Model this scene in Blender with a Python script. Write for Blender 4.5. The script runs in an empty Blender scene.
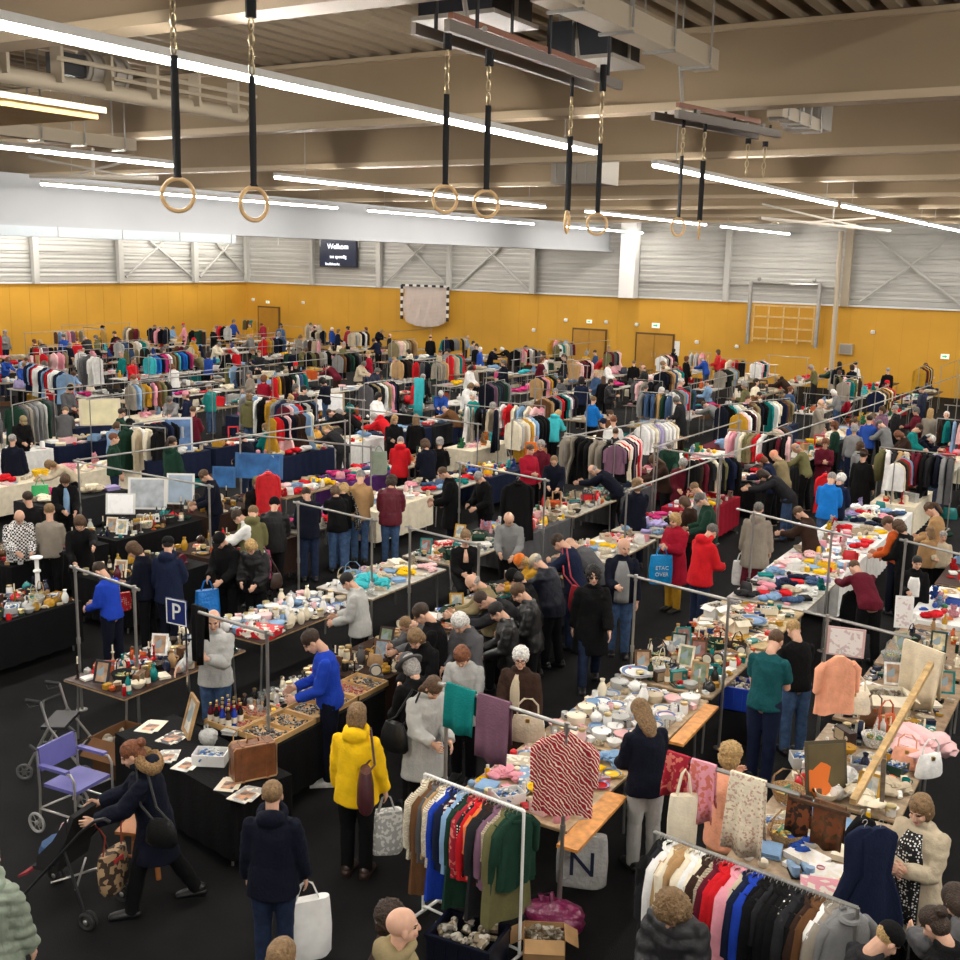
import bpy, bmesh, math, random
from mathutils import Vector as V, Matrix, noise
R = random.Random(11)
PI = math.pi
S = bpy.context.scene
COL = S.collection
# ---------------------------------------------------------------- camera
FPX, YAW, PITCH, ROLL, H = 1106.5, -.5446, .1963, -.0235, 5.7
CF = V((math.sin(YAW)*math.cos(PITCH), math.cos(YAW)*math.cos(PITCH), -math.sin(PITCH)))
_r0 = V((math.cos(YAW), -math.sin(YAW), 0)); _d0 = CF.cross(_r0)
CR = math.cos(ROLL)*_r0 + math.sin(ROLL)*_d0
CD = -math.sin(ROLL)*_r0 + math.cos(ROLL)*_d0
EYE = V((0, 0, H))
cam = bpy.data.objects.new('camera', bpy.data.cameras.new('camera'))
COL.objects.link(cam)
cam.matrix_world = Matrix(((CR.x, -CD.x, -CF.x, 0), (CR.y, -CD.y, -CF.y, 0), (CR.z, -CD.z, -CF.z, H), (0, 0, 0, 1)))
cam.data.sensor_width = 36; cam.data.lens = FPX/960*36; cam.data.clip_end = 300
S.camera = cam
def ray(x, y): return CF + CR*((x-480)/FPX) + CD*((y-480)/FPX)
def G(x, y, z=0.0):
    v = ray(x, y); t = (z-H)/v.z; return V((v.x*t, v.y*t, z))
def atY(x, y, Y):
    v = ray(x, y); return EYE + v*(Y/v.y)
def atX(x, y, X):
    v = ray(x, y); return EYE + v*(X/v.x)
def atD(x, y, D): return EYE + ray(x, y)*D
def PJ(p):
    q = V(p)-EYE; k = q.dot(CF); return (480+FPX*q.dot(CR)/k, 480+FPX*q.dot(CD)/k, k)
# ---------------------------------------------------------------- materials
MATS = {}
def mat(name, col=None, rough=.75, metal=0.0, nz=None, bump=None, trans=0.0, emit=None, spec=.4, wave=None, alpha=1.0, sheen=0):
    """one Principled material; col None takes the object's own colour; nz = (scale, amount) mottling"""
    if name in MATS: return MATS[name]
    m = bpy.data.materials.new(name); m.use_nodes = True
    nt = m.node_tree; N = nt.nodes; L = nt.links; b = N['Principled BSDF']
    b.inputs['Roughness'].default_value = rough; b.inputs['Metallic'].default_value = metal
    b.inputs['Specular IOR Level'].default_value = spec
    b.inputs['Transmission Weight'].default_value = trans
    b.inputs['Alpha'].default_value = alpha
    if sheen: b.inputs['Sheen Weight'].default_value = sheen
    if emit:
        b.inputs['Emission Color'].default_value = (*emit[0], 1); b.inputs['Emission Strength'].default_value = emit[1]
    if col is None:
        oi = N.new('ShaderNodeObjectInfo'); src = oi.outputs['Color']
    else:
        rgb = N.new('ShaderNodeRGB'); rgb.outputs[0].default_value = (*col, 1); src = rgb.outputs[0]
    tc = N.new('ShaderNodeTexCoord'); co = tc.outputs['Object']
    if nz:
        t = N.new('ShaderNodeTexNoise'); t.inputs['Scale'].default_value = nz[0]; t.inputs['Detail'].default_value = 4
        L.new(co, t.inputs['Vector'])
        mr = N.new('ShaderNodeMapRange'); mr.inputs[1].default_value = .3; mr.inputs[2].default_value = .7
        mr.inputs[3].default_value = 1-nz[1]; mr.inputs[4].default_value = 1+nz[1]
        L.new(t.outputs['Fac'], mr.inputs[0])
        mx = N.new('ShaderNodeVectorMath'); mx.operation = 'SCALE'
        L.new(src, mx.inputs[0]); L.new(mr.outputs[0], mx.inputs['Scale']); src = mx.outputs[0]
    if wave:  # (kind, scale, second colour, axis) stripes / dots / checks printed or woven into the cloth
        k, sc, c2 = wave[:3]
        if k == 'check':
            t = N.new('ShaderNodeTexChecker'); t.inputs['Scale'].default_value = sc; L.new(co, t.inputs['Vector']); fac = t.outputs['Fac']
        elif k == 'dots':
            t = N.new('ShaderNodeTexVoronoi'); t.inputs['Scale'].default_value = sc; t.inputs['Randomness'].default_value = wave[3]
            L.new(co, t.inputs['Vector'])
            c = N.new('ShaderNodeMath'); c.operation = 'LESS_THAN'; c.inputs[1].default_value = wave[4]; L.new(t.outputs['Distance'], c.inputs[0]); fac = c.outputs[0]
        elif k == 'patch':
            t = N.new('ShaderNodeTexVoronoi'); t.inputs['Scale'].default_value = sc; L.new(co, t.inputs['Vector'])
            s = N.new('ShaderNodeSeparateColor'); L.new(t.outputs['Color'], s.inputs[0])
            c = N.new('ShaderNodeMath'); c.operation = 'GREATER_THAN'; c.inputs[1].default_value = wave[3]; L.new(s.outputs[0], c.inputs[0]); fac = c.outputs[0]
        else:
            t = N.new('ShaderNodeTexWave'); t.bands_direction = wave[3]; t.inputs['Scale'].default_value = sc; t.inputs['Distortion'].default_value = wave[4]
            L.new(co, t.inputs['Vector'])
            c = N.new('ShaderNodeMath'); c.operation = 'GREATER_THAN'; c.inputs[1].default_value = wave[5]; L.new(t.outputs['Fac'], c.inputs[0]); fac = c.outputs[0]
        mx = N.new('ShaderNodeMix'); mx.data_type = 'RGBA'; L.new(fac, mx.inputs[0]); L.new(src, mx.inputs[6]); mx.inputs[7].default_value = (*c2, 1); src = mx.outputs[2]
    L.new(src, b.inputs['Base Color'])
    if bump:
        t = N.new('ShaderNodeTexNoise'); t.inputs['Scale'].default_value = bump[0]; t.inputs['Detail'].default_value = 3; L.new(co, t.inputs['Vector'])
        bp = N.new('ShaderNodeBump'); bp.inputs['Strength'].default_value = bump[1]; bp.inputs['Distance'].default_value = bump[2] if len(bump) > 2 else .02
        L.new(t.outputs['Fac'], bp.inputs['Height']); L.new(bp.outputs[0], b.inputs['Normal'])
    MATS[name] = m; return m
CLOTH = mat('woven_cloth', None, .9, nz=(9, .10), bump=(40, .35), spec=.15)
PUFF = mat('quilted_nylon', None, .55, nz=(6, .18), bump=(18, .4), spec=.3)
LEATH = mat('leather', None, .42, nz=(14, .2), bump=(60, .25), spec=.5)
DENIM = mat('denim', None, .9, nz=(14, .35), bump=(60, .3), spec=.2)
SKIN = mat('skin', None, .55, nz=(20, .08), spec=.35)
HAIR = mat('hair', None, .6, nz=(45, .45), bump=(70, .8), spec=.35)
GLAZE = mat('glazed_ceramic', None, .18, nz=(6, .06), spec=.5)
PAPER = mat('paper', None, .8, nz=(10, .08), spec=.25)
PRINT = mat('printed_paper', None, .5, nz=(4, .1), spec=.4, wave=('patch', 22, (.75, .7, .6), .62))
PLAST = mat('plastic', None, .35, spec=.5)
WOODC = mat('stained_wood', None, .5, nz=(12, .3), bump=(25, .2), spec=.35)
CARD = mat('cardboard', None, .85, nz=(8, .12), spec=.2)
WICK = mat('wicker', None, .7, nz=(60, .5), bump=(90, 1.0), spec=.3)
FUR = mat('fur', None, .9, nz=(60, .5), bump=(90, 1.0, .05), spec=.2)
STEEL = mat('galvanised_steel', (.34, .33, .31), .42, .8, nz=(5, .12))
CHROME = mat('chrome', (.7, .7, .68), .15, 1.0)
BRASS = mat('brass', (.55, .36, .1), .3, 1.0)
BLACK = mat('black_plastic', (.012, .012, .014), .5)
WHITEP = mat('white_paint', (.78, .77, .74), .5)
METALC = mat('coloured_metal', None, .3, .7, nz=(8, .1))
GLASS = mat('clear_glass', (.9, .95, .95), .05, trans=.85, spec=.5)
CLEARP = mat('clear_plastic', (.8, .82, .82), .2, trans=.6)
TRINK = mat('small_trinkets', (.05, .045, .045), .4, nz=(30, .4), wave=('patch', 45, (.34, .31, .26), .72))
TRINKC = mat('coloured_trinkets', (.35, .08, .05), .4, nz=(30, .4), wave=('patch', 45, (.34, .27, .2), .68))
# ---------------------------------------------------------------- mesh builder
class MB:
    def __init__(s): s.v = []; s.f = []; s.m = []; s.mi = 0
    def add(s, vs, fs):
        b = len(s.v); s.v.extend(tuple(x) for x in vs); s.f.extend(tuple(b+i for i in f) for f in fs); s.m.extend([s.mi]*len(fs)); return s
    def box(s, c, d, M=None):
        c = V(c); hx, hy, hz = d[0]/2, d[1]/2, d[2]/2
        vs = [V((x*hx, y*hy, z*hz)) for z in (-1, 1) for y in (-1, 1) for x in (-1, 1)]
        vs = [c+(M @ p if M else p) for p in vs]
        return s.add(vs, [(0, 2, 3, 1), (4, 5, 7, 6), (0, 1, 5, 4), (2, 6, 7, 3), (0, 4, 6, 2), (1, 3, 7, 5)])
    def ring_loft(s, rings, cap=True):
        n = len(rings[0]); vs = [p for r in rings for p in r]; fs = []
        for i in range(len(rings)-1):
            for j in range(n):
                k = (j+1) % n; fs.append((i*n+j, i*n+k, (i+1)*n+k, (i+1)*n+j))
        if cap: fs.append(tuple(range(n-1, -1, -1))); fs.append(tuple((len(rings)-1)*n+j for j in range(n)))
        return s.add(vs, fs)
    def tube(s, pts, r, n=8, up=None, flat=1.0, cap=True):
        """tube along pts; r one radius or a list; flat squeezes it along its second axis"""
        pts = [V(p) for p in pts]; rs = r if isinstance(r, (list, tuple)) else [r]*len(pts); rings = []
        ref = V(up) if up else None
        for i, p in enumerate(pts):
            t = (pts[min(i+1, len(pts)-1)]-pts[max(i-1, 0)]).normalized()
            a = ref if ref else (V((0, 0, 1)) if abs(t.z) < .9 else V((1, 0, 0)))
            u = a.cross(t)
            if u.length < 1e-4: u = V((0, 1, 0)).cross(t)
            u.normalize(); w = t.cross(u)
            ref = w if ref is None else ref
            rr = rs[i]; ru, rw = rr if isinstance(rr, (tuple, list)) else (rr, rr*flat)
            rings.append([p+u*(ru*math.cos(2*PI*j/n))+w*(rw*math.sin(2*PI*j/n)) for j in range(n)])
        return s.ring_loft(rings, cap)
    def lathe(s, prof, n=16, c=(0, 0, 0), M=None, close=True):
        c = V(c); rings = []
        for r, z in prof:
            q = [V((r*math.cos(2*PI*j/n), r*math.sin(2*PI*j/n), z)) for j in range(n)]
            rings.append([c+(M @ p if M else p) for p in q])
        return s.ring_loft(rings, close)
    def ball(s, c, rad, nu=14, nv=9, M=None, nzs=None):
        c = V(c); rx, ry, rz = (rad, rad, rad) if not isinstance(rad, (tuple, list)) else rad
        vs = [V((0, 0, -1))]
        for i in range(1, nv):
            a = -PI/2+PI*i/nv
            vs += [V((math.cos(a)*math.cos(2*PI*j/nu), math.cos(a)*math.sin(2*PI*j/nu), math.sin(a))) for j in range(nu)]
        vs.append(V((0, 0, 1))); out = []
        for p in vs:
            k = 1+(nzs[1]*noise.noise(p*nzs[0]+c*9) if nzs else 0)
            q = V((p.x*rx*k, p.y*ry*k, p.z*rz*k)); out.append(c+(M @ q if M else q))
        fs = [(0, 1+(j+1) % nu, 1+j) for j in range(nu)]
        for i in range(nv-2):
            for j in range(nu):
                k = (j+1) % nu; a = 1+i*nu; fs.append((a+j, a+k, a+nu+k, a+nu+j))
        a = 1+(nv-2)*nu; t = len(vs)-1
        fs += [(a+j, a+(j+1) % nu, t) for j in range(nu)]
        return s.add(out, fs)
    def prism(s, poly, d, M=None):
        """flat outline in local XY pushed d along local Z, then placed by M"""
        n = len(poly); vs = [V((x, y, 0)) for x, y in poly]+[V((x, y, d)) for x, y in poly]
        if M: vs = [M @ p for p in vs]
        return s.add(vs, [tuple(range(n-1, -1, -1)), tuple(range(n, 2*n))]+[(j, (j+1) % n, n+(j+1) % n, n+j) for j in range(n)])
    def torus(s, c, R_, r, M=None, n=28, k=8, a0=0, a1=2*PI, flat=1):
        c = V(c); full = abs(a1-a0) > 6.28; cnt = n if full else n+1; rings = []
        for i in range(cnt):
            a = a0+(a1-a0)*i/n; d = V((math.cos(a), math.sin(a), 0))
            q = [d*(R_+r*math.cos(2*PI*j/k))+V((0, 0, r*flat*math.sin(2*PI*j/k))) for j in range(k)]
            rings.append([c+(M @ p if M else p) for p in q])
        if full: rings.append(rings[0])
        return s.ring_loft(rings, not full)
    def mesh(s, name, mats, smooth=True, ang=40):
        me = bpy.data.meshes.new(name); me.from_pydata(s.v, [], s.f)
        for m in (mats if isinstance(mats, (list, tuple)) else [mats]): me.materials.append(m)
        me.polygons.foreach_set('material_index', s.m)
        if smooth:
            me.polygons.foreach_set('use_smooth', [True]*len(s.f)); me.set_sharp_from_angle(angle=math.radians(ang))
        me.update(); return me
THINGS = []   # every top-level thing, for the label pass
def link(name, me, parent=None, loc=(0, 0, 0), rz=0.0, color=None, sc=None, M=None):
    o = bpy.data.objects.new(name, me); COL.objects.link(o)
    if parent: o.parent = parent
    if M is not None: o.matrix_local = M
    else:
        o.location = loc; o.rotation_euler = (0, 0, rz)
        if sc: o.scale = (sc, sc, sc) if not isinstance(sc, tuple) else sc
    if color: o.color = (*color, 1)
    return o
def tag(o, label, cat, group=None, kind=None):
    o['label'] = label; o['category'] = cat
    if group: o['group'] = group
    if kind: o['kind'] = kind
    THINGS.append(o); return o
def empty(name, loc, rz=0, sc=None):
    o = bpy.data.objects.new(name, None); COL.objects.link(o); o.location = loc; o.rotation_euler = (0, 0, rz)
    if sc: o.scale = (sc,)*3
    return o
def struct(name, mb, mats, smooth=False, label=None):
    o = link(name, mb.mesh(name, mats, smooth)); o['kind'] = 'structure'
    if label: o['label'] = label
    return o
def RZ(a): return Matrix.Rotation(a, 3, 'Z')
def RX(a): return Matrix.Rotation(a, 3, 'X')
def RY(a): return Matrix.Rotation(a, 3, 'Y')
def text_mesh(name, txt, size, m, depth=.004):
    cu = bpy.data.curves.new(name, 'FONT'); cu.body = txt; cu.size = size; cu.extrude = depth; cu.align_x = 'CENTER'; cu.align_y = 'CENTER'
    cu.resolution_u = 3
    o = bpy.data.objects.new(name, cu); COL.objects.link(o)
    dg = bpy.context.evaluated_depsgraph_get(); me = bpy.data.meshes.new_from_object(o.evaluated_get(dg)); bpy.data.objects.remove(o); bpy.data.curves.remove(cu)
    me.materials.clear(); me.materials.append(m); return me
# ================================================================ the hall
YA, XB = 54.3, -51.0
ZY = 3.94
OCHRE = mat('ochre_panelling', (.60, .315, .035), .6, nz=(.35, .10), spec=.25)
CLAD = mat('white_cladding', (.50, .49, .455), .5, nz=(1.2, .05))
BEAMC = mat('beige_steel', (.31, .23, .145), .6, nz=(.6, .06), spec=.2)
DECKC = mat('roof_deck', (.27, .21, .14), .6, nz=(.8, .06))
FLANGE = mat('lit_flange', (.46, .36, .24), .5)  # beam tone lightened: light from the nearby strips painted into the flange colour
GREYP = mat('grey_paint', (.30, .27, .23), .5)
CREAM = mat('cream_paint', (.46, .39, .29), .5)
FASC = mat('white_partition_cloth', (.25, .255, .265), .7, nz=(.5, .04))
FLOORM = mat('black_carpet', (.0065, .0065, .007), .9, nz=(3, .3), bump=(120, .4), spec=.15)
b = MB(); b.box((-21, 25, -.1), (86, 74, .2)); struct('floor', b, FLOORM, label='black carpeted hall floor')
# walls
b = MB(); b.box(((XB+16)/2-.15, YA+.15, ZY/2), (16-XB, .3, ZY)); 
for x in [XB+1.2*k for k in range(1, 62)]: b.mi = 1; b.box((x, YA-.003, ZY/2), (.012, .006, ZY))
WALLA = struct('wall_far', b, [OCHRE, mat('panel_joint', (.48, .24, .025), .7)], label='ochre panelled lower wall')
b = MB(); b.box((XB-.15, 30, ZY/2), (.3, 49, ZY))
for y in [8+1.2*k for k in range(38)]: b.mi = 1; b.box((XB+.003, y, ZY/2), (.006, .012, ZY))
struct('wall_left', b, [OCHRE, MATS['panel_joint']])
def cladding(name, axis, p, a0, a1, z0, z1):
    b = MB(); z = z0; k = 0; vs = []
    while z < z1:
        d = .0 if k % 4 in (0, 1) else .05
        vs.append((z, d)); z += .09 if k % 2 == 0 else .03; k += 1
    rows = []
    for z, d in vs:
        rows.append([(a0, p-d, z), (a1, p-d, z)] if axis == 'Y' else [(p+d, a0, z), (p+d, a1, z)])
    pts = [q for r in rows for q in r]
    b.add(pts, [(2*i, 2*i+1, 2*i+3, 2*i+2) for i in range(len(rows)-1)])
    for k in range(6):   # slightly brighter ribs of the cladding
        zz = z0+.25+k*.75
        if axis == 'Y': b.box(((a0+a1)/2, p-.07, zz), (a1-a0, .05, .10))
        else: b.box((p+.07, (a0+a1)/2, zz), (.05, a1-a0, .10))
    return struct(name, b, CLAD)
cladding('wall_far_cladding', 'Y', YA+.1, XB, 16, ZY, 9.3)
cladding('wall_left_cladding', 'X', XB-.1, 5, YA, ZY, 9.3)
b = MB(); b.box(((XB+16)/2, YA-.03, ZY+.04), (16-XB, .16, .08)); struct('trim_1', b, WHITEP)
b = MB(); b.box((XB+.03, 30, ZY+.04), (.16, 49, .08)); struct('trim_2', b, WHITEP)
# roof deck: trapezoidal sheet, ribs along Y
b = MB(); x = -60; pts = []
while x < 16:
    pts += [(x, 8.56), (x+.13, 8.56), (x+.17, 8.74), (x+.32, 8.74)]; x += .37
b.add([(x, y, z) for y in (-2, 56) for x, z in pts], [(i, i+1, len(pts)+i+1, len(pts)+i) for i in range(len(pts)-1)])
struct('ceiling', b, DECKC, label='ribbed steel roof deck')
k = 0
for Y in (1.2, 7.15, 13.75, 19.8, 25.8, 31.6, 37.4, 43.4, 49.3):
    k += 1; b = MB()
    b.box((-22, Y, 8.07), (76, .16, .9)); b.mi = 1; b.box((-22, Y, 7.64), (76, .34, .10)); b.box((-22, Y, 8.52), (76, .34, .06))
    o = struct(f'ceiling_beam_{k}', b, [BEAMC, FLANGE], label='deep beige roof beam')
# white partition housing
b = MB(); b.box((-25.35, 30.4, 6.95), (.55, 47, 1.25)); b.box((-25.2, 30.4, 6.32), (.8, 47, .10)); struct('wall_partition', b, FASC, label='long white partition housing under the roof')
p0 = atX(0, 229, -24.6); p1 = atX(236, 239, -24.6)
b = MB(); b.box((-24.85, (p0.y-3+p1.y)/2, 6.15), (.5, p1.y-p0.y+3, .26))
for q in range(9): b.mi = 1; b.box((-24.59, p0.y-2.5+q*2.1, 6.15), (.012, .03, .26))
DUCTM = mat('bright_duct', (.30, .33, .35), .35, .3)
tag(link('ventilation_duct', b.mesh('ventilation_duct', [DUCTM, STEEL])), 'shiny grey duct slung under the left end of the white partition housing', 'duct')
b = MB(); c0 = atY(630, 270, YA-.4); b.box((c0.x, YA-.5, (ZY+9)/2), (.85, .6, 9-ZY)); struct('trim_3', b, WHITEP, label='broad white column at the end of the partition housing')
n = 3
for px, w in ((379, .3), (449, .22), (533, .3), (727, .26), (847, .34), (312, .22)):
    n += 1; p = atY(px, 275, YA-.2); b = MB(); b.box((p.x, YA-.2, (ZY+9)/2), (w, .25, 9-ZY)); struct(f'trim_{n}', b, CLAD if w < .33 else CREAM, label='steel wall column '+{379: 'left of the striped goal', 449: 'right of the striped goal', 533: 'left of the broad white column', 727: 'left of the climbing frame', 847: 'beside the beige wall pipe', 312: 'left of the wall screen'}[px])
for px in (35, 120, 195, 247):
    n += 1; p = atX(px, 262, XB+.2); b = MB(); b.box((XB+.2, p.y, (ZY+9)/2), (.25, .34, 9-ZY)); struct(f'trim_{n}', b, CLAD, label='steel column on the left wall, '+{35: 'first', 120: 'second', 195: 'third', 247: 'last'}[px]+' from the left')
def brace(a, c):
    global n
    n += 1; b = MB(); b.tube([a[0], a[1]], .07, 6); b.tube([c[0], c[1]], .07, 6); struct(f'trim_{n}', b, CLAD, label='crossed steel wall braces')
Yb = YA-.12
for q in (((860, 302, 962, 229), (868, 232, 965, 309)), ((385, 284, 424, 245), (405, 243, 445, 284)), ((455, 288, 500, 248), (485, 248, 530, 292))):
    brace([atY(q[0][0], q[0][1], Yb), atY(q[0][2], q[0][3], Yb)], [atY(q[1][0], q[1][1], Yb), atY(q[1][2], q[1][3], Yb)])
Xb = XB+.12
for q in (((126, 277, 166, 240), (149, 240, 192, 277)), ((200, 277, 232, 241), (215, 241, 247, 277))):
    brace([atX(q[0][0], q[0][1], Xb), atX(q[0][2], q[0][3], Xb)], [atX(q[1][0], q[1][1], Xb), atX(q[1][2], q[1][3], Xb)])
n += 1; b = MB(); a0 = atY(640, 281, Yb); a1 = atY(838, 285, Yb); b.tube([a0, V((a1.x, a0.y, a0.z))], .06, 6); struct(f'trim_{n}', b, CLAD, label='horizontal steel wall rail')
n += 1; b = MB(); a0 = atY(357, 266, Yb); a1 = atY(379, 266.5, Yb); b.tube([V((atY(300, 263, Yb).x, a0.y, a0.z)), V((a1.x, a0.y, a0.z))], .06, 6); struct(f'trim_{n}', b, CLAD)
# doors
DOORM = mat('ochre_door', (.42, .21, .025), .5, nz=(2, .08)); DJ = mat('door_gap', (.12, .06, .012), .7)
for i, (xa, xb, yt) in enumerate(((574, 606, 329), (637.5, 673.5, 333.5), (259, 279, 307))):
    q0 = atY(xa, yt, YA-.05); q1 = atY(xb, yt, YA-.05); w = q1.x-q0.x; cx = (q0.x+q1.x)/2; h = q0.z
    d = empty(f'door_{i+1}', (cx, YA-.06, 0)); d['kind'] = 'structure'; d['label'] = 'ochre double door in the far wall' if i < 2 else 'small brown door near the far corner'
    b = MB(); b.box((0, 0, h/2+.04), (w+.16, .06, h+.08)); link('door_recess', b.mesh('door_recess', DJ, False), d)
    for s in (-1, 1) if i < 2 else (0,):
        ww = w/2-.03 if s else w-.06
        b = MB(); b.box((s*w/4, -.05, h/2), (ww, .05, h-.04)); lf = link('door_leaf', b.mesh('door_leaf', DOORM, False), d)
        b = MB(); b.tube([(s*w/4-s*ww*.42, -.09, .95), (s*w/4-s*ww*.42, -.09, 1.15)], .015, 6); link('handle', b.mesh('handle', STEEL), lf)
# small fixtures on the far wall: sounders, exit signs, notices
SIGNW = mat('white_sign', (.85, .85, .82), .5, emit=((1, 1, .95), .25)); GRN = mat('exit_green', (.02, .35, .1), .5, emit=((.05, .6, .2), .4))
for i, (x, y) in enumerate(((566, 320), (606.5, 322), (637, 324.5), (253.5, 299.5), (303.5, 302.5), (534, 330), (873, 332), (697, 342), (737, 346.5))):
    p = atY(x, y, YA-.05); b = MB(); b.box((0, -.02, 0), (.17, .08, .17)); b.ball((0, -.08, 0), (.10, .06, .10))
    tag(link('wall_sounder', b.mesh('wall_sounder', WHITEP), None, p), 'small round white sounder on the ochre far wall', 'alarm', 'round sounders on the far wall')
for i, (x, y, w) in enumerate(((589.5, 321.5, .3), (656, 325.5, .42), (945, 356.5, .36), (268, 302, .26))):
    p = atY(x, y, YA-.05); t = empty('exit_sign', p); b = MB(); b.box((0, -.03, 0), (w, .06, w*.62)); link('sign_box', b.mesh('sign_box', SIGNW, False), t)
    b = MB(); M_ = Matrix.Translation((0, -.064, 0)) @ Matrix.Rotation(PI/2, 4, 'X')
    b.prism([(-w*.3, -w*.08), (w*.05, -w*.08), (w*.05, -w*.2), (w*.3, 0), (w*.05, w*.2), (w*.05, w*.08), (-w*.3, w*.08)], .004, M_); link('arrow', b.mesh('arrow', GRN, False), t)
    tag(t, ['small white exit sign over the left double door', 'white exit sign over the right double door', 'white exit sign at the right end of the far wall', 'tiny white exit sign over the small corner door'][i], 'exit sign')
for x, y, w, h, l in ((776.5, 341, .35, .4, 'white notice beside the right double door, upper of two'), (776, 348, .35, .4, 'white notice beside the right double door, lower of two')):
    x -= 100; y += 4; p = atY(x, y, YA-.02); b = MB(); b.box((0, 0, 0), (w, .02, h)); tag(link('notice', b.mesh('notice', PAPER, False), None, p, color=(.8, .8, .75)), l, 'notice')
# wall screen
p0 = atY(321.5, 241, YA-.35); p1 = atY(357.5, 265.5, YA-.35); w = p1.x-p0.x; h = p0.z-p1.z+.15; SCW = mat('screen_white', (.8, .8, .85), .5, emit=((.9, .92, 1), 1.4))
t = empty('wall_screen', ((p0.x+p1.x)/2, YA-.4, (p0.z+p1.z)/2))
b = MB(); b.box((0, 0, 0), (w+.1, .16, h+.1)); link('screen_frame', b.mesh('screen_frame', BLACK, False), t)
b = MB(); b.box((0, -.09, 0), (w, .02, h)); link('screen_panel', b.mesh('screen_panel', mat('dark_screen', (.004, .005, .012), .25, emit=((.02, .03, .08), .25)), False), t)
for s, sz, dx, dz in (('Welkom', .46, 0, .38), ('tot spoedig', .28, .02, -.22), ('Snuffelmarkt', .22, -.42, -.66)):
    o = link('lettering', text_mesh('lettering', s, sz, SCW), t, (dx, -.105, dz)); o.rotation_euler = (PI/2, 0, 0)
b = MB(); b.box((0, .15, 0), (.3, .3, .3)); link('bracket', b.mesh('bracket', STEEL, False), t)
tag(t, 'black display screen with white lettering high on the far wall', 'screen')
# goal folded against the far wall
p0 = atY(402, 285, YA-.5); p1 = atY(448, 285, YA-.5); zb = atY(403, 319, YA-.5).z; w = p1.x-p0.x
t = empty('wall_goal', ((p0.x+p1.x)/2, YA-.5, p0.z)); DBL = [mat('goal_black', (.02, .02, .02), .5), WHITEP]
b = MB()
for k in range(12): b.mi = k % 2; b.box((-w/2+w*(k+.5)/12, 0, 0), (w/12, .12, .12))
link('crossbar', b.mesh('crossbar', DBL, False), t)
for s in (-1, 1):
    b = MB(); hh = p0.z-zb
    for k in range(9): b.mi = k % 2; b.box((s*w/2, 0, -hh*(k+.5)/9), (.12, .12, hh/9))
    link('post', b.mesh('post', DBL, False), t)
b = MB(); cols = 15; rows_ = []
for k in range(cols+1):
    u = -1+2*k/cols; low = -(hh*.92+.55*math.sqrt(max(0, 1-u*u*.98)))
    rows_.append([(u*(w/2-.08), .08+.1*math.sin(k*2.1+q), low*q/8) for q in range(9)])
pts = [q for r in rows_ for q in r]; b.add(pts, [(9*i+q, 9*i+q+1, 9*i+q+10, 9*i+q+9) for i in range(cols) for q in range(8)])
link('net', b.mesh('net', mat('white_netting', (.66, .56, .50), .8, wave=('wave', 4, (.75, .68, .64), 'Z', 1, .9), alpha=.85)), t)
tag(t, 'white netted goal with black and white striped posts folded up on the far wall', 'goal')
# climbing frame
p0 = atY(752, 281, YA-.4); p1 = atY(821, 283, YA-.4); zb = atY(752, 340, YA-.4).z; w = p1.x-p0.x; hh = p0.z-zb
t = empty('climbing_frame', (p0.x, YA-.4, zb)); WOODL = mat('pale_wood', (.62, .42, .16), .5, nz=(6, .15))
for s in (0, 1): b = MB(); b.tube([(s*w, -.1, -.2), (s*w, -.1, hh)], .10, 8); link('upright', b.mesh('upright', STEEL), t)
zt = atY(760, 304, YA-.4).z-zb
for k in range(4): b = MB(); b.box((w/2, 0, .1+zt*k/3.3), (w-.3, .06, .08)); link('rung', b.mesh('rung', WOODL), t)
for k in range(5): b = MB(); b.box((.2+(w-.4)*k/4, 0, zt*.46), (.06, .06, zt)); link('bar', b.mesh('bar', WOODL), t)
b = MB(); b.tube([(0, -.05, hh-.1), (w, -.05, hh-.1)], .07, 6)
for xx in (.12, .93): b.ball((w*xx*.98, -.1, hh+.1), .1)
link('top_rail', b.mesh('top_rail', STEEL), t)
tag(t, 'wooden lattice climbing frame between two steel uprights on the far wall', 'climbing frame')
p0 = atY(840.5, 240, YA-.6); b = MB(); b.tube([(p0.x+.1, YA-.6, 0), (p0.x, YA-.6, 7.4)], .12, 8); tag(link('drain_pipe', b.mesh('drain_pipe', CREAM)), 'tall beige pipe running down the far wall right of the climbing frame', 'pipe')
p0 = atY(846, 349, YA-.1); t = empty('wall_cabinet', p0); b = MB(); b.box((0, 0, 0), (.62, .2, .5)); link('cabinet_body', b.mesh('cabinet_body', CREAM, False), t); b = MB(); b.box((0, -.11, 0), (.5, .02, .38)); link('panel', b.mesh('panel', GREYP, False), t)
tag(t, 'small beige control cabinet at the foot of the beige pipe', 'cabinet')
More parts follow.
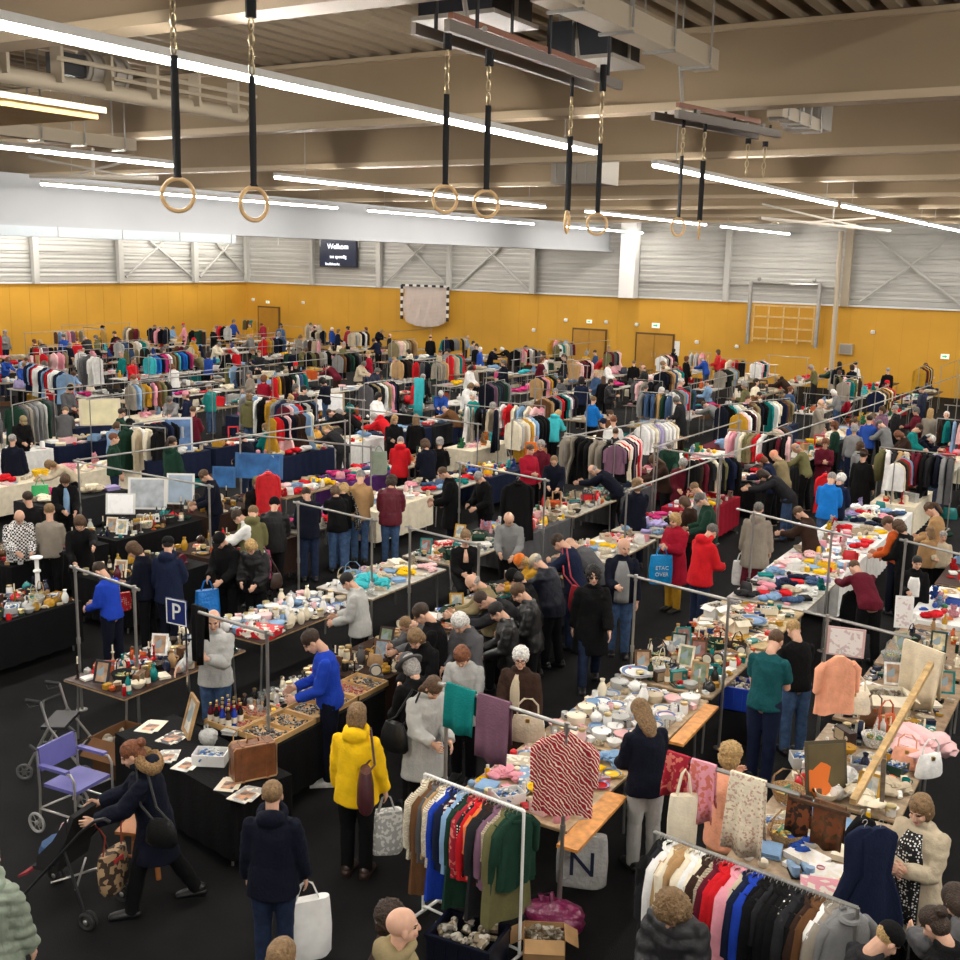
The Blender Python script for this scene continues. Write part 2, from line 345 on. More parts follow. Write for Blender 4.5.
# ---------------------------------------------------------------- strip lights
TUBE = mat('light_tube', (1, 1, 1), .5, emit=((1.0, .955, .89), 80))
def strip(X, y0, y1, label):
    t = empty('strip_light', (X, (y0+y1)/2, 7.24)); L_ = y1-y0
    b = MB(); b.box((0, 0, .045), (.11, L_, .07)); link('housing', b.mesh('housing', WHITEP, False), t)
    b = MB(); b.box((0, 0, -.012), (.075, L_-.04, .045)); link('diffuser', b.mesh('diffuser', TUBE, False), t)
    b = MB()
    for s in (-1, 1): b.tube([(0, s*L_*.42, .08), (0, s*L_*.42, 1.5)], .008, 4)
    link('hanging_wire', b.mesh('hanging_wire', STEEL), t)
    tag(t, label, 'strip light', 'strip lights under the roof')
for X, segs, nm in ((-7.15, ((-8, 2.6), (2.9, 14.75), (16.9, 28.3), (29, 40.3), (41, 52)), 'nearest row'),
                    (-15.5, ((-8, 2.6), (2.9, 14.75), (17.4, 28.8), (31.5, 42), (43.8, 53.2)), 'middle row'),
                    (-23.1, ((5, 16.5), (17.7, 28.85), (30.5, 42), (45, 53.5)), 'row beside the white housing'),
                    (-32, ((2, 14), (17, 29), (31, 42), (44, 53)), 'h'), (-40.5, ((2, 14), (17, 29), (31, 42), (44, 53)), 'h'), (-49, ((16, 28), (30, 42), (44, 53)), 'h'),
                    (1.3, ((-8, 2.6), (2.9, 14.75), (16.9, 28.3), (29, 40.3), (41, 52)), 'h'), (9.5, ((2, 28), (30, 52)), 'h')):
    j = 0
    for y0, y1 in segs:
        if nm == 'h': strip(X, y0, y1, 'white strip light under the roof beyond the picture edge'); continue
        vis = PJ((X, y1, 7.2)); 
        j += 1 if y1 > 10 else 0
        strip(X, y0, y1, f'white strip light in the {nm}, {["", "first", "second", "third", "fourth", "fifth"][j]} from the camera' if j else 'white strip light overhead')
# ---------------------------------------------------------------- gymnastic rings
RINGW = mat('ring_wood', (.66, .43, .21), .4, nz=(20, .15)); STRAP = mat('black_webbing', (.008, .008, .009), .8)
def chain_links(b, p, q, r=.034, w=.008):
    p, q = V(p), V(q); L_ = (q-p).length; n_ = max(2, int(L_/.075)); d = (q-p)/n_
    for i in range(n_):
        c = p+d*(i+.5); m = (RX(PI/2) if i % 2 else RZ(PI/2) @ RX(PI/2))
        M_ = m @ Matrix.Diagonal((.62, 1.25, 1)); b.torus(c, r, w, M_, 10, 5)
def gym_ring(px, py, D, topy, chy, sty, yaw, label, thin=False, ring=True):
    c = atD(px, py, D); zt = EYE.z+(atD(px, topy, D)-EYE).z; zs = atD(px, sty, D).z if ring else 0
    t = empty('gymnastic_ring' if ring else 'ring_chain', c)
    zc = atD(px, chy, D).z-c.z; zt -= c.z; zs -= c.z
    b = MB(); b.tube([(0, 0, zc), (0, 0, zt)], .035 if not thin else .02, 8); link('top_strap', b.mesh('top_strap', STRAP), t)
    b = MB(); chain_links(b, (0, 0, zs if ring else -zc), (0, 0, zc)); link('chain', b.mesh('chain', BRASS if False else mat('chain_steel', (.45, .36, .22), .35, .9)), t)
    if ring:
        M_ = RZ(yaw)
        b = MB(); pts = [M_ @ V((0, .0, zs)), M_ @ V((0, 0, zs*.5)), M_ @ V((0, 0, .13)), M_ @ V((0, 0, .11))]
        b.tube(pts, [(.024, .012), (.028, .012), (.024, .012), (.03, .03)] if not thin else [(.012, .03), (.006, .03), (.01, .03), (.02, .03)], 8, up=M_ @ V((0, 1, 0))); link('strap', b.mesh('strap', STRAP), t)
        b = MB(); b.torus((0, 0, 0), .1035, .0145, M_ @ RX(PI/2), 40, 10); link('ring', b.mesh('ring', RINGW), t)
    tag(t, label, 'gymnastic ring' if ring else 'chain', 'gymnastic rings hanging from the roof'); return c
CY = -YAW
gym_ring(178, 195, 7.3, -40, -8, 60, CY+.1, 'wooden gymnastic ring on a black strap, leftmost of the hanging rings')
gym_ring(254, 204, 7.2, -40, 25, 80, CY+.8, 'wooden gymnastic ring on a black strap, second from the left')
gym_ring(445, 199, 8.8, 40, 55, 97, CY+.45, 'wooden gymnastic ring on a black strap, left of the central pair')
gym_ring(486, 204, 8.8, 55, 70, 108, CY+.4, 'wooden gymnastic ring on a black strap, right of the central pair')
gym_ring(567, 222, 11.2, 82, 100, 138, CY+1.3, 'wooden gymnastic ring seen edge-on, hanging from a thin strap', True)
gym_ring(597, 224, 11.2, 70, 95, 145, CY+.2, 'wooden gymnastic ring facing the camera, right beside the edge-on ring')
gym_ring(678, 227, 13.2, 118, 130, 157, CY+.6, 'small distant gymnastic ring hanging right of the white column', True)
gym_ring(699, 230, 13.2, 122, 134, 162, CY+1.35, 'distant gymnastic ring seen edge-on beside the beam hoist', True)
gym_ring(747, 160, 13.2, 139, 144, 150, 0, 'bare chain without a ring, left of two under the far hoist frame', ring=False)
gym_ring(764, 162, 13.2, 142, 147, 150, 0, 'bare chain without a ring, right of two under the far hoist frame', ring=False)
# hoist frames the rings hang from
def hoist(a, c, label, z2, boxes):
    a, c = V(a), V(c); t = empty('ring_hoist', (a+c)/2); u = (c-a); L_ = u.length; ang = math.atan2(u.y, u.x); M_ = RZ(ang); s = V((0, .42, 0))
    for k in (-1, 1):
        b = MB(); b.box((0, k*.16, .06), (L_+.3, .05, .09)); link('rail', b.mesh('rail', mat('grey_rail', (.15, .13, .11), .45, .3), False), t).rotation_euler = (0, 0, ang)
    b = MB(); b.box((0, .0, .2), (L_*.9, .05, .05)); link('wooden_bar', b.mesh('wooden_bar', mat('red_wood', (.22, .085, .045), .5), False), t).rotation_euler = (0, 0, ang)
    for q in (-.38, .34):
        b = MB(); b.tube([(L_*q, -.2, .12), (L_*(q+.14), .2, .12), (L_*(q+.05), .2, .9)], .025, 6); link('brace', b.mesh('brace', GREYP), t).rotation_euler = (0, 0, ang)
    b = MB()
    for q in (-.42, 0, .42):
        for k in (-1, 1): b.tube([(L_*q, k*.2, .1), (L_*q, k*.2, z2)], .018, 6)
    link('hanger', b.mesh('hanger', BLACK), t).rotation_euler = (0, 0, ang)
    tag(t, label, 'hoist frame'); return t
za = 6.95
hoist(atD(440, 44, 8.9), atD(600, 86, 11.4), 'steel hoist frame with red wooden bar carrying the central gymnastic rings', 1.0, 0)
hoist(atD(672, 118, 12.7), atD(762, 142, 14.2), 'smaller steel hoist frame under the second beam at right', .14, 0)
hoist(atD(172, -44, 7.2), atD(254, -42, 7.4), 'steel hoist frame above the left pair of gymnastic rings', .4, 0)
# white cable channels along Y, black equipment boxes, winch pipes, backboard
def channel(px0, py0, px1, py1, z, w, label, both=False):
    a = G(px0, py0, z); c = G(px1, py1, z); c.x = a.x; t = empty('cable_channel', (a+c)/2); L_ = (c-a).length
    b = MB(); b.box((0, 0, 0), (w, L_, w*.8)); link('channel_body', b.mesh('channel_body', CREAM, False), t)
    b = MB()
    for k in range(4):
        y = L_*(-.4+.27*k)
        for s in (-1, 1): b.tube([(s*w*.62, y, -w*.3), (s*w*.62, y, 1.2)], .012, 5)
        b.box((0, y, -w*.45), (w*1.3, .04, .03))
    link('hanger', b.mesh('hanger', STEEL), t); tag(t, label, 'cable channel')
channel(545, -14, 700, 62, 8.0, .28, 'cream boxed cable channel below the roof deck, beside the black boxes')
channel(775, 110, 840, 126, 7.62, .2, 'short cream cable channel under the big beam at right')
channel(-30, 125, 182, 143, 7.3, .22, 'cream cable channel running over the middle strip light at left')
for x, y, D, wx, l in ((476, 0, 10.6, .82, 'black equipment box under the roof, left of two'), (594, 44, 12.3, .78, 'black equipment box under the roof, right of two')):
    p = atD(x, y, D); t = empty('equipment_box', p, 0); b = MB(); b.box((0, 0, 0), (wx, .75, .38)); link('box_body', b.mesh('box_body', mat('navy_black', (.012, .014, .022), .45), False), t)
    b = MB(); b.box((0, 0, -.21), (wx+.1, .85, .04)); link('tray', b.mesh('tray', GREYP, False), t)
    b = MB()
    for s in (-1, 1): b.tube([(s*(wx/2+.04), 0, -.2), (s*(wx/2+.04), 0, 8.5-p.z)], .02, 5)
    link('hanger', b.mesh('hanger', STEEL), t); tag(t, l, 'box')
for px, py, D, sz, l in ((585, 172, 22, (1.1, .8, .5), 'grey air unit under the far roof beams'), (808, 118, 15.6, (.55, .5, .35), 'small grey ventilator box under the big beam')):
    p = atD(px, py, D); t = empty('air_unit', p); b = MB(); b.box((0, 0, 0), sz); link('unit_body', b.mesh('unit_body', GREYP, False), t); b = MB()
    for k in range(5): b.box((-sz[0]*.4+k*sz[0]*.2, -sz[1]/2-.01, 0), (.03, .02, sz[2]*.8))
    b.tube([(0, 0, 0), (0, 0, 8.5-p.z)], .03, 6); link('grille', b.mesh('grille', STEEL, False), t); tag(t, l, 'air unit')
def winch():
    a = G(-30, 68, 7.7); c = G(300, 112, 7.7); c.x = a.x; t = empty('curtain_winch', (a+c)/2); L_ = (c-a).length
    b = MB(); b.tube([(0, -L_/2, 0), (0, L_/2, 0)], .1, 10); link('roller', b.mesh('roller', CREAM), t)
    b = MB(); b.tube([(.25, -L_*.28, .25), (.25, L_*.5, .25)], .03, 6); b.tube([(.32, -L_*.1, .12), (.32, L_*.45, .12)], .025, 6); link('shaft', b.mesh('shaft', CREAM), t)
    q = G(102, 72, 7.95)-t.location
    b = MB(); b.tube([(q.x, q.y-.35, q.z), (q.x, q.y+.3, q.z)], .19, 16)
    for k in range(4): b.tube([(q.x, q.y-.3+k*.18, q.z), (q.x, q.y-.25+k*.18, q.z)], .22, 16)
    b.tube([(q.x, q.y+.3, q.z), (q.x, q.y+.42, q.z)], .1, 12); m = link('motor', b.mesh('motor', GREYP), t)
    b = MB(); b.box((q.x, q.y-.55, q.z), (.25, .4, .26)); link('gearbox', b.mesh('gearbox', BLACK), m)
    b = MB()
    for k in range(6): y = L_*(-.42+k*.17); b.box((.1, y, .2), (.2, .04, .42))
    link('bracket', b.mesh('bracket', CREAM, False), t)
    tag(t, 'cream curtain roller with round electric motor under the roof at left', 'winch')
winch()
def backboard():
    c = atD(-2, 106, 9.2); t = empty('basketball_backboard', c); 
    e = atD(82, 112, 9.6)-c
    b = MB(); b.box((e.x/2-.6, e.y/2-.1, 0), (1.5, 1.15, .06), RZ(0)); link('board', b.mesh('board', mat('orange_ply', (.62, .40, .13), .5, nz=(3, .1)), False), t)
    b = MB(); b.box((e.x/2-.6, e.y/2-.1, .05), (1.6, 1.25, .05)); link('rim_frame', b.mesh('rim_frame', CREAM, False), t)
    b = MB(); b.box((-.45, -.25, .16), (.55, .35, .2)); link('bracket_plate', b.mesh('bracket_plate', mat('navy_paint', (.01, .012, .04), .4), False), t)
    b = MB(); b.tube([(-.3, 0, .1), (-.3, 0, 8.5-c.z)], .05, 8); link('arm', b.mesh('arm', GREYP), t)
    tag(t, 'folded wooden basketball backboard hanging flat under the roof at left edge', 'backboard')
backboard()
for k, (a, c, l) in enumerate((((30, 176), (158, 178), 'long grey folded hoist arm beyond the middle strip light at left'), ((760, 218), (890, 231), 'folded grey gymnastic beam arm beneath the roof at far right'))):
    A = G(*a, 7.05 if k == 0 else 6.9); C = G(*c, 7.05 if k == 0 else 6.9); t = empty('hoist_arm', (A+C)/2); u = C-A
    b = MB(); b.tube([-u/2, u/2], .045, 6); link('main_tube', b.mesh('main_tube', GREYP), t)
    b = MB(); b.tube([-u/2+V((0, 0, .35)), u*.3], .03, 6); b.tube([-u*.2, u*.35+V((0, 0, .35))], .03, 6); b.tube([V((0, 0, 0)), V((0, 0, 1.4))], .03, 5); link('strut', b.mesh('strut', GREYP), t)
    tag(t, l, 'hoist arm')
# ================================================================ people
def skel(lean=0, hp=0, hy=0, arms=((8, 7, 12, 0), (8, 7, 12, 0)), legs=((0, 0), (0, 0)), sit=False, twist=0):
    """joints of a standing figure 1.73 m tall facing +Y. arms: forward, outward, elbow bend, inward turn (left, right); legs: forward swing, knee bend"""
    d = math.radians; J = {}
    Rs = RX(-d(lean)); back = -.16*math.sin(d(lean)); P = V((0, back, 0)); Rt = RZ(d(twist))
    def T(p): return P+Rs @ (Rt @ V(p) if p[2] > .2 else V(p))
    J['P'] = P; J['Rs'] = Rs; J['T'] = T
    N = T((0, .0, .525)); J['N'] = N
    Rh = Rs @ Rt @ RZ(d(hy)) @ RX(-d(hp)); J['head'] = N+Rh @ V((0, .025, .142)); J['Rh'] = Rh
    for i, s in ((0, -1), (1, 1)):
        f, o, bnd, inn = arms[i]; sh = T((s*.172, -.005, .418))
        A = Rt @ RZ(s*d(inn)) @ RY(-s*d(o)) @ RX(d(f)) if True else None
        el = sh+A @ V((0, 0, -.29)); B = A @ RX(d(bnd)); wr = el+B @ V((0, 0, -.255))
        # inward turn acts again at the elbow so that hands meet in front
        J[f'arm{i}'] = (sh, el, wr, B)
    lo = 9
    for i, s in ((0, -1), (1, 1)):
        f, bnd = legs[i]; hpv = P+V((s*.092, 0, -.03)); kn = hpv+RX(d(f)) @ V((0, 0, -.42)); an = kn+RX(d(f-bnd)) @ V((0, 0, -.42))
        J[f'leg{i}'] = (hpv, kn, an, d(f-bnd) if not sit else 0); lo = min(lo, an.z)
    dz = .085-lo
    if sit: dz = .50
    J['dz'] = V((0, 0, dz)); return J
POSES = {
 'stand': dict(),
 'stand2': dict(hp=12, hy=18, arms=((4, 8, 20, 10), (22, 6, 70, 18)), legs=((3, 2), (-3, 4))),
 'look': dict(lean=7, hp=38, arms=((12, 8, 55, 20), (14, 8, 60, 22)), legs=((2, 2), (-2, 3))),
 'browse': dict(lean=16, hp=42, arms=((42, 8, 38, 12), (34, 8, 50, 16)), legs=((4, 4), (-4, 6))),
 'lean': dict(lean=48, hp=20, arms=((58, 6, 25, 8), (40, 8, 60, 15)), legs=((6, 6), (-6, 6))),
 'walk': dict(lean=3, hp=6, arms=((18, 6, 18, 0), (-14, 7, 10, 0)), legs=((-16, 10), (18, 6)), twist=4),
 'walk2': dict(lean=3, hp=4, arms=((14, 8, 60, 25), (10, 8, 22, 5)), legs=((14, 5), (-14, 12))),
 'hold': dict(hp=20, arms=((18, 7, 88, 28), (18, 7, 84, 30)), legs=((1, 2), (-1, 2))),
 'reach': dict(lean=12, hp=25, hy=-15, arms=((70, 8, 18, 6), (14, 7, 50, 15)), legs=((6, 6), (-6, 6))),
 'phone': dict(hp=10, hy=10, arms=((20, 10, 128, 20), (6, 8, 15, 5)), legs=((2, 2), (-2, 2))),
 'sit': dict(lean=4, hp=12, arms=((24, 8, 60, 18), (20, 8, 66, 22)), legs=((82, 82), (78, 80)), sit=True),
 'push': dict(lean=10, hp=18, arms=((38, 6, 34, 4), (38, 6, 34, 4)), legs=((20, 8), (-18, 14))),
 'pole': dict(hp=16, hy=10, arms=((20, 8, 95, 38), (26, 20, 62, -8)), legs=((1, 2), (-1, 2))),
}
SK = {k: skel(**v) for k, v in POSES.items()}
def limb_ball(b, pts, rs, n=12, flat=1.0, up=None):
    """a closed rounded tube: end rings shrink so that the ends are round"""
    pts = [V(p) for p in pts]; P0 = []; R0 = []
    d0 = (pts[0]-pts[1]).normalized(); d1 = (pts[-1]-pts[-2]).normalized()
    def rr(r, k): return (r[0]*k, r[1]*k) if isinstance(r, tuple) else r*k
    def rm(r): return min(r) if isinstance(r, tuple) else r
    for a in (90, 60, 30): P0.append(pts[0]+d0*rm(rs[0])*math.sin(math.radians(a))); R0.append(rr(rs[0], max(.06, math.cos(math.radians(a)))))
    P0 += pts; R0 += list(rs)
    for a in (30, 60, 90): P0.append(pts[-1]+d1*rm(rs[-1])*math.sin(math.radians(a))); R0.append(rr(rs[-1], max(.06, math.cos(math.radians(a)))))
    return b.tube(P0, R0, n, up, flat)
def fwd_ax(J): return J['Rs'] @ V((0, -1, 0))
def body_mb(J, slim=.0):
    b = MB(); T = J['T']; up = (0, 1, 0)
    def X(p): return T(p)+J['dz']
    limb_ball(b, [X((0, 0, z)) for z in (-.06, .02, .12, .25, .38, .455)], [(.10, .15), (.11, .155), (.09, .13), (.095, .13), (.09, .14), (.06, .13)], 16, up=J['Rs'] @ V((1, 0, 0)))
    Nn = J['N']+J['dz']; h = J['head']+J['dz']; Rh = J['Rh']
    limb_ball(b, [Nn+(Nn-X((0, 0, .40)))*.0-J['Rs'] @ V((0, 0, .08)), Nn, h+Rh @ V((0, -.02, -.05))], [.062, .054, .055], 12)
    def E(c, r): b.ball(h+Rh @ V(c), r, 20, 14, Rh)
    E((0, -.012, .032), (.076, .096, .088)); E((0, .02, -.035), (.060, .070, .076)); E((0, .058, -.092), (.030, .026, .024)); E((0, .075, .020), (.050, .018, .014))
    for s in (-1, 1): E((s*.076, -.008, -.012), (.012, .020, .032)); E((s*.036, .066, -.030), (.022, .020, .022))
    limb_ball(b, [h+Rh @ V((0, .086, .008)), h+Rh @ V((0, .100, -.022)), h+Rh @ V((0, .102, -.03))], [.010, .014, .015], 8)
    E((0, .084, -.066), (.026, .012, .014))
    for i, s in ((0, -1), (1, 1)):
        sh, el, wr, B = [q+J['dz'] if isinstance(q, V) else q for q in J[f'arm{i}']]
        limb_ball(b, [sh, (sh+el)/2, el, (el*.6+wr*.4), wr], [.045, .045, .042, .041, .031], 12)
        # hand: palm, four bent fingers, thumb
        dn = B @ V((0, 0, -1)); fw = B @ V((0, 1, 0)); sd = B @ V((1, 0, 0))   # palm lies across fw, thumb forward
        limb_ball(b, [wr, wr+dn*.045, wr+dn*.085], [(.026, .022), (.040, .017), (.042, .015)], 10, up=sd)
        for k in range(4):
            L_ = (.070, .080, .075, .058)[k]; o = fw*(.036-.024*k); cu = sd*(-s*.02)
            p0 = wr+dn*.075+o*.95; p1 = p0+dn*L_*.5+o*.12+cu*.4; p2 = p1+dn*L_*.42+cu*1.1
            limb_ball(b, [p0, p1, p2], [.0095, .009, .0075], 7)
        p0 = wr+dn*.03+fw*.03; limb_ball(b, [p0, p0+fw*.026+dn*.026, p0+fw*.034+dn*.056-sd*s*.01], [.013, .0115, .009], 7)
        hpv, kn, an, fa = [q+J['dz'] if isinstance(q, V) else q for q in J[f'leg{i}']]
        limb_ball(b, [hpv, (hpv+kn)/2, kn, kn*.6+an*.4, an], [.085, .075, .055, .055, .038], 12)
        limb_ball(b, [an+V((0, -.03, -.04)), an+V((0, .11, -.052))], [(.028, .024), (.03, .018)], 10)
    return b
def shirt_mb(J, st):
    """upper garment. st: t thickness, hem (below pelvis), flare, sleeve 1 long / .45 short / 0 none, hood, collar, bulk"""
    b = MB(); T = J['T']; t = st.get('t', .02); hem = st.get('hem', .10); fl = st.get('flare', .01); dz = J['dz']; Rs = J['Rs']
    def X(p): return T(p)+dz
    sit = dz.z < .6
    if sit: hem = min(hem, .02)
    zs = [-.02, .10, .22, .35, .43, .48]; r = [(.132, .178), (.120, .158), (.122, .158), (.122, .165), (.10, .165), (.07, .11)]
    pts = [X((0, 0, z)) for z in zs]; rr = [(a+t*1.1, c+t) for a, c in r]
    low = X((0, 0, -.02)); steps = max(1, int(hem/.12)); pre = []; prr = []
    for k in range(steps, 0, -1):
        u = k/steps; pre.append(low+V((0, 0, -hem*u))+Rs @ V((0, 0, 0))); prr.append((.132+t+fl*u, .182+t+fl*u))
    b.tube(pre+pts, prr+rr, 22, up=(1, 0, 0))
    b.ball(X((0, -.005, .455)), (.150, .082, .058+t*.4), 14, 8, Rs)
    sl = st.get('sleeve', 1)
    for i, s in ((0, -1), (1, 1)):
        sh, el, wr, B = [q+dz if isinstance(q, V) else q for q in J[f'arm{i}']]
        if sl >= 1: limb_ball(b, [sh, (sh+el)/2, el], [.050+t*.7, .055+t, .052+t], 14); limb_ball(b, [el, (el+wr)/2], [.052+t, .048+t], 14); b.tube([(el+wr)/2, el*.02+wr*.98], [.048+t, .041+t*.8], 14)
        elif sl > 0: limb_ball(b, [sh, sh*.6+el*.4], [.055+t*.8, .06+t], 14); b.tube([sh*.6+el*.4, sh*.25+el*.75], [.062+t, .06+t], 14)
    N = J['N']+dz
    if st.get('hood'):
        c = N+Rs @ V((0, -.085, -.01)); b.ball(c, (.125, .075, .085), 14, 9, Rs @ RX(.5)); b.torus(N+Rs @ V((0, -.02, .0)), .10, .036, Rs @ RX(.35), 18, 8)
    elif st.get('collar', 1): b.torus(N+Rs @ V((0, -.008, -.02)), .074, .022+t*.4, Rs @ RX(.25), 18, 8)
    return b
def legs_mb(J, st):
    b = MB(); dz = J['dz']; P = J['P']+dz; t = st.get('t', .012); sit = dz.z < .6
    b.ball(P+V((0, 0, -.03)), (.165+t, .115+t, .115), 16, 10)
    if st.get('skirt') and not sit:
        L_ = st['skirt']; b.tube([P+V((0, 0, .03)), P+V((0, 0, -.15)), P+V((0, 0, -L_*.6)), P+V((0, 0, -L_))], [(.12, .165), (.14, .19), (.17, .21), (.19, .23)], 18, up=(1, 0, 0))
        return b
    for i in (0, 1):
        hpv, kn, an, fa = [q+dz if isinstance(q, V) else q for q in J[f'leg{i}']]
        limb_ball(b, [hpv, (hpv+kn)/2, kn], [.092+t, .082+t, .063+t], 14); limb_ball(b, [kn, (kn+an)/2], [.063+t, .06+t], 14); b.tube([(kn+an)/2, an+V((0, 0, -.03))], [.06+t, .052+t], 14)
    return b
def shoe_mb():
    b = MB(); limb_ball(b, [(0, -.05, -.045), (0, .03, -.045), (0, .14, -.058), (0, .17, -.06)], [(.05, .045), (.054, .046), (.054, .038), (.046, .03)], 12, up=(0, 0, 1))
    b.ball((0, -.02, -.01), (.05, .065, .056), 12, 8)
    b.box((0, .06, -.078), (.085, .27, .014)); return b
TOPS = {'jacket': dict(t=.022, hem=.12, flare=.012), 'hooded': dict(t=.026, hem=.16, flare=.015, hood=1), 'coat': dict(t=.028, hem=.42, flare=.05), 'puffer': dict(t=.04, hem=.14, flare=.0, puff=1),
        'longpuffer': dict(t=.04, hem=.40, flare=.02, puff=1, hood=1), 'sweater': dict(t=.012, hem=.07, flare=.0, collar=0), 'tee': dict(t=.010, hem=.07, sleeve=.45, collar=0), 'cardigan': dict(t=.012, hem=.22, flare=.02, collar=0), 'parka': dict(t=.03, hem=.34, flare=.05, hood=1)}
BOTS = {'trousers': dict(t=.012), 'skirt': dict(skirt=.72)}
TMP = []
def want_remesh(key, mb, vox, smooth, dec=1.0):
    me = mb.mesh('tmp', CLOTH, False); o = bpy.data.objects.new('tmp', me); COL.objects.link(o)
    m = o.modifiers.new('r', 'REMESH'); m.mode = 'VOXEL'; m.voxel_size = vox; m.use_smooth_shade = True
    if smooth: q = o.modifiers.new('s', 'SMOOTH'); q.iterations = smooth; q.factor = .5
    if dec < 1: q = o.modifiers.new('d', 'DECIMATE'); q.ratio = dec
    TMP.append((key, o))
BODY, TOPM, BOTM = {}, {}, {}
def flush_remesh():
    dg = bpy.context.evaluated_depsgraph_get(); dg.update()
    for key, o in TMP:
        me = bpy.data.meshes.new_from_object(o.evaluated_get(dg)); kind, pose, st, lod = key
        import array
        n_ = len(me.vertices); co = [0.0]*(3*n_); me.vertices.foreach_get('co', co); no = [0.0]*(3*n_); me.vertex_normals.foreach_get('vector', no)
        if kind == 'top' or kind == 'bot':
            J = SK[pose]; puff = kind == 'top' and TOPS[st].get('puff'); b0 = J['dz']
            for i in range(n_):
                x, y, z = co[3*i:3*i+3]
                d = .011*noise.noise((x*9, y*9, z*15))+.006*noise.noise((x*22+5, y*22, z*26))
                if puff: d += .016*abs(math.sin(PI*(z+.25*y)/.10))-.008
                if kind == 'bot': d = .008*noise.noise((x*10, y*10, z*22))
                for k in range(3): co[3*i+k] += no[3*i+k]*d
            me.vertices.foreach_set('co', co)
            me.name = {'top': st, 'bot': st}[kind]; me.materials.clear(); me.materials.append(CLOTH)
            (TOPM if kind == 'top' else BOTM)[(pose, st, lod)] = me
        else:
            J = SK[pose]; h = J['head']+J['dz']; Ri = J['Rh'].transposed(); mi = [0]*len(me.polygons)
            for p in me.polygons:
                q = Ri @ (p.center-h)
                if q.y > .05 and abs(q.x) < .06 and -.1 < q.z < .04:
                    ax = abs(q.x)
                    if ((ax-.031)/.017)**2+((q.z-.001)/.0085)**2 < 1: mi[p.index] = 1
                    elif ((ax-.033)/.024)**2+((q.z-.021-.1*(.03-ax))/.006)**2 < 1: mi[p.index] = 2
                    elif (q.x/.026)**2+((q.z+.064)/.009)**2 < 1: mi[p.index] = 3
            me.materials.clear()
            for m in (SKIN, mat('eye', (.03, .022, .018), .25), mat('eyebrow', (.10, .06, .035), .8), mat('lips', (.42, .14, .11), .45)): me.materials.append(m)
            me.polygons.foreach_set('material_index', mi); me.name = 'person_body'; BODY[(pose, lod)] = me
        me.polygons.foreach_set('use_smooth', [True]*len(me.polygons)); me.update()
        bpy.data.objects.remove(o)
    TMP.clear()
# hair and hats in the head's own axes (nose towards +Y)
def hair_mesh(kind):
    b = MB(); nz = (6, .06)
    cap = lambda k=1.0: b.ball((0, -.019, .042), (.0845*k, .1015*k, .0885*k), 26, 18, nzs=nz)
    if kind == 'short': cap()
    elif kind == 'crop': b.ball((0, -.021, .037), (.0805, .0965, .0875), 24, 16, nzs=(9, .03))
    elif kind == 'fringe': b.ball((0, -.034, -.012), (.083, .082, .052), 24, 14, nzs=nz)
    elif kind == 'bob': cap(1.05); b.ball((0, -.038, -.02), (.097, .086, .125), 26, 18, nzs=(5, .08))
    elif kind == 'long': cap(1.05); b.ball((0, -.04, -.03), (.096, .082, .13), 26, 18, nzs=(5, .08)); b.ball((0, -.062, -.12), (.095, .05, .165), 22, 18, nzs=(5, .12))
    elif kind == 'curly': b.ball((0, -.028, .042), (.105, .112, .10), 34, 24, nzs=(9, .22)); b.ball((0, -.045, -.03), (.105, .085, .10), 30, 20, nzs=(9, .22))
    elif kind == 'wild': b.ball((0, -.028, .045), (.115, .125, .115), 44, 30, nzs=(11, .30)); b.ball((0, -.05, -.05), (.12, .10, .12), 40, 26, nzs=(11, .30))
    elif kind == 'bun': cap(); b.ball((0, -.125, .055), (.048, .045, .045), 14, 10, nzs=(8, .12)); b.ball((0, -.05, -.02), (.083, .07, .08), 20, 14, nzs=nz)
    elif kind == 'pony': cap(); limb_ball(b, [(0, -.11, .05), (0, -.155, .0), (0, -.15, -.10), (0, -.13, -.18)], [.028, .034, .03, .014], 10)
    elif kind == 'old': b.ball((0, -.020, .043), (.094, .105, .094), 30, 22, nzs=(9, .14)); b.ball((0, -.045, -.015), (.094, .078, .078), 26, 16, nzs=(9, .14))
    return b.mesh('hair_'+kind, HAIR, True, 180)
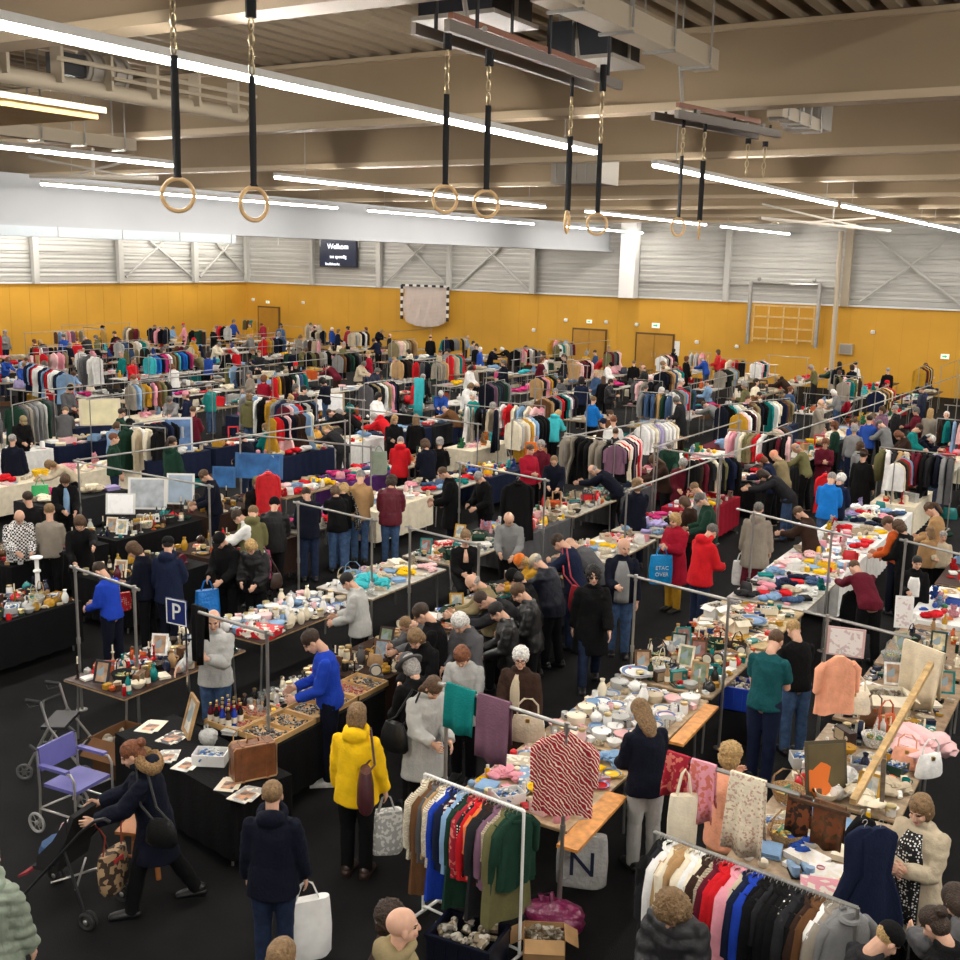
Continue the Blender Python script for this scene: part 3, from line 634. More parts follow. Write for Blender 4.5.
def hat_mesh(kind):
    b = MB()
    if kind == 'cap':
        b.ball((0, -.015, .052), (.090, .104, .082), 24, 14); b.prism([(.07*math.cos(a), .075+.085*math.sin(a)) for a in [PI*k/10 for k in range(11)]], .010, Matrix.Translation((0, 0, .058)) @ Matrix.Rotation(-.15, 4, 'X'))
    elif kind == 'beanie': b.ball((0, -.022, .048), (.092, .106, .096), 24, 16, nzs=(5, .04)); b.torus((0, -.016, .035), .086, .014, RX(-.12), 24, 8)
    elif kind == 'fedora':
        b.lathe([(.001, .155), (.055, .150), (.078, .125), (.092, .06), (.094, .045), (.15, .035), (.158, .044), (.15, .028), (.09, .03)], 26, (0, -.015, 0), RX(-.12))
    elif kind == 'headscarf': b.ball((0, -.028, .035), (.096, .108, .10), 24, 16, nzs=(5, .05)); b.ball((0, -.05, -.06), (.09, .075, .13), 22, 14, nzs=(5, .08))
    elif kind == 'furhood':
        for k in range(26):
            a = -.35*PI+1.7*PI*k/25+PI; b.ball((.165*math.sin(a), -.10+.09*math.cos(a)*0+.05*math.cos(a), -.13+.075*math.cos(a)), (.048, .048, .05), 10, 8, nzs=(14, .35))
    elif kind == 'glasses':
        for s in (-1, 1): b.torus((s*.034, .094, .002), .024, .003, RX(PI/2), 14, 5); b.tube([(s*.058, .09, .004), (s*.082, .0, .004)], .003, 5)
        b.tube([(-.01, .1, .004), (.01, .1, .004)], .003, 5)
    elif kind == 'shades':
        for s in (-1, 1): b.ball((s*.034, .092, .0), (.030, .010, .020), 12, 8); b.tube([(s*.062, .09, .004), (s*.082, .0, .004)], .004, 5)
    return b.mesh(kind, BLACK if kind in ('glasses', 'shades') else FUR if kind == 'furhood' else CLOTH, True, 60)
HAIRM, HATM = {}, {}
SKINS = {'p': (.62, .36, .25), 'f': (.70, .44, .32), 't': (.48, .27, .17), 'b': (.20, .10, .06)}
HC = {'blk': (.012, .010, .009), 'dbr': (.035, .02, .012), 'br': (.085, .045, .022), 'aub': (.16, .055, .022), 'lbr': (.20, .12, .055), 'bl': (.42, .27, .11), 'gr': (.30, .28, .26), 'wh': (.66, .64, .60), 'dgr': (.12, .11, .10)}
HCN = {'blk': 'black', 'dbr': 'dark', 'br': 'brown', 'aub': 'auburn', 'lbr': 'light brown', 'bl': 'blond', 'gr': 'grey', 'wh': 'white', 'dgr': 'dark grey'}
C = dict(black=(.0045, .0045, .005), charcoal=(.018, .018, .020), navy=(.009, .014, .038), dnavy=(.0045, .006, .014), blue=(.02, .07, .33), royal=(.012, .045, .36), bright_blue=(.01, .17, .55), light_blue=(.22, .36, .55), denim=(.045, .085, .17), ddenim=(.012, .02, .048),
         red=(.55, .012, .018), maroon=(.10, .008, .018), crimson=(.32, .008, .025), rust=(.50, .085, .015), orange=(.72, .18, .03), peach=(.80, .36, .22), yellow=(.85, .52, .01), mustard=(.45, .24, .02), olive=(.14, .13, .055), green=(.03, .16, .06), dgreen=(.012, .04, .025), teal=(.005, .18, .17), dteal=(.008, .07, .08), turquoise=(.05, .45, .50),
         grey=(.21, .21, .21), lgrey=(.42, .42, .40), dgrey=(.085, .085, .09), taupe=(.27, .235, .19), beige=(.50, .42, .30), tan=(.40, .24, .11), brown=(.12, .055, .022), dbrown=(.035, .018, .012), camel=(.45, .28, .13), cream=(.76, .68, .52), white=(.80, .79, .76), pink=(.72, .30, .36), lpink=(.82, .52, .52), magenta=(.5, .03, .16), lilac=(.36, .30, .55), purple=(.10, .03, .16), mauve=(.19, .10, .15), khaki=(.24, .19, .10), sage=(.23, .27, .21), aqua=(.3, .6, .6))
CN = {'dnavy': 'very dark navy', 'ddenim': 'dark denim', 'dgreen': 'dark green', 'dteal': 'dark teal', 'lgrey': 'light grey', 'dgrey': 'dark grey', 'dbrown': 'dark brown', 'lpink': 'pale pink', 'bright_blue': 'bright blue', 'light_blue': 'light blue', 'royal': 'royal blue'}
def cname(c): return CN.get(c, c)
PEOPLE = []
def person(px, py, pose, face, top, tc, bc='black', hair='short', hc='br', label=None, h=1.72, bot='trousers', skin='p', hat=None, hatc='black', mat_=None, shoe='black', group=None, at=None, glasses=None, z=0, bmat=None):
    """px, py: the crown of the head in the photograph; face: 0 away from the camera, 90 to picture right, 180 towards the camera"""
    PEOPLE.append(dict(px=px, py=py, pose=pose, face=face, top=top, tc=tc, bc=bc, hair=hair, hc=hc, label=label, h=h, bot=bot, skin=skin, hat=hat, hatc=hatc, mat=mat_, shoe=shoe, group=group, at=at, glasses=glasses, z=z, bmat=bmat))
def head_top(pose):
    J = SK[pose]; return (J['head']+J['dz']+J['Rh'] @ V((0, -.02, .128)))
def setmat(o, m):
    o.material_slots[0].link = 'OBJECT'; o.material_slots[0].material = m
def raise_people():
    done = set()
    for d in PEOPLE:
        if d['at'] is not None: q = V(d['at'])
        else: q = G(d['px'], d['py'], 1.5)
        d['lod'] = l = 0 if q.length < 15.5 else 1
        for key in (('body', d['pose'], '', l), ('top', d['pose'], d['top'], l), ('bot', d['pose'], d['bot'], l)):
            if key in done: continue
            done.add(key); J = SK[key[1]]
            if key[0] == 'body': want_remesh(key, body_mb(J), (.0062, .0125)[l], 2, (.2, .28)[l])
            elif key[0] == 'top': want_remesh(key, shirt_mb(J, TOPS[key[2]]), (.0125, .018)[l], (5, 2)[l], (.5, .4)[l])
            else: want_remesh(key, legs_mb(J, BOTS[key[2]]), (.0135, .019)[l], (4, 2)[l], (.4, .35)[l])
    flush_remesh()
    shoe = shoe_mb().mesh('shoe', LEATH)
    for k in ('short', 'crop', 'fringe', 'bob', 'long', 'curly', 'wild', 'bun', 'pony', 'old'): HAIRM[k] = hair_mesh(k)
    for k in ('cap', 'beanie', 'fedora', 'headscarf', 'furhood', 'glasses', 'shades'): HATM[k] = hat_mesh(k)
    for d in PEOPLE:
        J = SK[d['pose']]; sc = d['h']/1.735; ht = head_top(d['pose'])*sc
        if d['at'] is not None: base = V(d['at'])
        else:
            p = G(d['px'], d['py'], ht.z+d['z'])
            vd = math.atan2(-p.x, p.y)     # direction of sight, so that face = 0 looks away from the camera
            rz = vd-math.radians(d['face']); off = RZ(rz) @ V((ht.x, ht.y, 0)); base = V((p.x-off.x, p.y-off.y, d['z']))
        vd = math.atan2(-base.x, base.y); rz = vd-math.radians(d['face'])
        far = base.length > 24
        b = link('person', BODY[(d['pose'], d['lod'])], None, base, rz, SKINS[d['skin']], sc)
        d['obj'] = b; d['base'] = base; d['rz'] = rz; d['sc'] = sc
        t = link(d['top'] if d['top'] not in ('tee', 'hooded') else {'tee': 't_shirt', 'hooded': 'hooded_jacket'}[d['top']], TOPM[(d['pose'], d['top'], d['lod'])], b, color=C[d['tc']])
        if d['mat']: setmat(t, d['mat'])
        elif TOPS[d['top']].get('puff'): setmat(t, PUFF)
        q = link(d['bot'], BOTM[(d['pose'], d['bot'], d['lod'])], b, color=C[d['bc']])
        if d['bc'] in ('denim', 'ddenim'): setmat(q, DENIM)
        MH = Matrix.Translation(J['head']+J['dz']) @ J['Rh'].to_4x4()
        if d['hair']: link('hair', HAIRM[d['hair']], b, color=HC[d['hc']], M=MH)
        if d['hat']:
            o = link({'furhood': 'fur_trim'}.get(d['hat'], d['hat']), HATM[d['hat']], b, color=C.get(d['hatc'], (.3, .2, .1)), M=MH)
        if d['glasses']: link({'shades': 'sunglasses'}.get(d['glasses'], 'glasses'), HATM[d['glasses']], b, M=MH)
        if not far and d['pose'] != 'sit' or d['shoe'] != 'black':
            for i in (0, 1):
                an = J[f'leg{i}'][2]+J['dz']; link('shoe', shoe, b, an, color=C[d['shoe']])
        tag(b, d['label'] or 'person', 'person', d['group'])
def hand_of(d, i):
    J = SK[d['pose']]; sh, el, wr, B = J[f'arm{i}']; p = wr+B @ V((0, .0, -.085))+J['dz']
    return d['base']+RZ(d['rz']) @ (p*d['sc'])
# ================================================================ goods on the tables
# every kind: list of (part name, mesh, material colour or None = the thing's own colour); the first entry is the thing itself
KIND = {}; RAD = {}
def kind(name, r, *parts): KIND[name] = parts; RAD[name] = r
def L_(prof, m, n=18, name='x', extra=None, close=True):
    b = MB(); b.lathe(prof, n, close=close)
    if extra: extra(b)
    return b.mesh(name, m)
def tb(pts, r, m, n=6, **k): b = MB(); b.tube(pts, r, n, **k); return b.mesh('p', m)
def bx(c, d, m, M=None): b = MB(); b.box(c, d, M); return b.mesh('p', m, False)
kind('plate', .125, ('plate', L_([(.001, .008), (.07, .008), (.12, .022), (.125, .024), (.12, .014), (.07, .0), (.001, 0)], GLAZE), None), ('painted_rim', L_([(.088, .0145), (.112, .0225), (.112, .0245), (.088, .0165)], GLAZE, close=False), (.12, .2, .38)))
kind('bowl', .10, ('bowl', L_([(.001, .01), (.045, .012), (.085, .05), (.098, .085), (.102, .085), (.09, .045), (.05, .0), (.001, 0)], GLAZE), None))
kind('mug', .05, ('mug', L_([(.001, .006), (.034, .006), (.036, .09), (.04, .09), (.04, .004), (.036, 0), (.001, 0)], GLAZE), None), ('handle', tb([(.038, 0, .075), (.066, 0, .07), (.07, 0, .045), (.062, 0, .022), (.038, 0, .018)], .006, GLAZE), None))
kind('teapot', .11, ('teapot', L_([(.001, 0), (.06, 0), (.085, .04), (.085, .075), (.06, .11), (.04, .118), (.001, .118)], GLAZE), None), ('lid', L_([(.001, .118), (.042, .118), (.03, .135), (.008, .142), (.013, .156), (.001, .165)], GLAZE), None), ('spout', tb([(.07, 0, .05), (.11, 0, .07), (.135, 0, .11)], [.022, .014, .010], GLAZE, 8), None), ('handle', tb([(-.075, 0, .09), (-.125, 0, .09), (-.13, 0, .055), (-.08, 0, .035)], .009, GLAZE), None))
kind('vase', .065, ('vase', L_([(.001, .01), (.04, 0), (.06, .05), (.065, .11), (.045, .17), (.025, .21), (.036, .25), (.030, .25), (.02, .21), (.001, .19)], GLAZE), None))
kind('bottle', .042, ('bottle', L_([(.001, 0), (.038, 0), (.04, .01), (.04, .16), (.036, .19), (.016, .225), (.015, .28), (.001, .28)], mat('tinted_glass', None, .08, spec=.6)), None), ('cap', L_([(.017, .262), (.018, .292), (.001, .294)], METALC), (.5, .4, .15)), ('paper_label', L_([(.0405, .05), (.0408, .13)], PAPER, close=False), (.75, .7, .58)))
kind('jar', .055, ('jar', L_([(.001, 0), (.048, 0), (.052, .02), (.052, .10), (.04, .12), (.04, .13), (.001, .13)], PLAST), None), ('lid', L_([(.043, .118), (.045, .148), (.001, .15)], METALC), (.55, .42, .2)))
kind('candlestick', .055, ('candlestick', L_([(.001, 0), (.05, 0), (.05, .01), (.015, .03), (.012, .06), (.022, .09), (.012, .12), (.012, .19), (.028, .21), (.026, .22), (.012, .215), (.001, .215)], METALC), None), ('candle', L_([(.011, .21), (.011, .33), (.001, .335)], PLAST, 10), (.75, .66, .5)))
def fig():
    b = MB(); b.lathe([(.001, 0), (.04, 0), (.04, .015), (.028, .02), (.04, .06), (.03, .11), (.026, .14), (.012, .155), (.001, .155)], 14); b.ball((0, 0, .175), (.024, .026, .028), 12, 8)
    for s in (-1, 1): b.tube([(s*.026, 0, .135), (s*.045, .012, .10), (s*.028, .035, .085)], .009, 6)
    return b.mesh('figurine', GLAZE)
def fighair(): b = MB(); b.ball((0, -.006, .184), (.026, .026, .024), 12, 8); return b.mesh('p', HAIR)
kind('figurine', .05, ('figurine', fig(), None), ('hair', fighair(), (.1, .06, .03)))
def book(th=.03):
    b = MB(); b.box((0, 0, th-.002), (.15, .21, .004)); b.box((0, 0, .002), (.15, .21, .004)); b.box((-.074, 0, th/2), (.004, .21, th)); return b.mesh('book', PRINT, False)
kind('book', .12, ('book', book(), None), ('pages', bx((.0, 0, .015), (.142, .2, .024), PAPER), (.72, .68, .56)))
def mag(): b = MB(); b.box((0, 0, .003), (.21, .29, .006)); b.box((.03, .03, .008), (.2, .28, .004), RZ(.12)); return b.mesh('magazine', PRINT, False)
kind('magazine', .15, ('magazine', mag(), None), ('cover_picture', bx((0.02, -.02, .0105), (.13, .16, .002), mat('cover_print', None, .4, nz=(9, .6), wave=('patch', 14, (.10, .09, .08), .6))), (.45, .22, .12)))
def carton(w=.34, d=.26, h=.22):
    b = MB(); t = .006
    for s in (-1, 1): b.box((s*(w/2), 0, h/2), (t, d, h)); b.box((0, s*d/2, h/2), (w, t, h))
    b.box((0, 0, t/2), (w, d, t)); return b.mesh('cardboard_box', CARD, False)
def flaps(w=.34, d=.26, h=.22):
    b = MB()
    for s in (-1, 1): b.box((s*(w/2+.055), 0, h-.03), (.13, d*.96, .004), RY(s*.5)); b.box((0, s*(d/2+.05), h-.035), (w*.96, .12, .004), RX(-s*.6))
    return b.mesh('p', CARD, False)
def jumble(w, d, z, m, n=16, seed=3, hh=.04):
    r = random.Random(seed); b = MB()
    for i in range(n):
        c = (r.uniform(-.42, .42)*w, r.uniform(-.42, .42)*d, z+r.uniform(0, hh)); k = i % 3
        if k == 0: b.box(c, (r.uniform(.03, .10), r.uniform(.03, .08), r.uniform(.02, .05)), RZ(r.uniform(0, 3)) @ RX(r.uniform(-.5, .5)))
        elif k == 1: b.ball(c, r.uniform(.02, .04), 8, 6)
        else: b.tube([V(c), V(c)+V((r.uniform(-.1, .1), r.uniform(-.1, .1), .02))], r.uniform(.008, .02), 6)
    return b.mesh('p', m)
MIX = [mat('mixed_goods_%d' % i, c, .45, nz=(18, .5), wave=('patch', 26, c2, .5)) for i, (c, c2) in enumerate((((.5, .06, .04), (.7, .6, .45)), ((.05, .12, .3), (.6, .6, .55)), ((.18, .14, .09), (.42, .39, .33)), ((.6, .4, .1), (.1, .25, .15))))]
kind('cardboard_box', .22, ('cardboard_box', carton(), None), ('flap', flaps(), None), ('contents', jumble(.32, .24, .13, MIX[2], 22, 5, .08), None))
kind('wooden_tray', .36, ('wooden_tray', None, None)); KIND.pop('wooden_tray')
def tray(w, d, h, nx, ny):
    b = MB(); t = .014
    for s in (-1, 1): b.box((s*w/2, 0, h/2), (t, d+t, h)); b.box((0, s*d/2, h/2), (w+t, t, h))
    b.box((0, 0, .004), (w, d, .008))
    for i in range(1, nx): b.box((-w/2+w*i/nx, 0, h/2), (t*.6, d, h*.8))
    for i in range(1, ny): b.box((0, -d/2+d*i/ny, h/2), (w, t*.6, h*.8))
    return b
def frame(w=.24, h=.32):
    b = MB(); t = .03
    for s in (-1, 1): b.box((s*(w/2-t/2), 0, 0), (t, h, .022)); b.box((0, s*(h/2-t/2), 0), (w-2*t, t, .022))
    return b.mesh('picture_frame', WOODC, False)
PICT = mat('picture_print', None, .4, nz=(7, .5), wave=('patch', 9, (.25, .32, .35), .55))
kind('picture_frame', .17, ('picture_frame', frame(), None), ('picture', bx((0, 0, -.004), (.2, .28, .008), PICT), (.5, .5, .45)))
kind('basket', .16, ('basket', L_([(.001, .01), (.10, .01), (.15, .12), (.158, .125), (.158, .115), (.11, 0), (.001, 0)], WICK, 22), None), ('handle', tb([(-.15, 0, .12), (-.13, 0, .24), (-.06, 0, .31), (.06, 0, .31), (.13, 0, .24), (.15, 0, .12)], .009, WICK), None), ('contents', jumble(.2, .2, .05, MIX[3], 12, 8, .05), None))
kind('tin', .06, ('tin', L_([(.001, 0), (.055, 0), (.056, .003), (.056, .10), (.001, .10)], mat('printed_tin', None, .3, .3, wave=('patch', 20, (.7, .55, .25), .65))), None), ('lid', L_([(.058, .092), (.058, .115), (.05, .12), (.001, .12)], METALC), (.6, .5, .25)))
def fold(w=.26, d=.22, n=4, seed=1):
    r = random.Random(seed); b = MB()
    for i in range(n):
        ww = w*r.uniform(.9, 1.05); dd = d*r.uniform(.9, 1.05); z = i*.022; m = RZ(r.uniform(-.08, .08)); rows = []
        for k, (sx, zz) in enumerate(((.90, 0), (1, .006), (1, .015), (.9, .021))):
            rows.append([m @ V((x*ww/2*sx, y*dd/2*sx, z+zz+.005*noise.noise((x*3+i, y*3, k)))) for x, y in ((-1, -1), (0, -1.02), (1, -1), (1.02, 0), (1, 1), (0, 1.02), (-1, 1), (-1.02, 0))])
        b.ring_loft(rows)
    return b.mesh('folded_clothes', CLOTH)
kind('folded_cloth', .17, ('folded_cloth', fold(n=3), None), ('upper_fold', None, None)); KIND['folded_cloth'] = (('folded_cloth', fold(n=3), None),)
def heap(seed=2, w=.24):
    b = MB(); r = random.Random(seed)
    for i in range(7): b.ball((r.uniform(-.5, .5)*w, r.uniform(-.5, .5)*w, .035+.02*i*.5), (r.uniform(.08, .13), r.uniform(.06, .1), r.uniform(.03, .05)), 14, 8, RZ(r.uniform(0, 3)) @ RX(r.uniform(-.3, .3)), (3, .35))
    return b.mesh('heap', CLOTH)
kind('crumpled_garment', .2, ('crumpled_garment', heap(), None))
def toy():
    b = MB(); b.ball((0, 0, .075), (.06, .05, .075)); b.ball((0, .01, .175), (.05, .048, .048)); b.ball((0, .055, .165), (.02, .02, .016), 10, 7)
    for s in (-1, 1): b.ball((s*.04, 0, .218), (.02, .012, .022), 10, 7); b.tube([(s*.05, 0, .12), (s*.085, .03, .075)], [.022, .02], 8); b.tube([(s*.035, .02, .03), (s*.055, .09, .025)], [.028, .026], 8)
    return b.mesh('soft_toy', FUR)
def toyeyes():
    b = MB()
    for s in (-1, 1): b.ball((s*.02, .052, .19), .007, 8, 6)
    b.ball((0, .075, .168), .008, 8, 6); return b.mesh('p', BLACK)
kind('soft_toy', .10, ('soft_toy', toy(), None), ('eyes_and_nose', toyeyes(), None))
def bag():
    b = MB(); rows = []
    for z, w, d in ((0, .13, .05), (.02, .14, .055), (.1, .13, .05), (.18, .11, .03), (.2, .105, .012)): rows.append([V((w*math.cos(a)*(1.0 if abs(math.cos(a)) > .5 else 1), d*math.sin(a), z)) for a in [2*PI*k/18 for k in range(18)]])
    b.ring_loft(rows); return b.mesh('handbag', LEATH)
kind('handbag', .14, ('handbag', bag(), None), ('handle', tb([(-.08, 0, .19), (-.075, 0, .28), (-.03, 0, .33), (.03, 0, .33), (.075, 0, .28), (.08, 0, .19)], .008, LEATH), None), ('clasp', bx((0, -.03, .17), (.03, .03, .03), BRASS), None))
def pair():
    b = MB()
    for s in (-1, 1): limb_ball(b, [(s*.06, -.09, .04), (s*.06, -.02, .035), (s*.06, .09, .028), (s*.06, .12, .025)], [(.036, .036), (.038, .032), (.038, .024), (.03, .02)], 12, up=(0, 0, 1)); b.tube([(s*.06, -.09, .05), (s*.06, -.085, .10)], [.034, .037], 12)
    return b.mesh('shoes', LEATH)
def soles():
    b = MB()
    for s in (-1, 1): b.box((s*.06, .01, .006), (.076, .26, .012))
    return b.mesh('p', BLACK)
kind('pair_of_shoes', .14, ('pair_of_shoes', pair(), None), ('soles', soles(), None))
kind('table_lamp', .13, ('table_lamp', L_([(.001, 0), (.07, 0), (.07, .012), (.02, .03), (.04, .10), (.03, .17), (.010, .2), (.010, .27), (.001, .27)], GLAZE), None), ('lamp_shade', L_([(.12, .22), (.07, .38), (.068, .38), (.118, .22)], PAPER, 20, close=False), (.75, .66, .48)))
kind('casserole', .14, ('casserole', L_([(.001, 0), (.11, 0), (.125, .02), (.125, .10), (.13, .10), (.001, .10)], mat('enamel', None, .2, spec=.5)), None), ('lid', L_([(.13, .10), (.128, .108), (.06, .13), (.012, .135), (.02, .155), (.001, .16)], MATS['enamel']), None), ('handle', tb([(.12, -.03, .08), (.155, -.02, .085), (.155, .02, .085), (.12, .03, .08)], .009, BLACK), None), ('handle', tb([(-.12, -.03, .08), (-.155, -.02, .085), (-.155, .02, .085), (-.12, .03, .08)], .009, BLACK), None))
def crate(w=.5, d=.36, h=.27):
    b = MB(); t = .012
    for s in (-1, 1):
        b.box((s*w/2, 0, h/2), (t, d, h)); b.box((0, s*d/2, h/2), (w, t, h)); b.box((0, s*d/2, h-.01), (w+.03, .03, .03)); b.box((s*w/2, 0, h-.01), (.03, d+.03, .03))
        for k in range(-2, 3): b.box((k*w/5, s*(d/2+.006), h/2), (.015, .012, h*.9))
    b.box((0, 0, .006), (w, d, .012)); return b.mesh('plastic_crate', PLAST, False)
kind('plastic_crate', .31, ('plastic_crate', crate(), None), ('contents', jumble(.46, .32, .2, MIX[2], 34, 6, .09), None))
kind('drinking_glass', .04, ('drinking_glass', L_([(.001, .006), (.028, .006), (.036, .11), (.039, .11), (.031, 0), (.001, 0)], GLASS, 14), None))
def car():
    b = MB(); b.prism([(-.07, .012), (.07, .012), (.07, .032), (.045, .036), (.025, .056), (-.035, .056), (-.052, .036), (-.07, .034)], .05, Matrix.Rotation(PI/2, 4, 'X') @ Matrix.Translation((0, 0, -.025))); return b.mesh('toy_car', PLAST, False)
def wheels():
    b = MB()
    for x in (-.042, .042):
        for s in (-1, 1): b.tube([(x, s*.02, .014), (x, s*.03, .014)], .014, 10)
    return b.mesh('p', BLACK)
kind('toy_car', .075, ('toy_car', car(), None), ('wheels', wheels(), None))
def sack():
    b = MB(); b.ball((0, 0, .12), (.14, .12, .13), 18, 12, None, (3.5, .25)); b.tube([(-.05, 0, .20), (-.07, .01, .27), (-.02, .02, .31), (.0, 0, .22)], .014, 6); b.ball((.05, .03, .17), (.09, .08, .08), 14, 8, None, (4, .3)); return b.mesh('plastic_bag', mat('thin_plastic', None, .3, nz=(10, .15), bump=(25, .8), spec=.5))
kind('plastic_bag', .16, ('plastic_bag', sack(), None))
kind('radio', .14, ('radio', bx((0, 0, .075), (.26, .1, .15), WOODC), None), ('speaker_cloth', bx((-.04, -.052, .075), (.15, .006, .12), CLOTH), (.35, .28, .18)), ('dial', L_([(.001, -.01), (.028, -.01), (.028, .006), (.001, .006)], CHROME, 14), None))
def clock(): b = MB(); b.box((0, 0, .02), (.2, .08, .04)); b.lathe([(.001, -.03), (.08, -.03), (.085, 0), (.08, .03), (.001, .03)], 22, (0, 0, .115), RX(PI/2)); return b.mesh('mantel_clock', WOODC)
kind('mantel_clock', .11, ('mantel_clock', clock(), None), ('dial', L_([(.001, -.002), (.065, -.002), (.065, .004), (.001, .004)], PAPER), (.75, .7, .55)))
kind('game_box', .2, ('game_box', bx((0, 0, .03), (.36, .26, .06), PRINT), None), ('lid', bx((0, 0, .052), (.366, .266, .02), PRINT), None))
def caddy():
    b = MB(); w, d, h = .3, .2, .11; t = .01
    for s in (-1, 1): b.box((s*w/2, 0, h/2), (t, d, h)); b.box((0, s*d/2, h/2), (w, t, h))
    b.box((0, 0, .005), (w, d, .01)); return b.mesh('storage_tub', PLAST, False)
kind('storage_tub', .19, ('storage_tub', caddy(), None), ('contents', jumble(.27, .17, .06, MIX[1], 20, 9, .04), None))
kind('kettle', .11, ('kettle', L_([(.001, 0), (.09, 0), (.1, .03), (.085, .10), (.04, .135), (.001, .14)], MATS['enamel']), None), ('spout', tb([(.08, 0, .06), (.12, 0, .1), (.14, 0, .13)], [.02, .013, .01], MATS['enamel'], 8), None), ('handle', tb([(-.06, 0, .12), (-.04, 0, .2), (.04, 0, .2), (.06, 0, .12)], .008, BLACK), None))
kind('gadget', .055, ('gadget', bx((0, 0, .018), (.10, .055, .036), PLAST), None), ('screen', bx((-.015, 0, .037), (.05, .04, .003), PLAST), (.25, .3, .3)))
def cut():
    b = MB(); r = random.Random(4)
    for i in range(7): a = r.uniform(-.3, .3); b.tube([(-.09+r.uniform(-.01, .01), -.03+.01*i, .006+.004*(i % 3)), (.07, -.03+.01*i+a*.05, .008+.004*(i % 3)), (.10, -.03+.01*i+a*.06, .009)], [.004, .004, .010], 6)
    return b.mesh('cutlery', METALC)
kind('cutlery_bundle', .07, ('cutlery_bundle', cut(), None))
kind('trinket_box', .06, ('trinket_box', bx((0, 0, .025), (.10, .075, .05), WOODC), None), ('lid', bx((0, 0, .056), (.105, .08, .014), WOODC), None), ('clasp', bx((0, -.04, .05), (.014, .006, .016), BRASS), None))
kind('saucer', .07, ('saucer', L_([(.001, .005), (.035, .005), (.068, .016), (.07, .017), (.067, .010), (.035, 0), (.001, 0)], GLAZE), None), ('cup', L_([(.001, .01), (.02, .01), (.034, .05), (.037, .05), (.024, .006), (.001, .006)], GLAZE), None))
kind('soft_ball', .05, ('soft_ball', L_([(.001, 0), (.03, .012), (.047, .04), (.042, .072), (.02, .09), (.001, .093)], PLAST), None))
kind('spray_can', .03, ('spray_can', L_([(.001, 0), (.027, 0), (.027, .13), (.018, .145), (.001, .145)], METALC, 12), None), ('cap', L_([(.001, .145), (.02, .142), (.02, .175), (.001, .177)], PLAST, 12), (.7, .68, .62)))
PROP_M = {'mantel_clock': {1: Matrix.Translation((0, -.032, .115)) @ Matrix.Rotation(PI/2, 4, 'X')}, 'radio': {2: Matrix.Translation((.085, -.05, .08)) @ Matrix.Rotation(PI/2, 4, 'X')}}
for n_, parts in list(KIND.items()):
    for nm, me, _ in parts:
        if me: me.name = nm
PAL = {'china': ['white', 'white', 'cream', 'lgrey', 'light_blue', 'white', 'beige', 'lpink'], 'bric': ['white', 'cream', 'brown', 'dbrown', 'mustard', 'beige', 'red', 'teal', 'dgreen', 'charcoal', 'tan', 'lgrey', 'navy', 'rust'], 'cloth': ['white', 'cream', 'pink', 'light_blue', 'red', 'navy', 'black', 'beige', 'teal', 'lgrey', 'charcoal', 'magenta', 'lilac', 'denim'],
       'books': ['cream', 'white', 'red', 'navy', 'blue', 'dgreen', 'mustard', 'black', 'beige', 'rust', 'teal'], 'toys': ['red', 'yellow', 'blue', 'white', 'pink', 'orange', 'green', 'light_blue', 'turquoise', 'tan'], 'dark': ['black', 'dbrown', 'brown', 'charcoal', 'mustard', 'cream', 'dgrey', 'tan', 'maroon'], 'bright': ['white', 'cream', 'lpink', 'yellow', 'white', 'light_blue', 'red', 'beige', 'pink']}
THEME = {'china': (['plate']*5+['saucer']*7+['bowl']*4+['mug']*5+['teapot', 'teapot', 'vase', 'vase', 'casserole', 'figurine', 'drinking_glass', 'drinking_glass', 'jar', 'jar', 'cutlery_bundle', 'cutlery_bundle', 'tin', 'trinket_box'], 'china'),
         'bric': (['vase', 'candlestick', 'candlestick', 'figurine', 'figurine', 'bottle', 'jar', 'jar', 'tin', 'tin', 'teapot', 'plate', 'bowl', 'saucer', 'saucer', 'picture_frame', 'mantel_clock', 'radio', 'mug', 'mug', 'book', 'cutlery_bundle', 'cutlery_bundle', 'gadget', 'gadget', 'gadget', 'trinket_box', 'trinket_box', 'trinket_box', 'spray_can', 'drinking_glass', 'toy_car', 'soft_ball', 'kettle', 'basket', 'storage_tub'], 'bric'),
         'cloth': (['folded_cloth']*6+['crumpled_garment']*5+['handbag', 'pair_of_shoes', 'pair_of_shoes', 'soft_ball', 'gadget', 'soft_toy', 'trinket_box'], 'cloth'),
         'books': (['book']*9+['magazine']*3+['gadget']*3+['cutlery_bundle', 'trinket_box', 'trinket_box', 'tin', 'toy_car', 'mug', 'game_box', 'picture_frame', 'cardboard_box', 'storage_tub'], 'books'),
         'toys': (['soft_toy']*4+['toy_car']*6+['soft_ball']*3+['game_box', 'book', 'gadget', 'storage_tub', 'crumpled_garment', 'figurine', 'magazine'], 'toys'),
         'dark': (['pair_of_shoes', 'handbag', 'candlestick', 'tin', 'tin', 'jar', 'trinket_box', 'trinket_box', 'gadget', 'gadget', 'bottle', 'mantel_clock', 'figurine', 'figurine', 'book', 'vase', 'toy_car', 'picture_frame', 'cutlery_bundle', 'saucer'], 'dark'),
         'bright': (['folded_cloth', 'folded_cloth', 'crumpled_garment', 'crumpled_garment', 'soft_toy', 'soft_toy', 'plate', 'saucer', 'saucer', 'bowl', 'game_box', 'book', 'book', 'handbag', 'gadget', 'gadget', 'soft_ball', 'soft_ball', 'trinket_box', 'tin', 'spray_can', 'mug', 'mug', 'toy_car', 'storage_tub', 'basket'], 'bright')}
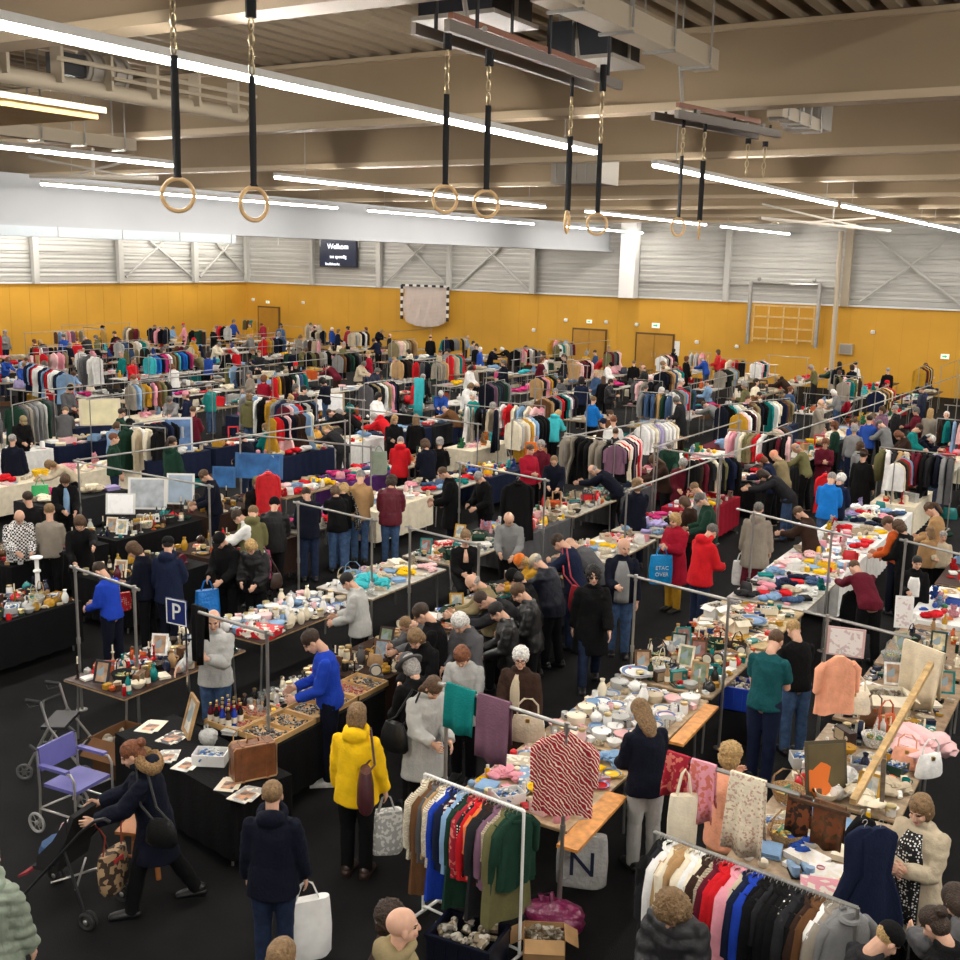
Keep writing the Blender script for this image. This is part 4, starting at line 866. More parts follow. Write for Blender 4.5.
KCAT = {'folded_cloth': 'cloth', 'crumpled_garment': 'garment', 'pair_of_shoes': 'shoes', 'plastic_crate': 'crate', 'cardboard_box': 'box', 'picture_frame': 'picture', 'mantel_clock': 'clock', 'table_lamp': 'lamp', 'game_box': 'box', 'storage_tub': 'tub', 'drinking_glass': 'glass', 'soft_toy': 'toy', 'toy_car': 'toy', 'cutlery_bundle': 'cutlery', 'trinket_box': 'box', 'soft_ball': 'ball', 'spray_can': 'can', 'saucer': 'cup'}
KADJ = {'plate': '{c} plate with painted rim', 'bowl': '{c} china bowl', 'mug': '{c} mug with handle', 'teapot': '{c} teapot with lid', 'vase': 'slim {c} vase', 'bottle': '{c} bottle with label', 'jar': '{c} jar with metal lid', 'candlestick': '{c} candlestick with candle', 'figurine': 'small {c} figurine', 'book': '{c} covered book', 'magazine': '{c} magazine', 'cardboard_box': 'open {c} box of oddments', 'picture_frame': 'framed picture, {c} frame', 'basket': '{c} wicker basket', 'tin': '{c} printed tin', 'folded_cloth': 'folded {c} clothes', 'crumpled_garment': 'crumpled {c} garment', 'soft_toy': '{c} soft toy', 'handbag': '{c} handbag', 'pair_of_shoes': 'pair of {c} shoes', 'table_lamp': '{c} table lamp', 'casserole': '{c} casserole with lid', 'plastic_crate': '{c} plastic crate', 'drinking_glass': 'clear drinking glass', 'toy_car': '{c} toy car', 'plastic_bag': 'knotted {c} plastic bag', 'radio': '{c} table radio', 'mantel_clock': '{c} mantel clock', 'game_box': '{c} game box', 'storage_tub': '{c} tub of oddments', 'kettle': '{c} kettle', 'gadget': '{c} hand-sized gadget', 'cutlery_bundle': '{c} bundle of cutlery', 'trinket_box': 'small {c} trinket box', 'saucer': '{c} cup and saucer', 'soft_ball': '{c} toy ball', 'spray_can': '{c} metal spray can'}
COUNT = {}
def item(k, loc, rz, col, where, label=None, parts=True, tilt=None, sc=1.0, cat=None, group=None):
    COUNT[k] = COUNT.get(k, 0)+1; ps = KIND[k]; c = C[col] if isinstance(col, str) else col
    o = link(k, ps[0][1], None, loc, rz, c, sc)
    if tilt: o.rotation_euler = (tilt[0], tilt[1], rz)
    if parts:
        for i, (nm, me, pc) in enumerate(ps[1:], 1):
            if nm == 'picture': pc = R.choice([(.5, .5, .45), (.25, .32, .4), (.4, .25, .15), (.2, .26, .16), (.6, .5, .3), (.3, .12, .1)])
            link(nm, me, o, color=pc or c, M=PROP_M.get(k, {}).get(i))
    lab = label or KADJ[k].format(c=cname(col) if isinstance(col, str) else 'coloured')+', '+where
    tag(o, lab, cat or KCAT.get(k, k), group or (k.replace('_', ' ')+' pieces '+where))
    return o
def scatter(x0, x1, y0, y1, z, theme, n, where, near=True, keep=None, sc=1.0, cap=262):
    ks, pal = THEME[theme]; placed = list(keep or [])
    for k in sorted([R.choice(ks) for _ in range(n)], key=lambda q: -RAD[q]):
        if COUNT.get(k, 0) >= cap: continue
        r = RAD[k]*sc; ok = False
        if x1-x0 < 2*r or y1-y0 < 2*r: continue
        for t in range(40):
            x = R.uniform(x0+r*.9, x1-r*.9); y = R.uniform(y0+r*.9, y1-r*.9)
            if not any((x-a)**2+(y-b_)**2 < ((r+q)*.80)**2 for a, b_, q in placed): ok = True; break
        if not ok: continue
        placed.append((x, y, r))
        col = R.choice(PAL[pal])
        tilt = None
        if k == 'picture_frame': 
            item(k, (x, y, z+.16*sc), R.uniform(-.5, .5)+.4, col, where, parts=near, tilt=(1.25, 0), sc=sc); continue
        item(k, (x, y, z), R.uniform(0, 6.28), col, where, parts=near, sc=sc*R.uniform(.9, 1.08))
# ---------------------------------------------------------------- tables, frames, racks, clothes
def table(x0, x1, y0, y1, label, cloth=None, where='', near=True, top=(.05, .028, .022), drop=.62, z=.75, group=None, rz=0):
    t = empty('market_table', ((x0+x1)/2, (y0+y1)/2, 0), rz); w, d = x1-x0, y1-y0
    b = MB(); b.box((0, 0, z-.015), (w, d, .03)); link('tabletop', b.mesh('tabletop', WOODC, False), t, color=top)
    if near:
        b = MB(); b.box((0, 0, z-.018), (w+.006, d+.006, .018)); link('edge_band', b.mesh('edge_band', WOODC, False), t, color=(.3, .2, .1))
    for sx in (-1, 1):
        for sy in (-1, 1):
            b = MB(); b.tube([(sx*(w/2-.1), sy*(d/2-.12), z-.03), (sx*(w/2-.1), sy*(d/2-.08), 0)], .014, 6); link('leg', b.mesh('leg', STEEL), t)
    tag(t, label, 'table', group)
    if cloth is not None:
        b = MB(); N_ = 26; rows = []
        def prm(k):
            u = k/N_*4; s = int(u) % 4; f = u-int(u)
            p = [(-1+2*f, -1), (1, -1+2*f), (1-2*f, 1), (-1, 1-2*f)][s]; return V((p[0]*(w/2+.006), p[1]*(d/2+.006), 0))
        for j, (dz, out) in enumerate(((.006, -.0), (.004, .008), (-.1, .014), (-drop*.6, .02), (-drop, .03))):
            row = []
            for k in range(N_*4):
                p = prm(k*.25); ww = out*(1+1.0*math.sin(k*1.9)*(.6 if j > 1 else 0)); q = p.normalized()*ww; row.append(V((p.x+q.x, p.y+q.y, z+dz)))
            rows.append(row)
        b.ring_loft(rows, False); b.add(rows[0], [tuple(range(len(rows[0])))])
        o = link('tablecloth', b.mesh('tablecloth', CLOTH), None, t.location, rz, color=C[cloth])
        tag(o, f'{cname(cloth)} cloth over the ' + label.replace('market table', 'table').replace(', spread with goods', '').replace(' heaped with goods', ''), 'tablecloth', group and 'table cloths')
    return t
def stall_frame(p, q, z=1.86, label='', group=None, posts=(0, 1), over=.1, ext=0, k_=1.0):
    p, q = V((p[0], p[1], 0)), V((q[0], q[1], 0)); u = (q-p).normalized(); t = empty('stall_frame', p); d = q-p
    b = MB(); b.tube([-u*over+V((0, 0, z)), d+u*(over+ext)+V((0, 0, z))], .019*k_, 8); link('rail', b.mesh('rail', STEEL), t)
    for s in posts:
        c = d*s; b = MB(); b.tube([c, c+V((0, 0, z))], .018*k_, 8); po = link('post', b.mesh('post', STEEL), t)
        if k_ == 1:
            for zz in (z-.01, .92): b = MB(); b.tube([c+V((0, 0, zz-.04)), c+V((0, 0, zz+.04))], .026, 8); link('clamp', b.mesh('clamp', STEEL), po)
            b = MB(); b.lathe([(.07, 0), (.07, .008), (.02, .012)], 12, c); link('foot_plate', b.mesh('foot_plate', STEEL), po)
    tag(t, label, 'stall frame', group); return t
GARM = {}
def garment_mesh(kind_, seed=0):
    r = random.Random(seed); b = MB()
    if kind_ == 'trousers':
        Lh = .62; rows = [[V((sx*.12*(1-.1*u), sy*(.022+.01*u)+.008*math.sin(9*u+sx), -.09-Lh*u)) for sx, sy in ((-1, -1), (-.3, -1.2), (.3, -1.1), (1, -1), (1, 1), (.3, 1.2), (-.3, 1.1), (-1, 1))] for u in [k/8 for k in range(9)]]
        b.ring_loft(rows); return b.mesh('hanging_trousers', CLOTH)
    Lh, sh, w1, w2, dep = {'jacket': (.70, .20, .235, .25, .055), 'coat': (1.02, .21, .24, .29, .06), 'shirt': (.66, .20, .22, .23, .035), 'dress': (1.08, .17, .16, .30, .035), 'top': (.56, .17, .19, .20, .03)}[kind_]
    n_ = 24; rows = []
    prof = [(0, .05, .03), (.025, .09, .035), (.06, .15, dep*.8), (.095, sh, dep), (.18, w1*.98, dep*1.05), (.35*Lh+.05, w1*(.8 if kind_ == 'dress' else .98), dep), (.6*Lh, (w1+w2)/2, dep*1.05), (.82*Lh, w2*.97, dep*1.1), (Lh, w2, dep*1.15)]
    for z, w, d in prof:
        u = z/Lh; row = []
        for k in range(n_):
            a = 2*PI*k/n_; c, s = math.cos(a), math.sin(a); sg = 1 if c > 0 else -1
            fold_ = (.012+.022*u)*math.sin(a*5+seed*2.1+u*2)*min(1, u*3)
            row.append(V((sg*abs(c)**.75*(w+fold_*.5), (1 if s > 0 else -1)*abs(s)**.8*(d+fold_), -.045-z)))
        rows.append(row)
    b.ring_loft(rows)
    if kind_ in ('jacket', 'coat', 'shirt'):
        for s in (-1, 1):
            k = .07 if kind_ == 'shirt' else 0
            b.tube([(s*(sh-.04), 0, -.13), (s*(sh+.02), .005, -.2), (s*(sh+.045-k*.3), .01, -.42), (s*(sh+.035), .02, -.64 if kind_ != 'shirt' else -.46)], [.045, .058, .05, .044], 12, flat=.8)
    if kind_ in ('jacket', 'coat'): b.torus((0, -.01, -.075), .07, .022, RX(.3), 14, 6)
    return b.mesh('hanging_'+kind_, CLOTH)
for q in ('jacket', 'coat', 'shirt', 'dress', 'top', 'trousers'): GARM[q] = [garment_mesh(q, s) for s in range(1 if q == 'trousers' else 3)]
def hanger_mesh():
    b = MB(); b.torus((0, 0, .0), .022, .0035, RX(PI/2), 14, 5, -.6, PI+.2); b.tube([(.02, 0, -.012), (0, 0, -.03), (0, 0, -.05)], .0035, 5); b.tube([(-.15, 0, -.135), (-.05, 0, -.075), (0, 0, -.05), (.05, 0, -.075), (.15, 0, -.135)], .006, 6)
    return b.mesh('hanger', mat('hanger_wire', (.4, .38, .34), .4, .5))
HANG = hanger_mesh()
GNM = {'top': 'blouse', 'trousers': 'trousers'}
GCAT = {'jacket': 'jacket', 'coat': 'coat', 'shirt': 'shirt', 'dress': 'dress', 'top': 'top', 'trousers': 'trousers'}
PATT = {'dots': mat('dotted_cloth', None, .9, wave=('dots', 34, (.75, .7, .6), .2, .28)), 'stripe': mat('striped_cloth', None, .9, wave=('wave', 9, (.72, .66, .55), 'Z', 0.5, .55)), 'floral': mat('floral_cloth', None, .9, wave=('patch', 34, (.6, .16, .12), .72)), 'zigzag': mat('zigzag_cloth', None, .9, wave=('wave', 17, (.80, .70, .58), 'DIAGONAL', 6.0, .8)), 'lace': mat('embroidered_cloth', None, .9, nz=(12, .1), bump=(30, .6), wave=('patch', 60, (.55, .36, .28), .8)), 'knit': mat('knitted_cloth', None, .95, nz=(40, .3), bump=(60, 1.0), wave=('wave', 22, (.30, .25, .18), 'Z', 2, .72)), 'plaid': mat('plaid_cloth', None, .9, wave=('check', 33, (.03, .025, .03))), 'velvet': mat('patterned_velvet', None, .7, nz=(9, .5), wave=('patch', 30, (.20, .06, .02), .6)), 'quilt': PUFF, 'leather': LEATH}
def garment(k, loc, rz, col, label, group, pat=None, near=True, sc=1.0, v=None):
    me = GARM[k][(v if v is not None else R.randrange(3)) % len(GARM[k])]
    o = link('hanging_'+GNM.get(k, k), me, None, loc, rz, C[col] if isinstance(col, str) else col, sc); COUNT['hanging_'+k] = COUNT.get('hanging_'+k, 0)+1
    if pat: setmat(o, PATT[pat])
    elif k == 'trousers' and col in ('denim', 'ddenim', 'light_blue'): setmat(o, DENIM)
    if near: link('hanger', HANG, o)
    tag(o, label, GCAT[k], group); return o
def rack(p, q, z, label, m=None, foot=.5, group=None, ends=(0, 1)):
    p, q = V((p[0], p[1], 0)), V((q[0], q[1], 0)); t = empty('clothes_rack', p); d = q-p; u = d.normalized(); n_ = V((-u.y, u.x, 0)); m = m or STEEL
    b = MB(); b.tube([V((0, 0, z)), d+V((0, 0, z))], .015, 8); link('rail', b.mesh('rail', m), t)
    for s in ends:
        b = MB(); b.tube([d*s+V((0, 0, .06)), d*s+V((0, 0, z))], .014, 8); link('upright', b.mesh('upright', m), t)
        b = MB(); b.tube([d*s+n_*foot/2+V((0, 0, .05)), d*s-n_*foot/2+V((0, 0, .05))], .014, 8)
        for e in (-1, 1): b.ball(d*s+n_*e*foot/2+V((0, 0, .026)), .026, 10, 6)
        link('foot', b.mesh('foot', m), t)
    if len(ends) > 1: b = MB(); b.tube([V((0, 0, .10)), d+V((0, 0, .10))], .012, 8); link('lower_bar', b.mesh('lower_bar', m), t)
    tag(t, label, 'clothes rack', group); return t
def fill_rail(p, q, z, cols, kinds, where, group, gap=.075, near=True, pats=(), jit=.3, sc=1.0, turn=0, start=0):
    p, q = V((p[0], p[1], z)), V((q[0], q[1], z)); d = q-p; L0 = d.length; ang = math.atan2(d.y, d.x)+PI/2+turn; n_ = max(1, int(L0/gap)); i = 0
    for k in range(n_):
        kd = R.choice(kinds); cl = cols[k % len(cols)] if not isinstance(cols, dict) else cols[k]
        pat = R.choice(pats) if pats and R.random() < .3 else None
        garment(kd, p+d*((k+.5)/n_)+V((0, 0, -.008)), ang+R.uniform(-jit, jit), cl, f'{cname(cl)} {kd} {"hanging " if kd != "trousers" else ""}{where}', group, pat, near, sc)
# ================================================================ single pieces near the camera
def part(t, name, b, m, smooth=True, color=None): return link(name, b.mesh(name, m, smooth), t, color=color)
def place(name, loc, rz, label, cat, group=None, sc=None):
    t = empty(name, loc, rz, sc); tag(t, label, cat, group); return t
LILAC = mat('lilac_vinyl', (.115, .11, .33), .5, nz=(6, .1)); CHAIRF = mat('silver_tube', (.5, .48, .45), .3, .8)
def transport_chair(loc, rz):
    t = place('wheeled_chair', loc, rz, 'lilac wheeled chair with silver tube frame standing empty at left', 'wheelchair')
    b = MB(); b.box((0, .02, .50), (.46, .42, .035)); part(t, 'seat', b, LILAC, False)
    b = MB(); b.box((0, -.235, .76), (.46, .03, .24), RX(.12)); part(t, 'backrest', b, LILAC, False)
    for s in (-1, 1):
        b = MB(); b.tube([(s*.25, -.24, .86), (s*.25, -.22, .45), (s*.25, -.25, .05)], .013, 8); b.tube([(s*.25, -.22, .70), (s*.25, .20, .70), (s*.25, .24, .64), (s*.25, .24, .05)], .013, 8); b.tube([(s*.25, -.24, .25), (s*.25, .24, .25)], .011, 8); part(t, 'side_frame', b, CHAIRF)
        b = MB(); b.box((s*.25, -.02, .715), (.055, .36, .03)); part(t, 'armrest', b, LILAC, False)
        b = MB(); b.tube([(s*.25, -.24, .86), (s*.25, -.33, .9)], .016, 8); part(t, 'push_handle', b, BLACK)
        for y, r in ((-.25, .11), (.25, .085)):
            b = MB(); b.torus((s*.29, y, r), r-.014, .014, RY(PI/2), 26, 8)
            for k in range(3): a = k*PI/3; c = V((0, math.cos(a), math.sin(a)))*(r-.016); b.tube([V((s*.29, y, r))-c, V((s*.29, y, r))+c], .004, 5)
            wh = part(t, 'wheel', b, mat('grey_tyre', (.30, .29, .28), .5)); b = MB(); b.ball((s*.29, y, r), (.02, .025, .025), 12, 6); part(wh, 'hub_cap', b, CHAIRF)
    b = MB(); b.tube([(-.25, .22, .25), (.25, .22, .25)], .011, 8); b.tube([(-.25, -.24, .25), (.25, .22, .46)], .011, 8); b.tube([(.25, -.24, .25), (-.25, .22, .46)], .011, 8); part(t, 'cross_brace', b, CHAIRF)
def rollator(loc, rz):
    t = place('rollator', loc, rz, 'black and silver folding rollator in front of the brown table', 'walking frame')
    for s in (-1, 1):
        b = MB(); b.tube([(s*.27, -.12, .9), (s*.27, -.05, .62), (s*.28, .32, .10)], .014, 8); part(t, 'front_leg', b, CHAIRF)
        b = MB(); b.tube([(s*.27, -.05, .6), (s*.28, -.32, .10)], .014, 8); part(t, 'rear_leg', b, CHAIRF)
        b = MB(); b.tube([(s*.27, -.12, .9), (s*.27, -.28, .92)], .02, 8); part(t, 'handle', b, BLACK)
        b = MB(); b.tube([(s*.27, -.14, .86), (s*.27, -.25, .83), (s*.27, -.27, .87)], .007, 6); part(t, 'brake_lever', b, BLACK)
        for y in (-.33, .33):
            b = MB(); b.torus((s*.29, y, .095), .08, .015, RY(PI/2), 24, 8); b.torus((s*.29, y, .095), .022, .014, RY(PI/2), 12, 6)
            for k in range(3): a = k*PI/3; c = V((0, math.cos(a), math.sin(a)))*.08; b.tube([V((s*.29, y, .095))-c, V((s*.29, y, .095))+c], .006, 5)
            part(t, 'wheel', b, mat('dark_tyre', (.10, .10, .10), .4))
    b = MB(); b.box((0, -.02, .58), (.46, .26, .035)); part(t, 'seat', b, BLACK, False)
    b = MB(); b.tube([(-.27, -.1, .78), (0, -.2, .80), (.27, -.1, .78)], .014, 8); part(t, 'back_strap', b, BLACK)
    b = MB(); b.tube([(-.28, .2, .28), (.28, .2, .28)], .01, 6); b.tube([(-.28, -.25, .22), (.28, .25, .24)], .01, 6); part(t, 'cross_brace', b, CHAIRF)
def stroller(loc, rz):
    t = place('stroller', loc, rz, 'black folding stroller pushed by the woman in the fur-hooded parka', 'stroller')
    FAB = mat('black_canvas', (.012, .012, .013), .85)
    b = MB()
    b.add([(x, y, z) for x in (-.2, .2) for y, z in ((-.22, .98), (-.05, .58), (.0, .42), (.24, .40), (.27, .43), (.03, .46), (-.01, .62), (-.18, 1.0))], [(0, 1, 6, 7), (1, 2, 5, 6), (2, 3, 4, 5), (8, 15, 14, 9), (9, 14, 13, 10), (10, 13, 12, 11), (0, 8, 9, 1), (1, 9, 10, 2), (2, 10, 11, 3), (7, 6, 14, 15), (6, 5, 13, 14), (5, 4, 12, 13), (3, 11, 12, 4), (0, 7, 15, 8)]); part(t, 'seat', b, FAB, False)
    b = MB()
    for s in (-1, 1): b.prism([(-.14, .78), (.06, .46), (.22, .42), (.20, .54), (.02, .72), (-.14, .96)], .012, Matrix.Translation((s*.205, 0, 0)) @ Matrix(((0, 0, 1, 0), (1, 0, 0, 0), (0, 1, 0, 0), (0, 0, 0, 1))))
    part(t, 'side_panel', b, FAB, False)
    for s in (-1, 1):
        b = MB(); b.tube([(s*.22, -.46, 1.02), (s*.22, -.3, .88), (s*.23, .40, .09)], .013, 8); part(t, 'main_tube', b, BLACK)
        b = MB(); b.tube([(s*.22, -.12, .66), (s*.24, -.34, .09)], .013, 8); part(t, 'rear_leg', b, BLACK)
        b = MB(); b.tube([(s*.22, -.46, 1.02), (s*.22, -.56, 1.06), (s*.2, -.6, 1.03)], .017, 8); part(t, 'handle', b, BLACK)
        for y in (-.35, .41):
            for q in (-.022, .022):
                b = MB(); b.torus((s*.235+q, y, .08), .062, .02, RY(PI/2), 22, 8); b.ball((s*.235+q, y, .08), (.02, .045, .045), 12, 8); wh = part(t, 'wheel', b, [mat('rubber', (.02, .02, .02), .7)]); b = MB(); b.ball((s*.235+q*1.6, y, .08), (.012, .025, .025), 10, 6); part(wh, 'hub_cap', b, CHAIRF)
    b = MB(); b.tube([(-.22, .05, .33), (.22, -.22, .33)], .01, 6); b.tube([(.22, .05, .33), (-.22, -.22, .33)], .01, 6); part(t, 'cross_brace', b, CHAIRF)
    b = MB(); b.box((0, .40, .30), (.36, .12, .02), RX(-.5)); part(t, 'footrest', b, mat('red_canvas', (.22, .012, .02), .8), False)
    # blanket and cushion lying in the seat
    b = MB(); b.ball((0, .16, .52), (.16, .16, .10), 16, 10, None, (4, .2)); o = link('blue_blanket', b.mesh('blanket', CLOTH), None, color=C['denim']); o.matrix_world = t.matrix_basis; tag(o, 'blue denim blanket bundled on the stroller footrest', 'blanket')
    b = MB(); b.box((0, .0, .70), (.3, .07, .34), RX(.42)); o = link('stroller_pillow', b.mesh('pillow', mat('pillow_print', (.72, .62, .58), .8, wave=('patch', 18, (.6, .2, .18), .75)), False), None); o.matrix_world = t.matrix_basis; tag(o, 'pale printed pillow lying in the black stroller', 'pillow')
    b = MB(); rows = []
    for z, w, d in ((.62, .17, .05), (.5, .18, .08), (.3, .16, .09), (.24, .12, .06)): rows.append([V((.02+w*math.cos(a), -.42+d*math.sin(a), z)) for a in [2*PI*k/16 for k in range(16)]])
    b.ring_loft(rows); 
    o = link('shopping_bag', b.mesh('shopping_bag', mat('printed_bag', (.44, .29, .16), .7, wave=('patch', 24, (.05, .03, .02), .5))), None); o.matrix_world = t.matrix_basis
    b = MB()
    for s in (-1, 1): b.tube([(s*.12+.02, -.42, .6), (s*.1+.02, -.44, .8), (s*.2, -.44, .98)], .007, 6)
    link('strap', b.mesh('strap', LEATH), o, color=(.3, .05, .03)); b = MB(); b.box((.02, -.475, .52), (.12, .03, .1)); link('pocket', b.mesh('pocket', mat('red_patch', (.5, .04, .04), .7), False), o)
    tag(o, 'brown black patterned shopping bag hung under the stroller handles', 'bag')
def wooden_stool(loc, rz):
    t = place('wooden_stool', loc, rz, 'small brown wooden stool behind the stroller woman', 'stool'); W_ = mat('orange_wood', (.30, .11, .03), .45, nz=(9, .2))
    b = MB(); b.box((0, 0, .43), (.42, .34, .03)); part(t, 'seat', b, W_, False)
    for sx in (-1, 1):
        for sy in (-1, 1): b = MB(); b.tube([(sx*.15, sy*.11, .42), (sx*.2, sy*.16, 0)], [.02, .026], 8); part(t, 'leg', b, W_)
    b = MB(); b.tube([(-.18, .12, .18), (.18, .12, .18)], .014, 8); b.tube([(-.18, -.12, .18), (.18, -.12, .18)], .014, 8); part(t, 'stretcher', b, W_)
    b = MB(); b.torus((.1, 0, .49), .05, .02, RX(PI/2), 16, 8); o = link('cloth_pouch', b.mesh('cloth_pouch', CLOTH), None, V(loc)+V((0, 0, 0)), rz, C['cream']); tag(o, 'crumpled cream pouch lying on the wooden stool', 'pouch')
def suitcase(loc, rz):
    t = place('suitcase', loc, rz, 'brown tan leather suitcase standing upright on the black-clothed table', 'suitcase'); LB = mat('tan_leather', (.17, .06, .022), .4, nz=(8, .35), bump=(30, .3)); TR = mat('pale_leather', (.42, .24, .12), .5)
    b = MB(); b.box((0, 0, .19), (.42, .15, .36)); o = part(t, 'case_body', b, LB, False); m = o.modifiers.new('bevel', 'BEVEL'); m.width = .03; m.segments = 3
    for y in (-.077, .077): b = MB(); b.tube([(-.2, y, .02), (.2, y, .02), (.21, y, .04), (.21, y, .34), (.19, y, .365), (-.19, y, .365), (-.21, y, .34), (-.21, y, .04), (-.2, y, .02)], .008, 6); part(t, 'piping', b, TR)
    for x in (-.12, .12): b = MB(); b.box((x, 0, .19), (.03, .165, .375)); part(t, 'strap', b, LB, False)
    b = MB(); b.tube([(-.06, 0, .37), (-.05, 0, .41), (.05, 0, .41), (.06, 0, .37)], .011, 8); part(t, 'handle', b, LB)
def trays():
    TW = mat('tray_wood', (.52, .32, .13), .5, nz=(10, .15)); T2 = [('first', 7.98), ('second', 8.70), ('third', 9.42)]
    for i, (nm, y) in enumerate(T2):
        for j, x in enumerate((-7.49, -7.98) if i < 3 else (-7.49,)):
            if j and i != 0: continue
            w = .46; t = place('wooden_tray', (x, y+.30 if i == 2 else y+.36, .757), 0, f'shallow wooden tray of trinkets, {nm} from the suitcase' if not j else 'shallow wooden tray of red trinkets beside the suitcase', 'tray', 'wooden trinket trays')
            b = tray(w, .56 if i == 2 else .70, .06, 1, 2); part(t, 'tray_box', b, TW, False)
            for k in (0, 1):
                b = MB(); r = random.Random(i*7+k+j); 
                for q in range(70): b.box((r.uniform(-.2, .2), (-.17+.34*k)*(.8 if i == 2 else 1)+r.uniform(-.12, .12), .018+r.random()*.02), (r.uniform(.01, .05), r.uniform(.01, .04), r.uniform(.008, .02)), RZ(r.uniform(0, 3)) @ RX(r.uniform(-.4, .4)))
                o = part(t, 'trinkets', b, TRINKC if (i == 2 and k == 0) or j else TRINK, False); o['kind'] = 'stuff'
def p_sign(loc, rz):
    t = place('parking_sign', loc, rz, 'dark blue parking sign with white P on the grey-jacketed man\'s pole', 'sign'); BL = mat('sign_blue', (.008, .018, .11), .4)
    b = MB(); b.box((0, 0, 1.80), (.30, .012, .30), RY(.0)); part(t, 'sign_plate', b, BL, False)
    b = MB()
    for s in (-1, 1): b.box((s*.138, -.008, 1.80), (.012, .004, .288)); b.box((0, -.008, 1.80+s*.138), (.288, .004, .012))
    part(t, 'border', b, WHITEP, False)
    o = link('lettering', text_mesh('lettering', 'P', .27, WHITEP), t, (0, -.009, 1.795)); o.rotation_euler = (PI/2, 0, 0)
    b = MB(); b.tube([(.1, .03, 0), (.1, .03, 1.9)], .012, 8); part(t, 'pole', b, CHROME)
def draped(name, p, q, z, drop, col, label, cat, m=None, back=.5, thick=.008, wav=.02, group=None, hemv=0):
    """a cloth folded over a rail from p to q (world XY)"""
    p, q = V((p[0], p[1], z)), V((q[0], q[1], z)); d = q-p; L0 = d.length; ang = math.atan2(d.y, d.x); n_ = 18; rows = []
    prof = [(-.03-wav, -drop*back), (-.028, -drop*back*.5), (-.024, -.03), (-.012, .016), (.012, .016), (.024, -.03), (.03, -drop*.35), (.034, -drop*.7), (.036, -drop)]
    for i, (o_, h_) in enumerate(prof):
        row = []
        for k in range(n_+1):
            u = k/n_; a = abs(h_)/drop; row.append(V((L0*(u-.5)*(1-.06*a*hemv), -o_-wav*a*math.sin(u*11+i*.3)*(1 if o_ > 0 else -1), h_-(.03*math.sin(u*3.0)*a if i > 6 else 0))))
        rows.append(row)
    b = MB(); pts = [v for r_ in rows for v in r_]; N1 = n_+1
    b.add(pts, [(i*N1+k, i*N1+k+1, (i+1)*N1+k+1, (i+1)*N1+k) for i in range(len(prof)-1) for k in range(n_)])
    o = link(name, b.mesh(name, m or CLOTH), None, (p+q)/2, ang, C[col] if isinstance(col, str) else col)
    s = o.modifiers.new('thickness', 'SOLIDIFY'); s.thickness = thick; s.offset = 0
    tag(o, label, cat, group); return o
def tote(loc, rz, w, h, d, col, label, cat='bag', m=None, name='shopping_bag', handle=.16, hc=None, letter=None):
    b = MB(); rows = []
    for u, k in ((0, .92), (.04, 1), (.5, 1.03), (.9, .97), (1, .93)):
        rows.append([V((w/2*k*math.copysign(abs(math.cos(a))**.6, math.cos(a)), d/2*k*(1.1-u*.5)*math.copysign(abs(math.sin(a))**.8, math.sin(a))*(1+.12*math.sin(a*4+u*5)), -h+h*u)) for a in [2*PI*i/20 for i in range(20)]])
    b.ring_loft(rows); o = link(name, b.mesh(name, m or CLOTH), None, V(loc)-V((0, 0, handle)), rz, C[col] if isinstance(col, str) else col)
    for s in (-1, 1):
        b = MB(); b.tube([(-w*.25, s*.015, -.01), (-w*.12, s*.01, handle*.8), (0, 0, handle), (w*.12, s*.01, handle*.8), (w*.25, s*.015, -.01)], .008, 6); link('handle', b.mesh('handle', CLOTH), o, color=C[hc or col] if isinstance(hc or col, str) else col)
    if letter: 
        for s, sz, z_ in letter[0]: q = link('lettering', text_mesh('lettering', s, sz, mat('ink_'+letter[1], C[letter[1]], .6)), o, (0, -d/2*1.12-.004, z_)); q.rotation_euler = (PI/2, 0, 0)
    tag(o, label, cat); return o
def folding_chair(loc, rz, label, col=(.05, .05, .055)):
    t = place('folding_chair', loc, rz, label, 'chair', 'folding chairs behind the stalls'); m = mat('chair_%d' % int(col[0]*1000), col, .5)
    b = MB(); b.box((0, 0, .455), (.42, .40, .025)); part(t, 'seat', b, m, False); b = MB(); b.box((0, -.21, .75), (.42, .02, .2), RX(.1)); part(t, 'backrest', b, m, False)
    for s in (-1, 1):
        b = MB(); b.tube([(s*.2, -.22, .86), (s*.2, .2, 0)], .011, 6); part(t, 'front_leg', b, CHAIRF); b = MB(); b.tube([(s*.2, .18, .45), (s*.2, -.24, 0)], .011, 6); part(t, 'rear_leg', b, CHAIRF)
def board(name, loc, rz, w, h, tilt, m, frame_c, label, cat, t_=.02, lines=0):
    t = empty(name, loc, rz); t.rotation_euler = (tilt, 0, rz); tag(t, label, cat)
    b = MB(); b.box((0, 0, 0), (w, t_, h)); part(t, 'backing', b, mat('frame_%s' % name, frame_c, .5), False)
    b = MB(); b.box((0, -t_/2-.003, 0), (w*.86, .006, h*.88)); part(t, 'face', b, m, False); return t
# ================================================================ the near and middle stalls
def vd(p): return math.atan2(-p[0], p[1])
